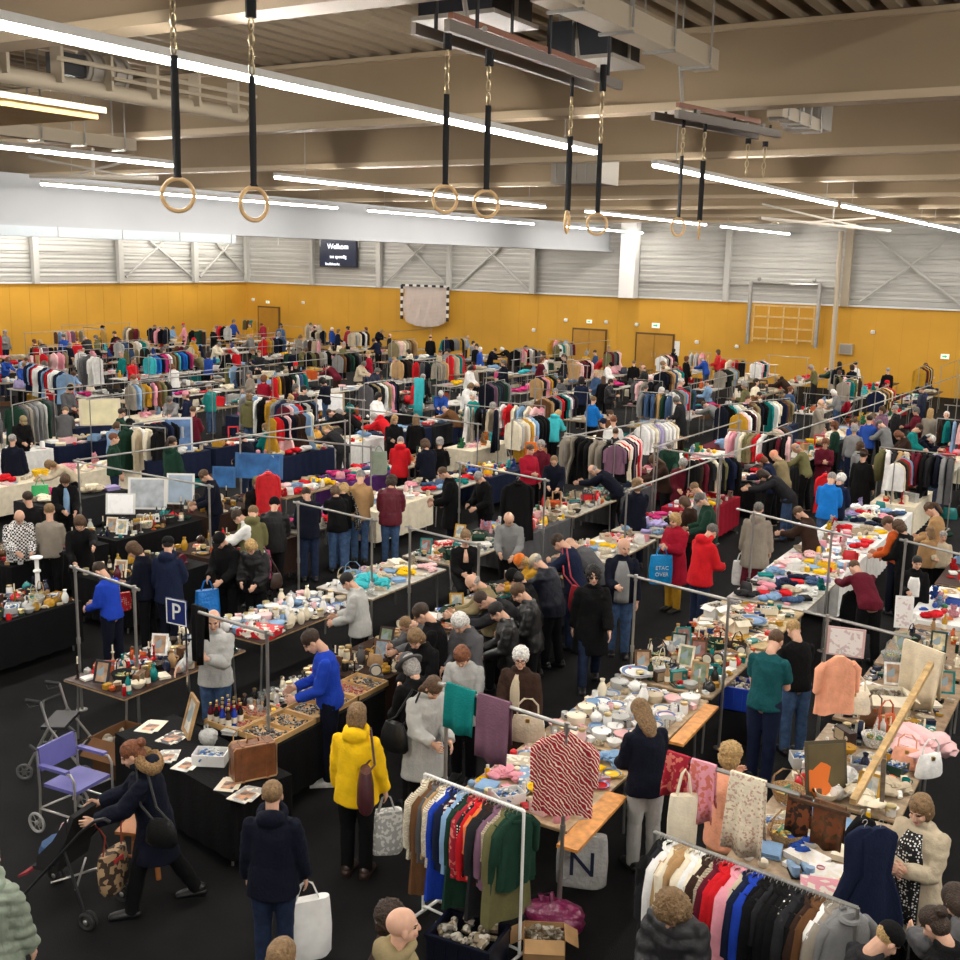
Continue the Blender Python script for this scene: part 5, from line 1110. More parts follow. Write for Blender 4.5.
# block L (black-clothed bric-a-brac row), block M (row with the parking sign), block R (right-hand row)
def stall(x0, x1, y0, y1, theme, n, where, cloth=None, near=True, top=(.05, .028, .022), keep=None, tl=None, sc=.85, rz=0):
    table(x0, x1, y0, y1, tl or where.replace('on the ', '', 1)+', spread with goods', cloth, near=near, top=top, rz=rz)
    if n: scatter(x0+.02, x1-.02, y0+.02, y1-.02, .757, theme, int(n*1.45), where, y0 < 15.5, keep, sc)
DK = (.05, .026, .022)
stall(-10.5, -9.47, 8.0, 9.95, 'bric', 62, 'on the brown table left of the parking sign', None, True, DK)
stall(-10.5, -9.47, 10.25, 12.35, 'china', 70, 'on the crockery table behind the grey-jacketed vendor', None, True, DK)
stall(-10.5, -9.45, 12.6, 14.6, 'bright', 26, 'on the table beside the turquoise cloth', None, True, (.5, .48, .44))
for i, (y0, y1, th, wh) in enumerate(((14.85, 16.85, 'books', 'on the book table beside the fleece vendor'), (17.05, 19.05, 'bright', 'on the second light table behind the fleece vendor'), (19.25, 21.25, 'bric', 'on the third light table behind the fleece vendor'), (21.45, 23.4, 'books', 'on the fourth light table behind the fleece vendor'))):
    stall(-10.5, -9.45, y0, y1, th, 40, wh, 'dgrey' if i % 2 else None, True, (.45, .42, .36))
stall(-8.76, -6.74, 7.12, 7.82, 'books', 0, 'at the near end with the suitcase', 'black', True, DK, tl='black-clothed market table at the near end holding the suitcase', rz=-.19)
stall(-8.3, -7.22, 7.98, 9.87, 'china', 0, 'on the trinket tray table', 'black', True, DK, tl='black-clothed market table under the wooden trinket trays')
stall(-8.4, -7.4, 9.95, 11.95, 'dark', 44, 'on the dark curio table beside the dark-haired man', 'dbrown', True, DK)
stall(-8.4, -7.4, 12.1, 14.1, 'books', 30, 'on the table before the seated woman in black', None, True, DK)
stall(-8.4, -7.4, 14.3, 16.3, 'bric', 28, 'on the table beside the grey fleece vendor', 'charcoal', True, DK)
stall(-8.4, -7.4, 16.5, 18.5, 'bright', 26, 'on the table behind the grey fleece vendor', None, True, (.5, .45, .36))
stall(-8.4, -7.4, 18.7, 20.7, 'cloth', 18, 'on the cloth table beside the maroon coat', None, True, (.5, .45, .36))
stall(-8.4, -7.4, 21.2, 23.2, 'bright', 20, 'on the red-clothed table', 'crimson', True, DK)
stall(-13.95, -12.8, 6.0, 8.0, 'bric', 50, 'on the black-clothed table at the left edge', 'black', True, DK)
stall(-13.95, -12.8, 8.1, 10.1, 'bric', 85, 'on the black-clothed table before the plaid shirt', 'black', True, DK)
stall(-13.95, -12.75, 10.9, 12.6, 'dark', 30, 'on the black-clothed table behind the navy jacket', 'black', True, DK)
for i, (y0, y1, th, wh) in enumerate(((12.8, 14.8, 'bric', 'on the table in front of the large frames'), (15.0, 17.0, 'cloth', 'on the table behind the brown jacket'), (17.2, 19.2, 'china', 'on the table behind the maroon puffer'), (19.4, 21.4, 'cloth', 'on the table beside the red jacket'), (21.6, 23.4, 'toys', 'on the table behind the red jacket'))):
    stall(-13.95, -12.8, y0, y1, th, 34, wh, ['dbrown', None, 'cream', None, 'navy'][i], True, (.42, .4, .36))
for i, (y0, y1, th, wh) in enumerate(((10.6, 12.5, 'bric', 'on the table behind the plaid shirt'), (12.7, 14.7, 'bric', 'on the table of large frames'), (14.9, 16.9, 'dark', 'on the table behind the navy vendor'), (17.1, 19.1, 'bright', 'on the table with the blue poster'), (19.3, 21.3, 'cloth', 'on the purple-clothed table'), (21.5, 23.4, 'bric', 'on the table before the leaning vendor'))):
    stall(-16.05, -15.05, y0, y1, th, 34, wh, ['black', 'black', 'dbrown', None, 'purple', None][i], True, (.3, .2, .12))
# block R
stall(-5.15, -3.95, 8.15, 9.75, 'bright', 70, 'on the crowded table behind the red dress', None, True, (.5, .36, .22), sc=.85)
stall(-5.15, -3.95, 9.85, 11.75, 'china', 90, 'on the crockery table beside the white-trousered woman', None, True, (.5, .36, .22), sc=.88)
stall(-5.15, -3.95, 11.85, 13.75, 'bric', 95, 'on the crowded table left of the teal t-shirt', None, True, (.4, .3, .2), sc=.85)
stall(-5.15, -3.95, 13.85, 15.75, 'books', 40, 'on the table with the blue oval dish', None, True, (.4, .28, .12))
stall(-5.15, -3.95, 15.85, 17.75, 'cloth', 44, 'on the table below the taupe parka', None, True, (.6, .58, .52))
stall(-5.15, -3.95, 17.85, 19.75, 'bright', 50, 'on the table left of the rust sweater', 'white', True, (.6, .58, .52))
stall(-5.15, -3.95, 19.85, 21.75, 'bright', 30, 'on the white table behind the rust sweater', 'white', True, (.6, .58, .52))
stall(-5.15, -3.95, 22.0, 23.9, 'cloth', 18, 'on the white table right of the blue jacket', 'white', True, (.6, .58, .52))
stall(-2.62, -1.5, 8.45, 9.9, 'bright', 22, 'on the heaped table left of the beige coat', None, True, (.4, .3, .2), sc=.88)
stall(-2.62, -1.5, 10.0, 11.9, 'bric', 42, 'on the heaped table under the cream cloth', None, True, (.4, .3, .2), sc=.9)
stall(-2.62, -1.5, 12.1, 14.0, 'books', 34, 'on the book table right of the notice', None, True, (.3, .2, .12))
stall(-2.62, -1.5, 14.2, 16.2, 'bric', 30, 'on the table below the white star', None, True, (.3, .2, .12))
stall(-2.62, -1.5, 16.4, 18.4, 'toys', 24, 'on the table right of the tan scarf', 'white', True, DK)
stall(-2.62, -1.5, 18.6, 20.6, 'bright', 20, 'on the table at the right edge', None, True, DK)
# ---------------------------------------------------------------- stall frames seen well enough to place one by one
def fr(a, c, label, posts=(0, 1), z=1.86, over=.1):
    p, q = G(*a, z), G(*c, z); stall_frame(p, q, z, label, 'steel stall frames', posts, over)
fr((75, 568), (134, 588), 'steel stall frame over the brown table at left')
fr((205, 614), (267, 633), 'steel stall frame rail crossing in front of the man in light grey', (1,))
fr((298, 503), (372, 520), 'steel stall frame beside the navy-jacketed shoppers')
fr((410, 528), (479, 545), 'steel stall frame in front of the seated woman in black')
fr((447, 686), (567, 726), 'steel stall frame carrying the teal and mauve cloths')
fr((636, 577), (729, 600), 'steel stall frame beside the bald man in grey hoodie', over=.12)
fr((754, 513), (832, 532), 'steel stall frame beside the taupe parka', over=.35)
fr((828, 617), (884, 631), 'steel stall frame carrying the framed notice', (0,), over=.3)
fr((686, 760), (787, 791), 'steel stall frame hung with the pink bags and white jacket', (0,), 1.75)
fr((906, 541), (975, 558), 'steel stall frame at the right edge by the child', (0,))
fr((627, 491), (720, 457), 'long steel rail slanting behind the red jacket', (0, 1)); fr((722, 456), (960, 375), 'long steel rail slanting away at right', (0, 1))
fr((655, 447), (740, 421), 'long steel rail above the rack of white shirts', (0, 1)); fr((565, 437), (655, 420), 'steel rail above the rack of pale coats', (0, 1))
fr((78, 460), (240, 437), 'long steel rail above the large frames', (0, 1)); fr((78, 462), (209, 486), 'steel stall frame beside the navy vendor', (1,))
fr((45, 390), (240, 371), 'long steel rail above the grey hanging coats', (0, 1)); fr((240, 437), (345, 421), 'long steel rail behind the leaning vendor', (1,))
fr((240, 434), (371, 447), 'steel stall frame above the purple-clothed table', (0, 1)); fr((460, 463), (545, 480), 'steel stall frame beside the black coat hanging in the middle', (0, 1))
fr((350, 408), (478, 424), 'steel stall frame behind the red jacket', (0, 1)); fr((658, 448), (720, 458), 'steel cross rail near the rack of white shirts', (0,))
# ---------------------------------------------------------------- hero pieces
transport_chair((-8.72, 6.72, 0), -1.47)
rollator((-9.88, 7.48, 0), -1.03)
stroller((-7.60, 5.78, 0), 1.75)
q = G(146, 868); wooden_stool((q.x, q.y, 0), .4)
suitcase((-6.93, 7.36, .757), 1.05)
trays()
pm = G(213, 640, 1.3)
# flat goods on the near end table
W_ = 'on the black-clothed end table'
for k, px, py, rz, col, sc in (('magazine', 150, 727, .3, 'cream', 1.0), ('magazine', 172, 738, .1, 'dgrey', 1.0), ('magazine', 166, 757, .5, 'lgrey', .9), ('magazine', 186, 765, .2, 'white', .9), ('magazine', 228, 785, .4, 'cream', .9), ('magazine', 245, 795, .1, 'lgrey', 1.0), ('storage_tub', 211, 762, .5, 'white', 1.05), ('plastic_bag', 208, 745, 0, 'lgrey', .72), ('handbag', 240, 755, .9, 'tan', .8), ('folded_cloth', 232, 733, .3, 'lgrey', .7)):
    p = G(px, py, .757); item(k, (p.x, p.y, .757), rz, col, W_, sc=sc)
o = item('picture_frame', G(186, 735, .757)+V((.02, .05, .2)), -.55, 'tan', W_, 'empty tan wooden frame leaning beside the bottles on the end table', tilt=(1.3, 0), sc=1.3)
# bottles and small figures filling the tray table
for i in range(15):
    item('bottle', (-8.18+.085*(i % 4)+R.uniform(-.01, .01), 8.06+.085*(i//4), .757), 0, ['maroon', 'black', 'royal', 'dbrown', 'crimson'][i % 5], 'on the trinket tray table', sc=.8)
for i in range(60):
    x = -8.2+.115*(i % 4)+R.uniform(-.02, .02); y = 8.56+.09*(i//4)
    if y < 9.8: item(R.choice(['mug', 'figurine', 'jar', 'toy_car', 'drinking_glass']), (x+(.02 if y < 9.2 else 0), y, .757), R.uniform(0, 6), R.choice(['white', 'black', 'cream', 'lgrey', 'red', 'yellow', 'black', 'white']), 'on the trinket tray table', sc=.85)
# box under the brown table, teal box, etc.
item('cardboard_box', (-9.2, 7.86, 0), .1, 'brown', '', 'large open brown box under the near end of the brown table', sc=2.0)
item('cardboard_box', (-3.78, 7.45, 0), .5, 'tan', 'on the floor below the near clothes rack', 'open tan box of small colourful oddments on the floor below the clothes rack', sc=1.0)
item('plastic_crate', (-4.25, 7.0, 0), .1, 'dnavy', '', 'dark blue crate of metal oddments on the floor before the clothes rack', sc=1.1)
p = G(763, 702, 0); 
item('plastic_crate', G(744, 706, .42), .12, 'royal', '', 'royal blue crate heaped with white cloth left of the teal t-shirt', sc=1.05)
b = MB(); b.box((0, 0, .2), (.5, .4, .4)); tag(link('storage_chest', b.mesh('storage_chest', BLACK, False), None, G(744, 706, .42)-V((0, 0, .42)), .12), 'black chest carrying the royal blue crate', 'chest')
# wooden plank and leaning poles at the right
def plank(a, c, w, t_, label, name='wooden_plank', col=(.62, .27, .07)):
    a, c = V(a), V(c); d = c-a; M_ = d.to_track_quat('Y', 'Z').to_matrix(); b = MB(); b.box((0, 0, 0), (w, d.length, t_)); o = link(name, b.mesh(name, WOODC, False), None, (a+c)/2, color=col); o.rotation_euler = M_.to_euler(); tag(o, label, 'plank')
plank(G(567, 849, .74), G(617, 795, .74), .2, .03, 'bare orange wooden board jutting from the crowded table behind the red dress')
plank(G(676, 744, .74), G(712, 706, .74), .16, .03, 'bare orange wooden board along the table beside the white-trousered woman')
plank(G(931, 664, 1.95), G(853, 802, 1.5), .055, .055, 'long pale wooden pole sloping across the heaped table at right', 'wooden_pole', (.50, .33, .15))
plank(G(884, 757, 1.6), G(882, 800, 1.0), .04, .04, 'short upright grey pole under the sloping wooden pole', 'metal_pole', (.25, .2, .15))
# hung cloths on the near frame
a, c = G(447, 686, 1.86), G(476, 696, 1.86); draped('hanging_cloth', a, c, 1.882, .40, 'teal', 'teal cloth hanging over the rail, left of the mauve cloth', 'cloth', back=.6)
a, c = G(479, 697, 1.86), G(511, 707, 1.86); draped('hanging_cloth', a, c, 1.882, .56, (.17, .085, .125), 'mauve towel hanging over the rail, right of the teal cloth', 'cloth', back=.7)
q = G(566, 727, 1.84); garment('shirt', q+V((0, 0, .0)), vd(q)-.1, 'crimson', 'red and cream zigzag patterned dress hanging at the end of the rail', 'single hung garments', 'zigzag', sc=1.12, v=1)
q = G(540, 725, 1.84); b = MB()
o = item('handbag', G(527, 740, 1.45), vd(q), 'beige', '', 'beige folded handbag hanging from the rail beside the red dress', sc=1.2)
a, c = G(193, 609, 1.84), G(207, 614, 1.84); draped('black_cloth', a, c, 1.88, .62, 'black', 'black cloth hanging from the rail between the parking sign and the bald man', 'cloth', back=.6, hemv=4)
# near clothes rack
a, c = G(425, 774, 1.35), G(524, 811, 1.35); rack(a, c, 1.35, 'white clothes rack packed with garments near the camera', WHITEP)
RK = ['cream', 'beige', 'brown', 'dgrey', 'camel', 'cream', 'white', 'royal', 'navy', 'maroon', 'light_blue', 'black', 'dgreen', 'crimson', 'black', 'red', 'orange', 'charcoal', 'dbrown', 'charcoal', 'mauve', 'beige', 'olive', 'dgreen', 'dgreen']
d_ = c-a
for k in range(25):
    kd = ['jacket', 'shirt', 'coat', 'jacket', 'shirt'][k % 5]; pt = {0: 'knit', 5: 'knit', 11: 'dots', 13: 'floral', 14: 'dots', 16: 'floral', 21: 'knit', 9: 'stripe'}.get(k)
    garment(kd, a+d_*(.03+.92*(k+.5)/25)+V((0, 0, -.01)), math.atan2(d_.y, d_.x)+PI/2+R.uniform(-.12, .12)-.25, RK[k], f'{cname(RK[k])} {kd} hanging on the near white rack', 'garments on the near white rack', pt, sc=.92)
# right-hand rack
a, c = G(655, 832, 1.45), G(858, 908, 1.45); rack(a, c, 1.45, 'steel clothes rack packed with garments at lower right', STEEL)
RK = ['black', 'charcoal', 'white', 'cream', 'camel', 'tan', 'cream', 'white', 'cream', 'dbrown', 'beige', 'maroon', 'red', 'red', 'pink', 'beige', 'navy', 'royal', 'black', 'black', 'charcoal', 'black', 'black', 'black', 'charcoal', 'black', 'dbrown', 'brown', 'white', 'taupe', 'grey', 'grey']
d_ = c-a
for k in range(32):
    kd = ['shirt', 'jacket', 'jacket', 'shirt', 'coat'][k % 5]
    garment(kd, a+d_*(.02+.95*(k+.5)/32)+V((0, 0, -.01)), math.atan2(d_.y, d_.x)+PI/2+R.uniform(-.15, .15)-(.5 if k in (4, 5, 30, 31) else .2), RK[k], f'{cname(RK[k])} {kd} hanging on the steel rack at lower right', 'garments on the lower right rack', {10: 'knit', 23: 'dots'}.get(k), sc=.95)
# things hung on the right frame
q = G(693, 770, 1.72); tote(q+V((-.04, -.06, .02)), vd(q)+.3, .24, .44, .14, 'cream', 'cream cloth sling bag hanging on the frame under the pink scarves', name='sling_bag', handle=.22)
a, c = G(668, 755, 1.75), G(690, 762, 1.75); draped('scarf', a, c, 1.772, .36, 'crimson', 'crimson scarf hanging at the left end of the right frame', 'scarf', PATT['floral'], back=.8, wav=.05, hemv=-3)
a, c = G(692, 763, 1.75), G(716, 770, 1.75); draped('scarf', a, c, 1.772, .46, 'pink', 'pink scarf hanging beside the cream sling bag', 'scarf', PATT['floral'], back=.8, wav=.05, hemv=-3)
a, c = G(731, 775, 1.75), G(766, 786, 1.75); draped('embroidered_jacket', a, c, 1.772, .62, 'cream', 'white embroidered jacket draped over the right frame', 'jacket', PATT['lace'], back=.8, wav=.035, hemv=-3)
a, c = G(789, 795, 1.55), G(812, 802, 1.55); draped('velvet_cloth', a, c, 1.57, .30, 'dbrown', 'dark brown patterned velvet cloth hanging left of its pair', 'cloth', PATT['velvet'], back=.9)
a, c = G(815, 802, 1.55), G(846, 812, 1.55); draped('velvet_cloth', a, c, 1.57, .34, 'brown', 'brown patterned velvet cloth with fringe hanging right of its pair', 'cloth', PATT['velvet'], back=.9)
plank(G(789, 797, 1.555), G(850, 815, 1.555), .03, .03, 'dark wooden bar carrying the brown velvet cloths', 'wooden_bar', (.08, .04, .02))
for px, nm in ((873, 'left'), (889, 'right')):
    q = G(px-8, 822, 1.62); garment('dress', q, vd(q)+.55, 'navy', f'long navy dress hanging beside the polka dot blouse, {nm} of two', 'navy dresses at the right', None, sc=.9, v=px % 3)
q = G(862, 812, 1.62); garment('dress', q, vd(q)+.9, 'black', 'long black dress hanging behind the navy dresses', 'single hung garments', None)
q = G(840, 652, 1.84); garment('shirt', q, vd(q)+.5, 'peach', 'peach shirt hanging below the framed notice', 'single hung garments', None, sc=.95)
q = G(852, 680, 1.42); item('handbag', G(853, 712, 1.08), vd(q), 'cream', '', 'cream leather handbag with dark straps below the peach shirt', sc=1.25)
NOT = mat('notice_print', (.80, .76, .73), .6, wave=('patch', 30, (.62, .50, .50), .8))
q = G(846, 642, 1.63); board('framed_notice', q, vd(q), .40, .33, 0, NOT, (.62, .42, .40), 'framed white notice clipped to the rail above the peach shirt', 'notice')
q = G(904, 612, 1.10); board('price_list', q, vd(q)+.2, .24, .44, -.15, NOT, (.8, .8, .78), 'tall white price list board leaning on the box at right', 'sign')
item('cardboard_box', (-2.15, 12.55, .757), .4, 'cream', '', 'cream open box tilted below the white price list', sc=1.2)
a, c = G(905, 640, 1.5), G(945, 655, 1.5); draped('cream_blanket', a, c, 1.5, .7, (.72, .62, .45), 'cream fleece blanket thrown over the sloping wooden pole', 'blanket', back=.8, wav=.06, hemv=2)
item('crumpled_garment', G(927, 752, .84)-V((0, 0, .083)), .4, 'lpink', '', 'pale pink blanket heaped on the table under the wooden pole', sc=1.9)
HEAP = 'on the heaped table left of the beige coat'
for k, px, py, z, rz, col, sc, lab in (('basket', 787, 800, .757, .3, 'tan', 1.0, 'round tan wicker basket with handle beside the white embroidered jacket'), ('basket', 785, 842, .757, .8, 'camel', 1.0, 'wicker basket below the dark velvet cloth'), ('storage_tub', 806, 765, .757, .5, 'lgrey', 1.0, 'clear grey tub of oddments beside the leaning painting'), ('storage_tub', 866, 772, .757, .2, 'lgrey', 1.0, 'clear grey tub on the heaped table below the sloping pole'), ('handbag', 872, 725, .757, .6, 'brown', 1.1, 'brown leather bag standing above the leaning painting, left of two'), ('handbag', 884, 735, .757, 1.0, 'rust', 1.2, 'rust brown leather bag standing above the leaning painting, right of two'), ('handbag', 905, 768, .757, .2, 'peach', 1.1, 'peach handbag with red lining under the wooden pole'), ('handbag', 928, 776, .757, .9, 'white', 1.2, 'white crumpled handbag at the right of the heaped table'), ('crumpled_garment', 850, 785, .757, 0, 'white', .9, 'white crumpled blouse beside the grey tub'), ('crumpled_garment', 872, 805, .757, 1, 'cream', 1.1, 'cream crumpled cloth below the sloping pole'), ('crumpled_garment', 803, 850, .757, .7, 'blue', .7, 'blue crumpled cloth below the dark velvet cloth'), ('pair_of_shoes', 800, 872, .757, .5, 'light_blue', 1.0, 'pair of pale blue shoes at the near edge of the heaped table'), ('game_box', 832, 878, .757, .3, 'white', 1.0, 'white flat box at the near edge of the heaped table'), ('game_box', 826, 895, .757, .3, 'pink', 1.1, 'pink flat box behind the grey hanging sweater'), ('crumpled_garment', 895, 795, .757, .2, 'beige', .9, 'beige crumpled cloth at the right of the sloping pole'), ('bowl', 826, 800, .757, 0, 'cream', 1.1, 'shallow cream bowl behind the dark velvet cloths')):
    item(k, G(px, py, z), rz, col, HEAP, lab, sc=sc)
q = G(826, 770, 1.0); board('leaning_painting', q, vd(q)+.5, .42, .56, -.25, mat('orange_figure', (.10, .075, .03), .5, nz=(3, .3), wave=('patch', 6, (.70, .16, .02), .72)), (.07, .055, .03), 'dark painting with orange figure leaning among the heaped goods', 'picture')
garment('jacket', G(862, 585, 1.05), .3, 'black', 'black jacket hung over a folding chair behind the rust sweater', 'single hung garments', None, near=False)
folding_chair((-3.1, 14.3, 0), .3, 'black folding chair under the black jacket behind the rust sweater')
# framed pictures at left, posters, boards
for px, py, w, h, l, c_ in ((148, 495, .75, .62, 'large white framed picture standing on the table, left of two', (.75, .74, .7)), (181, 490, .55, .62, 'large white framed blue picture standing beside the navy vendor', (.75, .74, .7)), (121, 500, .55, .4, 'plain cream board leaning left of the large white frames', (.6, .5, .36))):
    q = G(px, py+14, .76); q.z = .76+h/2; board('large_picture', q, vd(q)-.25, w, h, -.2, mat('misty_picture', (.42, .45, .48), .4, nz=(4, .4)) if px == 148 else mat('blue_picture', (.36, .45, .55), .4, nz=(3, .25)) if px == 181 else CARD, c_, l, 'picture', .03)
q = G(259, 466, 1.25); board('poster', q, vd(q)-.3, 1.05, .55, -.1, mat('blue_poster', (.03, .13, .34), .4, nz=(3, .6), wave=('patch', 5, (.3, .42, .55), .8)), (.05, .15, .35), 'large blue poster standing behind the red cape and the woman in olive hat', 'poster')
q = G(224, 477, 1.0); board('poster', q, vd(q)-.3, .5, .45, -.1, MATS['blue_poster'], (.05, .15, .35), 'small blue poster left of the large blue poster', 'poster')
q = G(178, 435, 1.2); board('landscape_picture', q, vd(q), .72, .9, 0, mat('landscape', (.12, .22, .42), .4, nz=(2, .8)), (.7, .72, .75), 'blue and orange landscape picture standing in the middle stalls at left', 'picture')
q = G(100, 412, 1.3); board('pale_board', q, vd(q), 1.1, .75, 0, mat('pale_board_face', (.72, .66, .42), .6, nz=(2, .2)), (.7, .62, .45), 'large pale yellow board standing behind the grey hanging coats', 'board')
q = G(330, 402, 1.0); board('tan_board', q, vd(q), .95, .6, -.2, CARD, (.40, .29, .17), 'tan cardboard board leaning behind the leaning vendor', 'board')
# P sign, teal T-shirt neighbours, misc racks in the middle distance
def midrack(px0, py0, px1, py1, z, cols, kinds, where, label, gap=.085, pats=(), hang=True):
    a, c = G(px0, py0, z), G(px1, py1, z); rack(a, c, z, label, STEEL, group=None)
    fill_rail(a, c, z, cols, kinds, where, 'garments '+where, gap, False, pats)
midrack(565, 433, 612, 440, 1.75, ['taupe', 'taupe', 'taupe', 'black', 'black', 'black', 'black'], ['coat', 'coat', 'dress'], 'on rack of grey-brown coats', 'clothes rack of grey-brown and black coats above the box table', .12)
midrack(615, 443, 634, 432, 1.75, ['mauve', 'black', 'cream', 'white', 'red', 'cream', 'lpink', 'white', 'black'], ['coat', 'shirt'], 'on slanted rack of pale shirts', 'clothes rack of pale shirts slanting beside the grey-brown coats', .1)
midrack(641, 424, 672, 420, 1.8, ['white', 'white', 'cream', 'lgrey', 'lilac', 'white'], ['shirt', 'jacket'], 'on rack of white shirts', 'clothes rack of white shirts under the long slanting rails', .13)
midrack(728, 429, 792, 435, 1.75, ['lpink', 'pink', 'lgrey', 'cream', 'olive', 'khaki', 'red', 'white', 'charcoal', 'black', 'maroon', 'black'], ['shirt', 'jacket'], 'on rack of pink and olive shirts', 'clothes rack of pink, olive and red shirts in the middle at right', .12)
midrack(880, 447, 955, 455, 1.75, ['olive', 'white', 'charcoal', 'camel', 'cream', 'maroon', 'maroon', 'black', 'charcoal', 'dnavy', 'grey', 'dgrey', 'grey'], ['jacket', 'coat'], 'on rack of coats at right', 'clothes rack of brown, maroon and grey coats at the right edge', .13)
midrack(690, 458, 735, 455, 1.7, ['black', 'dbrown', 'maroon', 'charcoal', 'cream', 'black', 'olive', 'navy'], ['jacket', 'shirt'], 'on rack behind red-clothed table', 'clothes rack of dark jackets behind the red-clothed table', .12)
midrack(720, 405, 790, 398, 1.75, ['dnavy', 'black', 'teal', 'white', 'cream', 'navy', 'brown', 'khaki'], ['coat', 'shirt'], 'on rack with the teal sweater', 'clothes rack with a teal sweater in the middle at right', .2)
midrack(12, 405, 48, 397, 1.75, ['dgreen', 'dgrey', 'taupe', 'grey', 'grey', 'lgrey'], ['coat'], 'on rack of grey coats', 'clothes rack of long grey coats at the left', .2)
midrack(30, 362, 66, 372, 1.75, ['navy', 'navy', 'light_blue', 'maroon', 'red', 'white', 'white', 'white'], ['jacket', 'coat'], 'on rack of navy and white jackets', 'clothes rack of navy, red and white jackets at left', .2)
midrack(148, 355, 188, 350, 1.75, ['turquoise', 'blue', 'bright_blue', 'navy', 'magenta', 'magenta', 'white', 'khaki', 'brown'], ['jacket'], 'on rack of blue and magenta jackets', 'clothes rack of blue and magenta jackets at left', .2)
midrack(120, 425, 165, 428, 1.7, ['dgreen', 'beige', 'cream', 'black', 'camel', 'black'], ['coat', 'jacket'], 'on rack of beige coats', 'clothes rack of beige and black coats at left', .25)
midrack(245, 393, 300, 402, 1.7, ['grey', 'navy', 'light_blue', 'white', 'black', 'lpink', 'mustard'], ['coat', 'trousers'], 'on rack with pale jeans', 'clothes rack with pale jeans and a grey coat', .2)
midrack(500, 402, 545, 406, 1.75, ['white', 'red', 'cream', 'light_blue', 'cream', 'lpink', 'pink', 'white'], ['shirt', 'dress'], 'on rack of red and white dresses', 'clothes rack of red and white dresses', .18)
q = G(518, 478, 1.84); garment('coat', q, vd(q)+.3, 'black', 'long black coat hanging from the rail above the box table', 'single hung garments', None, sc=1.1)
q = G(379, 446, 1.7); tote(q, vd(q), .36, .5, .2, 'sage', 'grey-green backpack hanging beside the red jacket', name='backpack', handle=.12)
q = G(268, 470, 1.6); garment('coat', q, vd(q), 'red', 'red quilted cape hanging beside the blue poster', 'single hung garments', 'quilt', sc=.85)
q = G(826, 472, 1.55); garment('coat', q, vd(q)+.6, 'red', 'bright red coat hanging beside the blue jacket', 'single hung garments', None, sc=.8)
q = G(419, 377, 1.9); draped('banner', G(415, 378, 2.0), G(424, 379, 2.0), 2.0, 1.2, 'turquoise', 'narrow turquoise banner hanging in the middle stalls', 'banner')
# turquoise cloth heap, red roof box, white sculpture lamp, big dishes
item('crumpled_garment', (-9.75, 12.95, .757), .3, 'turquoise', '', 'rumpled turquoise cloth on the table behind the young vendor', sc=1.5)
item('game_box', (-9.72, 10.5, .76), .2, 'red', '', 'red box with lid on the crockery table', sc=1.4)
def roofbox(): pass
for px, py, col, l in ((637, 674, 'white', 'large white china platter with grey rim at the front of the crockery table'), (660, 668, 'cream', 'white oval platter behind the large grey-rimmed platter'), (752, 622, 'light_blue', 'blue and white oval dish with handle on the corner of the book table')):
    p = G(px, py, .80); item('plate', (p.x, p.y, .80), .5, col, '', l, sc=1.7)
t = place('floor_lamp', G(160, 588, .757), 0, 'white column candle lamp standing on the black-clothed table beside the plaid shirt', 'lamp')
b = MB(); b.lathe([(.001, 0), (.07, 0), (.07, .02), (.04, .05), (.03, .3), (.055, .32), (.055, .34), (.03, .36), (.03, .5), (.09, .52), (.09, .545), (.001, .55)], 16); part(t, 'column', b, WHITEP); t.location = (-13.6, 10.0, .757)
# ================================================================ the crowd
P = person
# ---- left
P(20, 512, 'look', 170, 'jacket', 'white', 'black', None, 'blk', 'bald man in black and white plaid shirt behind the black-clothed table', mat_=PATT['plaid'])
P(49, 503, 'stand2', 20, 'sweater', 'taupe', 'black', 'short', 'lbr', 'person in taupe sweater seen from behind at left, fair short hair')
P(79, 517, 'reach', 175, 'cardigan', 'black', 'black', 'bob', 'br', 'smiling woman in black cardigan reaching over the bric-a-brac table')
P(168, 536, 'stand2', 25, 'hooded', 'navy', 'dnavy', 'crop', 'blk', 'man in navy hooded jacket and black cap seen from behind', hat='cap')
P(128, 543, 'look', 290, 'jacket', 'dnavy', 'black', 'bob', 'br', 'brown-haired woman in dark navy top beside the navy hooded jacket', h=1.66)
P(95, 563, 'look', 310, 'sweater', 'royal', 'dnavy', 'short', 'dbr', 'person in royal blue sweater bending over the black-clothed table', h=1.62)
P(213, 610, 'pole', 195, 'jacket', 'lgrey', 'denim', None, 'gr', 'bald man in light grey jacket holding the parking sign pole', skin='p')
P(217, 535, 'look', 215, 'jacket', 'black', 'black', 'crop', 'blk', 'man in black jacket and black cap with bright blue bag', hat='cap')
P(232, 512, 'browse', 285, 'jacket', 'white', 'black', 'short', 'dbr', 'brown-haired person in white jacket bending beside the black-capped man')
P(27, 491, 'stand2', 350, 'jacket', 'black', 'black', 'short', 'dbr', 'dark-haired person in black jacket seen from behind at the left edge')
P(66, 476, 'look', 170, 'jacket', 'black', 'black', 'bob', 'br', 'woman in black jacket with pale blue scarf at the left table')
P(12, 434, 'stand', 15, 'coat', 'dnavy', 'black', 'short', 'gr', 'grey-haired person in long dark navy coat at the left edge')
P(45, 463, 'lean', 250, 'sweater', 'beige', 'black', 'bob', 'lbr', 'person in beige top leaning over a table at the left edge', h=1.62)
P(24, 417, 'look', 160, 'jacket', 'black', 'black', 'crop', 'dbr', 'man in black jacket and tan cap at the far left', hat='cap', hatc='khaki')
P(66, 408, 'browse', 10, 'coat', 'dgrey', 'charcoal', 'short', 'lbr', 'person in grey coat seen from behind near the grey hanging coats')
P(122, 408, 'stand2', 80, 'coat', 'dgreen', 'black', 'short', 'dbr', 'person in long dark green coat facing right near the pale board')
P(168, 398, 'browse', 200, 'sweater', 'grey', 'black', 'old', 'dgr', 'person in grey sweater stooping left of the navy coat')
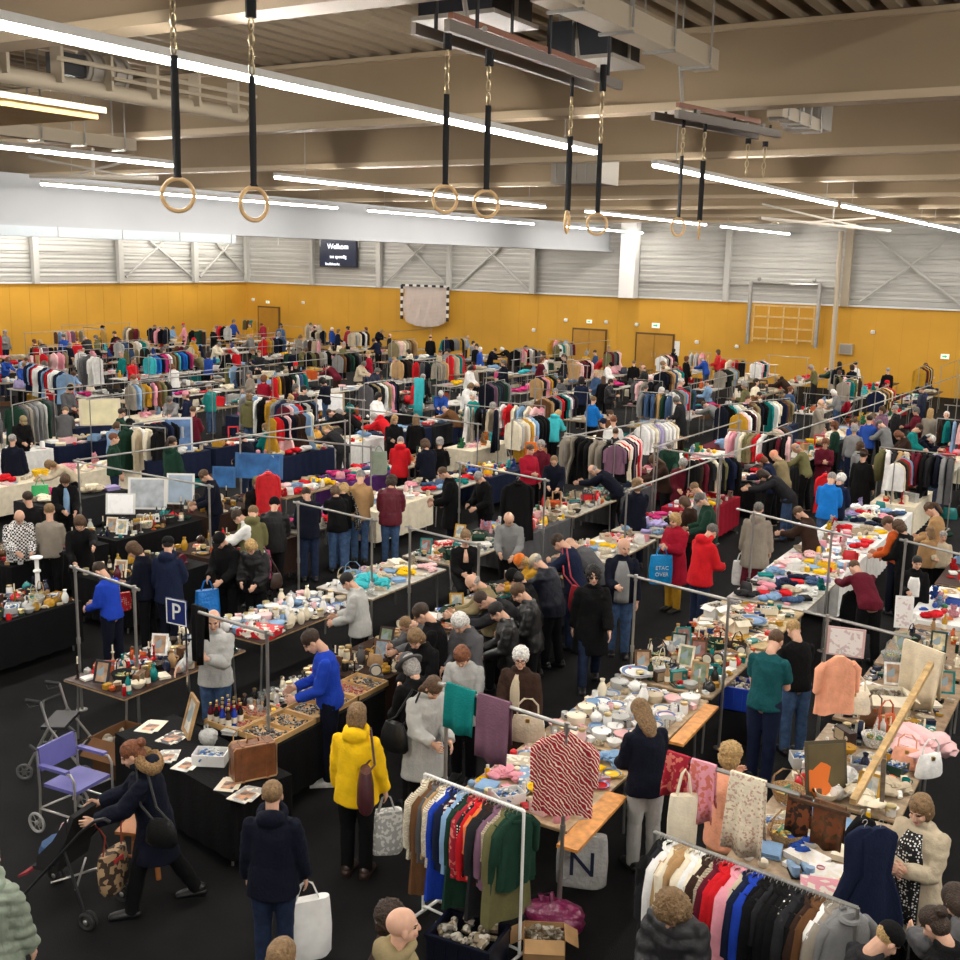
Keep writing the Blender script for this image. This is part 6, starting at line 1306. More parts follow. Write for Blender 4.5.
P(185, 391, 'stand2', 290, 'jacket', 'navy', 'navy', 'bun', 'aub', 'woman in navy jacket with pink headband near the grey sweater', hat='beanie', hatc='pink')
P(193, 406, 'stand2', 30, 'jacket', 'maroon', 'black', 'short', 'br', 'person in maroon jacket beside the landscape picture')
P(200, 471, 'look', 265, 'jacket', 'dnavy', 'dnavy', 'short', 'br', 'vendor in dark navy jacket standing right of the large frames')
P(257, 477, 'sit', 180, 'jacket', 'black', 'black', 'bob', 'lbr', 'seated woman in black with olive hat before the blue poster', hat='beanie', hatc='olive', z=.12)
P(254, 506, 'look', 10, 'hooded', 'olive', 'black', 'short', 'lbr', 'person in olive hooded jacket carrying a pink bag')
P(275, 498, 'look', 5, 'puffer', 'black', 'black', 'crop', 'blk', 'person in black puffer and black hat beside the olive jacket', hat='beanie')
P(305, 488, 'look', 345, 'jacket', 'dnavy', 'ddenim', 'short', 'dbr', 'man in dark navy jacket and jeans left of the spotted bag')
P(334, 487, 'browse', 350, 'jacket', 'black', 'denim', 'bob', 'br', 'brown-haired woman in black jacket between navy and brown jackets', h=1.66)
P(345, 484, 'browse', 10, 'jacket', 'black', 'denim', 'bob', 'bl', 'blond woman in black jacket with spotted shoulder bag', h=1.67)
P(361, 471, 'look', 5, 'jacket', 'tan', 'denim', 'crop', 'gr', 'man in tan brown jacket and grey cap seen from behind', hat='cap', hatc='grey', h=1.8)
P(392, 476, 'look', 5, 'puffer', 'maroon', 'denim', 'curly', 'dbr', 'dark-haired person in maroon puffer jacket and jeans from behind', h=1.74)
P(439, 468, 'look', 270, 'coat', 'black', 'dnavy', 'crop', 'br', 'balding man in long black coat looking down, facing left', h=1.78)
P(401, 437, 'look', 5, 'hooded', 'red', 'black', 'crop', 'gr', 'grey-haired person in red jacket seen from behind')
P(424, 440, 'look', 340, 'jacket', 'dnavy', 'black', 'curly', 'br', 'brown-haired person in dark navy jacket right of the red jacket')
P(440, 437, 'stand2', 20, 'jacket', 'black', 'black', 'old', 'gr', 'grey-haired person in black jacket right of the red jacket', h=1.66)
P(336, 411, 'lean', 265, 'jacket', 'black', 'denim', 'old', 'gr', 'grey-haired vendor in black jacket leaning over the purple-clothed table')
P(326, 411, 'lean', 285, 'jacket', 'black', 'black', 'short', 'dbr', 'dark-haired vendor leaning beside the grey-haired vendor')
P(395, 415, 'stand2', 175, 'jacket', 'black', 'black', 'long', 'bl', 'woman with long fair hair in black jacket, left of two')
P(416, 414, 'stand2', 15, 'jacket', 'black', 'black', 'long', 'lbr', 'woman with long light brown hair in black jacket, right of two')
P(441, 392, 'browse', 180, 'sweater', 'blue', 'black', 'short', 'wh', 'white-haired person in blue sweater behind the yellow goods')
P(476, 473, 'look', 230, 'jacket', 'black', 'black', 'short', 'gr', 'vendor in black jacket at the centre, facing left')
P(264, 375, 'stand2', 30, 'jacket', 'crimson', 'black', 'curly', 'aub', 'auburn-haired person in crimson jacket at left centre')
# ---- centre
P(249, 542, 'look', 200, 'puffer', 'black', 'black', 'bob', 'bl', 'blond person in black quilted jacket with shoulder strap', h=1.64)
P(342, 574, 'look', 285, 'jacket', 'lgrey', 'black', 'short', 'blk', 'black-haired young vendor in pale grey jacket behind the crockery', h=1.66)
P(304, 632, 'look', 270, 'sweater', 'royal', 'dnavy', 'short', 'dbr', 'man in royal blue sweater looking down at the trinket trays', h=1.82, shoe='white')
P(357, 703, 'stand', 20, 'hooded', 'yellow', 'black', 'bob', 'lbr', 'woman in bright yellow jacket with maroon shoulder bag', h=1.70, shoe='dbrown')
P(406, 655, 'look', 330, 'jacket', 'black', 'black', 'bob', 'gr', 'person in black jacket and grey felt hat behind the yellow jacket', hat='fedora', hatc='dgrey', h=1.70)
P(412, 632, 'look', 215, 'jacket', 'black', 'black', 'bob', 'lbr', 'fair red-haired woman behind the felt hat', h=1.66)
P(401, 622, 'lean', 230, 'jacket', 'dgrey', 'black', 'crop', 'lbr', 'bald-looking person stooping beside the dark-haired man', h=1.6)
P(415, 605, 'look', 275, 'jacket', 'black', 'black', 'short', 'dbr', 'dark-haired man in black jacket with blue collar facing left', h=1.80)
P(456, 616, 'look', 220, 'jacket', 'dgrey', 'black', 'old', 'wh', 'white-haired person in grey tweed jacket looking down')
P(466, 577, 'browse', 265, 'jacket', 'khaki', 'black', 'fringe', 'gr', 'balding grey man in olive jacket bending over the books')
P(474, 596, 'lean', 260, 'jacket', 'charcoal', 'black', 'crop', 'dbr', 'person in charcoal jacket bending away beside the olive jacket', h=1.78)
P(460, 650, 'look', 195, 'cardigan', 'lgrey', 'black', 'bob', 'aub', 'auburn-haired woman in light grey top', h=1.68)
P(437, 681, 'look', 150, 'coat', 'lgrey', 'black', 'long', 'br', 'brown-haired woman in light grey coat with black sling bag', h=1.66)
P(466, 530, 'sit', 170, 'cardigan', 'black', 'black', 'bun', 'lbr', 'seated woman in black v-neck with arms folded behind the books', z=.2, h=1.75)
P(521, 647, 'stand2', 200, 'coat', 'dbrown', 'black', 'old', 'wh', 'white-haired woman with glasses in dark brown coat', h=1.66, glasses='glasses')
P(513, 585, 'look', 265, 'jacket', 'black', 'black', 'short', 'br', 'brown-haired man in black leather jacket facing left', mat_=LEATH, h=1.74)
P(491, 604, 'look', 265, 'jacket', 'black', 'black', 'short', 'blk', 'black-haired person in black leather jacket facing left', mat_=LEATH, h=1.66)
P(531, 556, 'browse', 300, 'puffer', 'dnavy', 'black', 'short', 'gr', 'person in navy puffer and beige cap', hat='cap', hatc='beige')
P(515, 557, 'browse', 260, 'jacket', 'mustard', 'black', 'long', 'bl', 'blond girl with orange headband beside the beige cap', hat='beanie', hatc='orange', h=1.6)
P(507, 572, 'browse', 270, 'jacket', 'black', 'black', 'bob', 'blk', 'person in black hat behind the leather jackets', hat='beanie', h=1.66)
P(552, 536, 'browse', 290, 'jacket', 'navy', 'ddenim', 'short', 'dbr', 'dark-haired man in navy jacket with red shoulder bag', h=1.84)
P(565, 540, 'lean', 300, 'jacket', 'dgrey', 'black', None, 'dgr', 'person in dark grey jacket bending behind the red shoulder bag')
P(594, 566, 'walk', 178, 'coat', 'black', 'ddenim', 'curly', 'blk', 'black-haired woman in black coat and sunglasses walking forward', glasses='shades', h=1.74)
P(625, 538, 'stand2', 175, 'jacket', 'dnavy', 'denim', 'fringe', 'gr', 'bald man in dark jacket over grey hoodie and jeans', h=1.80)
P(674, 513, 'hold', 215, 'coat', 'crimson', 'mustard', 'bob', 'bl', 'blond woman in crimson coat holding a bright blue bag', h=1.70)
P(716, 525, 'look', 45, 'hooded', 'red', 'ddenim', 'short', 'dgr', 'grey-haired man in bright red hooded jacket and dark jeans', h=1.80)
P(508, 514, 'look', 190, 'sweater', 'grey', 'black', 'fringe', 'gr', 'balding vendor in grey fleece behind the boxes', h=1.76)
P(696, 494, 'look', 265, 'jacket', 'dgreen', 'black', 'short', 'dgr', 'man in dark green jacket behind the red hooded jacket', h=1.78)
P(588, 467, 'lean', 280, 'jacket', 'dnavy', 'black', 'fringe', 'gr', 'balding man in dark navy leaning over the box table')
P(594, 396, 'stand2', 45, 'jacket', 'bright_blue', 'black', 'short', 'lbr', 'person in bright blue jacket in the middle stalls')
P(560, 411, 'browse', 30, 'hooded', 'turquoise', 'black', 'bob', 'bl', 'person in turquoise hooded jacket in the middle stalls')
P(531, 444, 'stand2', 150, 'jacket', 'crimson', 'black', 'short', 'br', 'person in crimson jacket near the orange bag')
P(541, 440, 'stand2', 200, 'jacket', 'maroon', 'black', 'old', 'gr', 'grey-haired person in maroon jacket beside the crimson jacket')
P(554, 457, 'look', 185, 'jacket', 'dnavy', 'black', 'crop', 'lbr', 'person in dark navy reading left of the grey-brown coats')
P(646, 384, 'stand', 5, 'jacket', 'charcoal', 'tan', 'crop', 'dgr', 'man in charcoal jacket and tan trousers seen from behind')
P(634, 360, 'stand2', 10, 'coat', 'black', 'black', 'crop', 'lbr', 'tall man in long black coat below the double doors')
P(493, 402, 'stand', 20, 'coat', 'grey', 'black', 'old', 'gr', 'person in grey fur coat beside the red and white dresses', mat_=FUR)
P(650, 457, 'browse', 250, 'jacket', 'dbrown', 'black', 'long', 'br', 'brown-haired vendor in dark brown jacket behind the box table')
P(636, 478, 'stand2', 340, 'coat', 'dnavy', 'dnavy', 'bob', 'lbr', 'woman in long dark navy coat seen from behind near the white chair')
P(670, 442, 'look', 180, 'jacket', 'dgreen', 'black', 'old', 'gr', 'grey-haired vendor in dark green below the long rails')
P(684, 460, 'look', 170, 'cardigan', 'maroon', 'black', 'old', 'gr', 'grey-haired woman in maroon cardigan below the long rails')
P(691, 483, 'look', 270, 'jacket', 'grey', 'black', 'crop', 'lbr', 'person in grey jacket left of the dark green jacket', h=1.66)
P(681, 497, 'look', 300, 'jacket', 'dbrown', 'black', 'bob', 'br', 'brown-haired woman behind the crimson coat', h=1.6)
# ---- right
P(759, 502, 'stand', 5, 'parka', 'taupe', 'maroon', 'short', 'dgr', 'person in taupe hooded parka over maroon skirt seen from behind', bot='skirt', h=1.72)
P(757, 472, 'lean', 265, 'jacket', 'charcoal', 'denim', 'bob', 'dbr', 'dark-haired person in charcoal jacket bending over the red-clothed table', h=1.8)
P(771, 452, 'browse', 300, 'jacket', 'khaki', 'black', 'short', 'gr', 'person in khaki jacket and salmon beanie', hat='beanie', hatc='peach')
P(757, 456, 'browse', 280, 'jacket', 'navy', 'black', 'bob', 'aub', 'person in navy jacket and red beanie beside the salmon beanie', hat='beanie', hatc='red')
P(833, 473, 'look', 10, 'jacket', 'bright_blue', 'denim', 'short', 'gr', 'grey-haired man in bright blue jacket seen from behind', h=1.78)
P(843, 474, 'look', 20, 'jacket', 'navy', 'black', 'old', 'wh', 'white-haired person in navy right of the bright blue jacket')
P(855, 424, 'stand', 10, 'sweater', 'grey', 'navy', 'old', 'gr', 'grey-haired person in grey sweater with navy apron')
P(826, 438, 'hold', 175, 'cardigan', 'maroon', 'black', 'bob', 'aub', 'woman in maroon cardigan left of the navy apron')
P(864, 450, 'stand', 20, 'coat', 'black', 'black', 'short', 'dbr', 'person in black coat and broad dark hat', hat='fedora', hatc='dbrown')
P(877, 421, 'browse', 300, 'jacket', 'grey', 'black', 'short', 'dgr', 'person in grey jacket near the right-hand coats')
P(895, 432, 'browse', 250, 'jacket', 'dbrown', 'black', 'bob', 'aub', 'auburn woman above the rack of coats at right')
P(931, 408, 'stand', 10, 'cardigan', 'taupe', 'black', 'long', 'bl', 'blond woman in taupe waistcoat seen from behind at right')
P(947, 411, 'stand2', 200, 'jacket', 'black', 'black', 'crop', 'wh', 'white-haired man in black jacket at the right edge')
P(916, 407, 'stand2', 250, 'jacket', 'maroon', 'black', 'old', 'dgr', 'person in maroon jacket left of the blond waistcoat woman')
P(895, 405, 'stand2', 280, 'jacket', 'charcoal', 'black', 'short', 'gr', 'grey-haired man in charcoal jacket at right')
P(882, 406, 'stand2', 230, 'jacket', 'mauve', 'black', 'bob', 'br', 'brown-haired woman in mauve jacket at right')
P(870, 415, 'stand2', 20, 'jacket', 'blue', 'black', 'short', 'dbr', 'person in blue jacket behind the grey sweater at right')
P(926, 503, 'look', 285, 'cardigan', 'tan', 'black', 'pony', 'br', 'woman in tan top with grey scarf and ponytail at right')
P(930, 526, 'stand2', 330, 'jacket', 'tan', 'black', 'long', 'lbr', 'fair-haired child in tan jacket before the grey-scarf woman', h=1.35)
P(884, 517, 'look', 285, 'sweater', 'rust', 'dnavy', 'short', 'br', 'person in rust orange sweater and navy trousers', h=1.70)
P(895, 521, 'look', 300, 'jacket', 'black', 'black', 'curly', 'br', 'curly-haired person in black behind the rust sweater', h=1.66)
P(944, 531, 'stand2', 180, 'sweater', 'beige', 'black', 'short', 'gr', 'grey-haired child in beige top at the right edge', h=1.3)
P(794, 508, 'browse', 290, 'jacket', 'dbrown', 'black', 'short', 'br', 'brown-haired woman with patterned scarf right of the taupe parka', h=1.66)
P(851, 562, 'lean', 330, 'sweater', 'maroon', 'black', 'crop', 'br', 'person in maroon sweater and pale blue collar bending down', h=1.7)
P(779, 630, 'look', 20, 'tee', 'dteal', 'navy', 'crop', 'br', 'man in dark teal t-shirt seen from behind at the right-hand stalls', h=1.80)
P(791, 620, 'look', 330, 'sweater', 'black', 'denim', 'short', 'bl', 'fair-haired person in black top beyond the teal t-shirt', h=1.66)
P(918, 556, 'stand2', 180, 'jacket', 'black', 'black', 'short', 'blk', 'person in black top with large white star at right', h=1.45)
P(637, 699, 'look', 330, 'jacket', 'dnavy', 'lgrey', 'long', 'lbr', 'fair-haired woman in dark navy fleece and pale grey trousers', h=1.70, shoe='black')
P(733, 742, 'phone', 40, 'cardigan', 'peach', 'tan', 'curly', 'bl', 'curly blond woman with hand to her face behind the white embroidered jacket', h=1.62)
P(920, 796, 'hold', 205, 'coat', 'beige', 'black', 'bob', 'lbr', 'woman in beige coat over black polka dot blouse', h=1.68)
# ---- foreground
P(126, 742, 'push', 275, 'parka', 'dnavy', 'black', 'bun', 'aub', 'woman in dark navy parka with fur-trimmed hood pushing the stroller', hat='furhood', hatc='tan', h=1.66)
P(272, 781, 'stand', 12, 'hooded', 'dnavy', 'ddenim', 'short', 'lbr', 'woman in dark navy hooded fleece seen from behind, holding white bags', h=1.68)
P(281, 940, 'stand', 30, 'jacket', 'brown', 'black', 'bob', 'lbr', 'fair brown head with hair clip at the bottom edge', h=1.66)
P(400, 908, 'stand', 75, 'hooded', 'khaki', 'black', None, 'br', 'bald man in khaki brown hooded jacket at the bottom edge', h=1.76)
P(391, 902, 'stand', 110, 'jacket', 'dbrown', 'black', 'curly', 'dbr', 'curly dark-haired person behind the bald man', h=1.60)
P(668, 903, 'look', 200, 'puffer', 'charcoal', 'black', 'wild', 'lbr', 'curly fair-haired person in charcoal puffer at the bottom edge', h=1.64)
P(948, 884, 'browse', 320, 'puffer', 'dgrey', 'black', 'bob', 'dbr', 'dark-haired person in grey quilted jacket at the lower right corner', h=1.66)
P(925, 906, 'look', 300, 'jacket', 'black', 'black', 'bun', 'dbr', 'person with dark hair bun at the lower right corner', h=1.6)
P(900, 926, 'look', 60, 'jacket', 'charcoal', 'black', 'crop', 'bl', 'fair-haired person in black cap at the lower right', hat='cap', h=1.62)
P(-14, 846, 'stand', 30, 'longpuffer', 'sage', 'black', 'bob', 'br', 'person in long grey-green puffer cut off at the left edge', h=1.62)
# ================================================================ the far stalls
def zone(x, y):
    px, py, k = PJ((x, y, 1.0))
    for lim, nm in ((70, 'at the left edge'), (150, 'below the left wall'), (250, 'below the far corner'), (310, 'below the small corner door'), (390, 'below the wall screen'), (470, 'below the striped goal'), (560, 'below the white partition end'), (640, 'below the left double door'), (700, 'below the right double door'), (765, 'left of the climbing frame'), (830, 'below the climbing frame'), (900, 'below the beige wall pipe'), (2000, 'at the far right wall')):
        if px < lim: break
    d = 'back stalls' if y-.25*x > 60 else 'far stalls' if y-.25*x > 44 else 'middle stalls'
    return f'in {d} {nm}'
def seen(x, y, z=1.0, m=15): q = PJ((x, y, z)); return -m < q[0] < 960+m and q[2] > 0
FARCOL = ['black', 'black', 'black', 'dnavy', 'charcoal', 'charcoal', 'dnavy', 'navy', 'dgrey', 'grey', 'maroon', 'crimson', 'dbrown', 'brown', 'olive', 'dgreen', 'beige', 'white', 'red', 'blue', 'denim', 'pink', 'teal', 'mustard', 'taupe', 'cream', 'light_blue']
GCOL = ['black', 'charcoal', 'dnavy', 'dgrey', 'dbrown', 'black', 'khaki', 'mauve', 'taupe', 'lgrey', 'dgreen', 'white', 'cream', 'black', 'navy', 'light_blue', 'pink', 'red', 'maroon', 'grey', 'charcoal', 'beige', 'olive', 'denim', 'teal', 'lpink', 'camel', 'brown', 'white', 'black', 'mustard']
NEARP = [(d['px'], d['py']) for d in PEOPLE]
blocks = [-3.35, -9.0, -14.4, -19.8, -25.2, -30.6, -36.0, -41.4, -46.4]
n_far_p = 0; cand = []
taken = []
for bi, bx_ in enumerate(blocks):
    for s in (-1, 1):
        x = bx_+s*1.1; y = 24.4 if bi < 3 else 9.0
        while y < 51.5:
            y1 = y+2.2
            if 25.8 < y < 26.4 or 38.5 < y < 39.5: y += 1.6; continue
            yc = y+1.1
            if not seen(x, yc): y += 2.3; continue
            k = PJ((x, yc, .8))[2]; w = zone(x, yc)
            th = R.choice(['china', 'bric', 'cloth', 'cloth', 'books', 'toys', 'bright', 'bright'])
            if R.random() < .86:
                table(x-.45, x+.45, y+.05, y1-.05, 'market table heaped with goods '+w, R.choice([None, None, 'black', 'charcoal', 'navy', 'maroon', 'cream', 'white']) if k < 36 else None, near=False, top=R.choice([(.05, .03, .02), (.4, .37, .32), (.25, .18, .1), (.5, .48, .44)]), group='tables '+w, drop=.6)
                nn = 18 if k < 30 else 11 if k < 42 else 7 if k < 55 else 4
                scatter(x-.44, x+.44, y+.07, y1-.07, .757, th, nn, w, False, sc=1.2 if k < 40 else 1.45)
                for q in range(2 if k < 45 else 1):
                    kd = R.choice(['cardboard_box', 'plastic_crate', 'plastic_bag', 'storage_tub', 'crumpled_garment', 'handbag'])
                    if COUNT.get(kd, 0) < 285: item(kd, (x-s*(.75+.2*q), y+R.uniform(.3, 1.9), 0), R.uniform(0, 6), R.choice(PAL['bric']), 'on the floor '+w, parts=False, sc=1.3)
            # clothes rails behind or over the table
            if R.random() < .34:
                xr = x+s*(.05 if R.random() < .4 else -.62); z = R.uniform(1.6, 1.86); ln = R.uniform(1.1, 2.0); ya = y+.1; yb = ya+ln
                if R.random() < .35: pa, pb = (x-.5, yc), (x+.6, yc)
                else: pa, pb = (xr, ya), (xr, yb)
                if COUNT.get('rackn', 0) < 120:
                    COUNT['rackn'] = COUNT.get('rackn', 0)+1
                    rack(pa, pb, z, 'clothes rack with hanging garments '+w, STEEL, group='racks '+w)
                    c0 = R.randrange(len(GCOL)); cols = [R.choice(GCOL) for q in range(17)]
                    kd = R.choice([['jacket'], ['shirt'], ['coat'], ['dress', 'top'], ['trousers', 'shirt'], ['shirt', 'jacket'], ['top']])
                    if max(COUNT.get('hanging_'+q, 0) for q in kd) < 235: fill_rail(pa, pb, z, cols, kd, w, 'garments '+w, .17 if k < 40 else .24, False, sc=1.05, turn=R.uniform(-.3, .3))
            # people: shoppers in the aisle, vendor in the lane
            for q in range(3): 
                if R.random() < .8: cand.append((x+s*R.uniform(.75, 1.5), y+R.uniform(.2, 2.1), R.choice(['look', 'browse', 'stand2', 'walk', 'walk2', 'stand', 'lean']), s, w))
            if R.random() < .7: cand.append((x-s*.72, y+R.uniform(.3, 1.9), R.choice(['stand', 'stand2', 'hold', 'look', 'sit']), -s, w))
            y += 2.3
    # rails along the rows
    for s in (-1, 1):
        y = 25 if bi < 3 else 10
        while y < 50:
            x = bx_+s*1.62
            if seen(x, y+1.1, 1.86, -5) and R.random() < .32 and not (bi < 3 and y < 24):
                if R.random() < .6: stall_frame((x, y), (x, y+4.4), 1.9, 'long stall frame '+zone(x, y+2), 'frames '+zone(x, y+2), k_=.75)
                else: stall_frame((x, y), (x-s*1.7, y+.1), 1.9, 'stall frame crossing '+zone(x, y), 'cross frames '+zone(x, y), k_=.75)
            y += 4.6
R.shuffle(cand)
for x, y, pose, s, w in cand:
    if n_far_p >= 178: break
    if not seen(x, y, 1.6, -4): continue
    if any((x-a)**2+(y-c)**2 < .30 for a, c in taken): continue
    px, py, k = PJ((x, y, 1.68))
    if y < 24 and bi < 3: pass
    if any(abs(px-a) < 260/k*1.2 and abs(py-c) < 200/k for a, c in NEARP): continue
    taken.append((x, y)); n_far_p += 1
    toward = math.degrees(-math.pi/2*0)
    # face the table: direction -s along X seen from the camera, or any way when walking
    a = (270 if s > 0 else 90)+math.degrees(vd((x, y))) if pose not in ('walk', 'walk2', 'stand') else R.uniform(0, 360)
    tc = R.choice(FARCOL); top = R.choice(['jacket', 'jacket', 'hooded', 'coat', 'puffer', 'sweater', 'cardigan', 'sweater']); hair = R.choice(['short', 'short', 'crop', 'bob', 'bob', 'long', 'curly', 'old', 'bun', 'fringe', 'pony']); hc = R.choice(['dbr', 'br', 'br', 'lbr', 'bl', 'gr', 'wh', 'blk', 'dgr', 'aub'])
    ht = R.uniform(1.58, 1.84); bc = R.choice(['black', 'black', 'navy', 'denim', 'ddenim', 'charcoal', 'dbrown'])
    hat = 'beanie' if R.random() < .1 else 'cap' if R.random() < .06 else None
    P(0, 0, pose, a, top, tc, bc, hair, hc, f'person in {cname(tc)} {dict(hooded="hooded jacket", puffer="puffer jacket").get(top, top)} with {HCN[hc]} hair {w}', ht, hat=hat, hatc=R.choice(['black', 'red', 'grey', 'navy']), group='people '+w, at=(x, y, 0), skin=R.choice(['p', 'p', 'f', 't']))
raise_people()
BYL = {d['label']: d for d in PEOPLE}
def who(sub): return next(d for l, d in BYL.items() if sub in l)
q = hand_of(who('parking sign pole'), 1); rz_ = vd(q)-.75; q = q-RZ(rz_) @ V((.1, .03, 0))+CR*.13; p_sign((q.x, q.y, 0), rz_)
# ---- bags in hands and on shoulders
def carry(sub, hand, w, h, dpt, col, label, m=None, **k):
    d = who(sub); p = hand_of(d, hand); return tote(p+V((0, 0, .02)), vd(p)+.25, w, h, dpt, col, label, m=m, **k)
THINP = MATS['thin_plastic']
def slung(sub, side, dz, w, h, dpt, col, label, m=LEATH, cx=.27, cy=-.10):
    """a bag hanging from a shoulder strap at the wearer's side"""
    d = who(sub); J = SK[d['pose']]; s = 1 if side == 'r' else -1; sc = d['sc']
    sh = J['T']((s*.10, -.02, .50))+J['dz']; c = J['T']((s*cx, cy, dz))+J['dz']; 
    o = empty('shoulder_bag', d['base']+RZ(d['rz']) @ (c*sc), d['rz']+.4*s); b = MB(); rows = []
    for u, kx in ((0, .8), (.15, 1), (.6, .92), (.9, .7), (1, .6)): rows.append([V((dpt/2*kx*math.cos(a)+s*.05, w/2*kx*math.sin(a), -h/2+h*u)) for a in [2*PI*i/16 for i in range(16)]])
    b.ring_loft(rows); link('bag_body', b.mesh('bag_body', m), o, color=C[col] if isinstance(col, str) else col)
    rel = RZ(-.4*s) @ ((sh-c)*sc); b = MB(); b.tube([(s*.05, -w*.25, h/2-.01), rel*.5+V((s*.10, -.07, 0)), rel+V((s*.04, -.04, .06)), rel+V((s*.04, .05, .05)), rel*.5+V((s*.09, .08, 0)), (s*.05, w*.25, h/2-.01)], .012, 6); link('strap', b.mesh('strap', m), o, color=C[col] if isinstance(col, str) else col)
    tag(o, label, 'bag'); return o
slung('bright yellow jacket', 'r', .08, .36, .38, .16, (.055, .012, .016), 'maroon leather bag slung on the yellow jacket', cx=.13, cy=-.27)
carry('bright yellow jacket', 1, .32, .40, .22, 'lgrey', 'pale patterned carrier bag in the yellow jacket woman\'s hand', m=mat('lace_bag', None, .6, wave=('patch', 40, (.75, .75, .7), .6)))
carry('hooded fleece seen from behind, holding', 1, .40, .5, .18, 'white', 'white paper bag held by the woman in navy fleece', m=PAPER)
carry('crimson coat holding', 0, .38, .48, .14, (.0, .26, .62), 'bright blue carrier bag with white lettering held by the crimson coat', m=THINP, letter=([('ETAC', .09, -.2), ('OVER', .09, -.31)], 'white'))
carry('black cap with bright blue bag', 1, .36, .6, .2, 'bright_blue', 'bright blue carrier bag held by the black-capped man', m=THINP)
carry('olive hooded jacket', 1, .34, .5, .16, (.42, .07, .16), 'dusky pink shopping bag held by the olive jacket', m=THINP)
carry('taupe hooded parka', 0, .28, .42, .2, 'white', 'white plastic bag held by the taupe parka', m=THINP)
carry('brown-haired woman in dark navy top', 1, .30, .26, .14, 'red', 'red spotted handbag held beside the navy hooded jacket', m=PATT['dots'])
slung('blond woman in black jacket with spotted', 'r', .0, .34, .30, .12, 'charcoal', 'black and white spotted shoulder bag', PATT['dots'])
slung('navy jacket with red shoulder', 'l', -.15, .26, .40, .12, 'crimson', 'dark red shoulder bag on the navy jacket')
slung('light grey coat with black sling', 'r', .02, .36, .3, .14, 'black', 'black sling bag on the light grey coat')
slung('black quilted jacket with shoulder strap', 'l', .0, .26, .22, .1, 'dbrown', 'dark brown shoulder bag on the blond person in black')
slung('fur-trimmed hood', 'l', .0, .3, .24, .1, 'black', 'black handbag slung on the stroller woman\'s hip')
q = G(583, 840, .55); tote(q+V((0, 0, .22)), vd(q), .46, .5, .16, 'lgrey', 'white carrier bag with navy letter N under the orange board', m=THINP, letter=([('N', .34, -.26)], 'navy'))
q = G(553, 905, .25); o = item('plastic_bag', (q.x, q.y, 0), 0, (.16, .01, .06), '', 'dark magenta bag of clothes on the floor behind the near rack'); o.scale = (1.9, 1.7, 1.1)
q = G(40, 487, 1.0); tote(q+V((0, 0, .2)), vd(q), .34, .42, .18, (.02, .36, .10), 'bright green carrier bag at the left edge', m=THINP)
q = G(535, 436, 1.3); tote(q, vd(q), .5, .42, .18, 'orange', 'orange bag hanging in the middle stalls', m=CLOTH)
# ---- parts of clothing worn by single people, as children of the person
def wear(sub, name, b, m, col):
    d = who(sub); link(name, b.mesh(name, m), d['obj'], color=C[col] if isinstance(col, str) else col)
def front(sub, name, m, col, w=.11, z0=-.10, z1=.44, out=.128, hem=0):
    d = who(sub); J = SK[d['pose']]; T = lambda x, y, z: J['T']((x, y, z))+J['dz']; b = MB(); rows = []
    for k in range(9):
        z = z0+(z1-z0)*k/8; o_ = out*(1.0 if z < .36 else 1-(z-.36)*4.2); ww = w*(1 if z < .3 else 1-(z-.3)*3.2); rows.append([T(-ww, o_*.86, z), T(-ww*.5, o_, z), T(0, o_*1.04, z), T(ww*.5, o_, z), T(ww, o_*.86, z)])
    pts = [p for r_ in rows for p in r_]; b.add(pts, [(5*i+j, 5*i+j+1, 5*i+j+6, 5*i+j+5) for i in range(8) for j in range(4)])
    o = link(name, b.mesh(name, m), d['obj'], color=C[col] if isinstance(col, str) else col); s = o.modifiers.new('thickness', 'SOLIDIFY'); s.thickness = .012
DOTB = mat('polka_dot_blouse', None, .8, wave=('dots', 42, (.75, .74, .7), 0.55, .34))
front('black polka dot', 'blouse', DOTB, 'black', .12, -.30, .46, .20)
front('dark jacket over grey hoodie', 'hoodie', CLOTH, 'grey', .10, -.12, .46, .175)
front('dark brown coat', 'scarf', CLOTH, 'beige', .05, .10, .47, .178)
front('pale blue scarf', 'scarf', CLOTH, 'light_blue', .05, -.02, .47, .17)
front('black v-neck', 'neckline', SKIN, (.62, .36, .25), .035, .28, .47, .155)
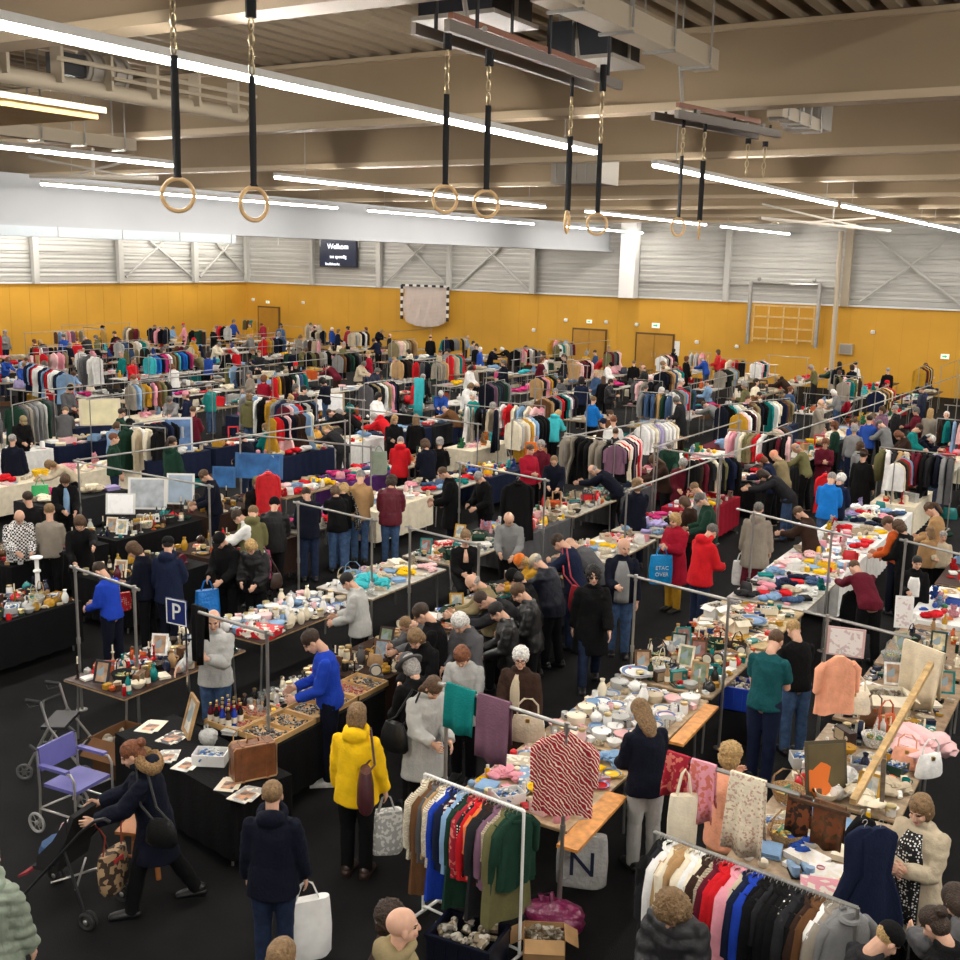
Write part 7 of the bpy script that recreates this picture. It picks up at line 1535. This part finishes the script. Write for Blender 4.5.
front('large white star', 'star_print', CLOTH, 'white', .10, .05, .40, .165)
front('navy apron', 'apron', CLOTH, 'navy', .15, -.35, .40, .165)
# ---- hanging blue sweater etc. already worn; folding chairs under seated people
for d in PEOPLE:
    if d['pose'] == 'sit':
        c = d['base']; folding_chair((c.x, c.y, 0), d['rz'], 'folding chair under the ' + ' '.join(d['label'].replace('person in', 'sitter in').split()[:(4 if d['at'] is not None else 8)])+(' '+' '.join(d['label'].split()[-6:]) if d['at'] is not None else ''))
# ================================================================ labels: what still reads alike is told apart by its order in the row
ORD = ['', 'first', 'second', 'third', 'fourth', 'fifth', 'sixth', 'seventh', 'eighth', 'ninth', 'tenth', 'eleventh', 'twelfth']
bpy.context.view_layer.update()
def spot(o):
    return PJ(o.matrix_world.translation)
for o in THINGS:
    ws = o['label'].strip().strip(',').split()
    for drop in (('the', 'a'), ('with', 'very'), ('of', 'in', 'on')):
        if len(ws) > 13: ws = ws[:1]+[x for x in ws[1:] if x not in drop]
    o['label'] = ' '.join(ws)
same = {}
for o in THINGS: same.setdefault(o['label'], []).append(o)
for lab, os_ in same.items():
    if len(os_) < 2: continue
    os_.sort(key=lambda o: spot(o)[0]); n_ = len(os_)
    for i, o in enumerate(os_, 1):
        w = ('left one' if i == 1 else 'right one') if n_ == 2 else 'leftmost' if i == 1 else 'rightmost' if i == n_ else f'{ORD[i] if i < 13 else str(i)+"th"} from left'
        o['label'] = f'{lab}, {w}'
# ---------------------------------------------------------------- world and view
W = bpy.data.worlds.new('hall_air'); S.world = W; W.use_nodes = True
W.node_tree.nodes['Background'].inputs[0].default_value = (1, .95, .88, 1); W.node_tree.nodes['Background'].inputs[1].default_value = .24
S.view_settings.view_transform = 'Standard'; S.view_settings.look = 'None'; S.view_settings.gamma = 1; S.view_settings.exposure = .78
S.cycles.max_bounces = 6; S.cycles.diffuse_bounces = 3; S.cycles.glossy_bounces = 2; S.cycles.transmission_bounces = 4; S.cycles.transparent_max_bounces = 6
S.cycles.use_denoising = True; S.cycles.sample_clamp_indirect = 6
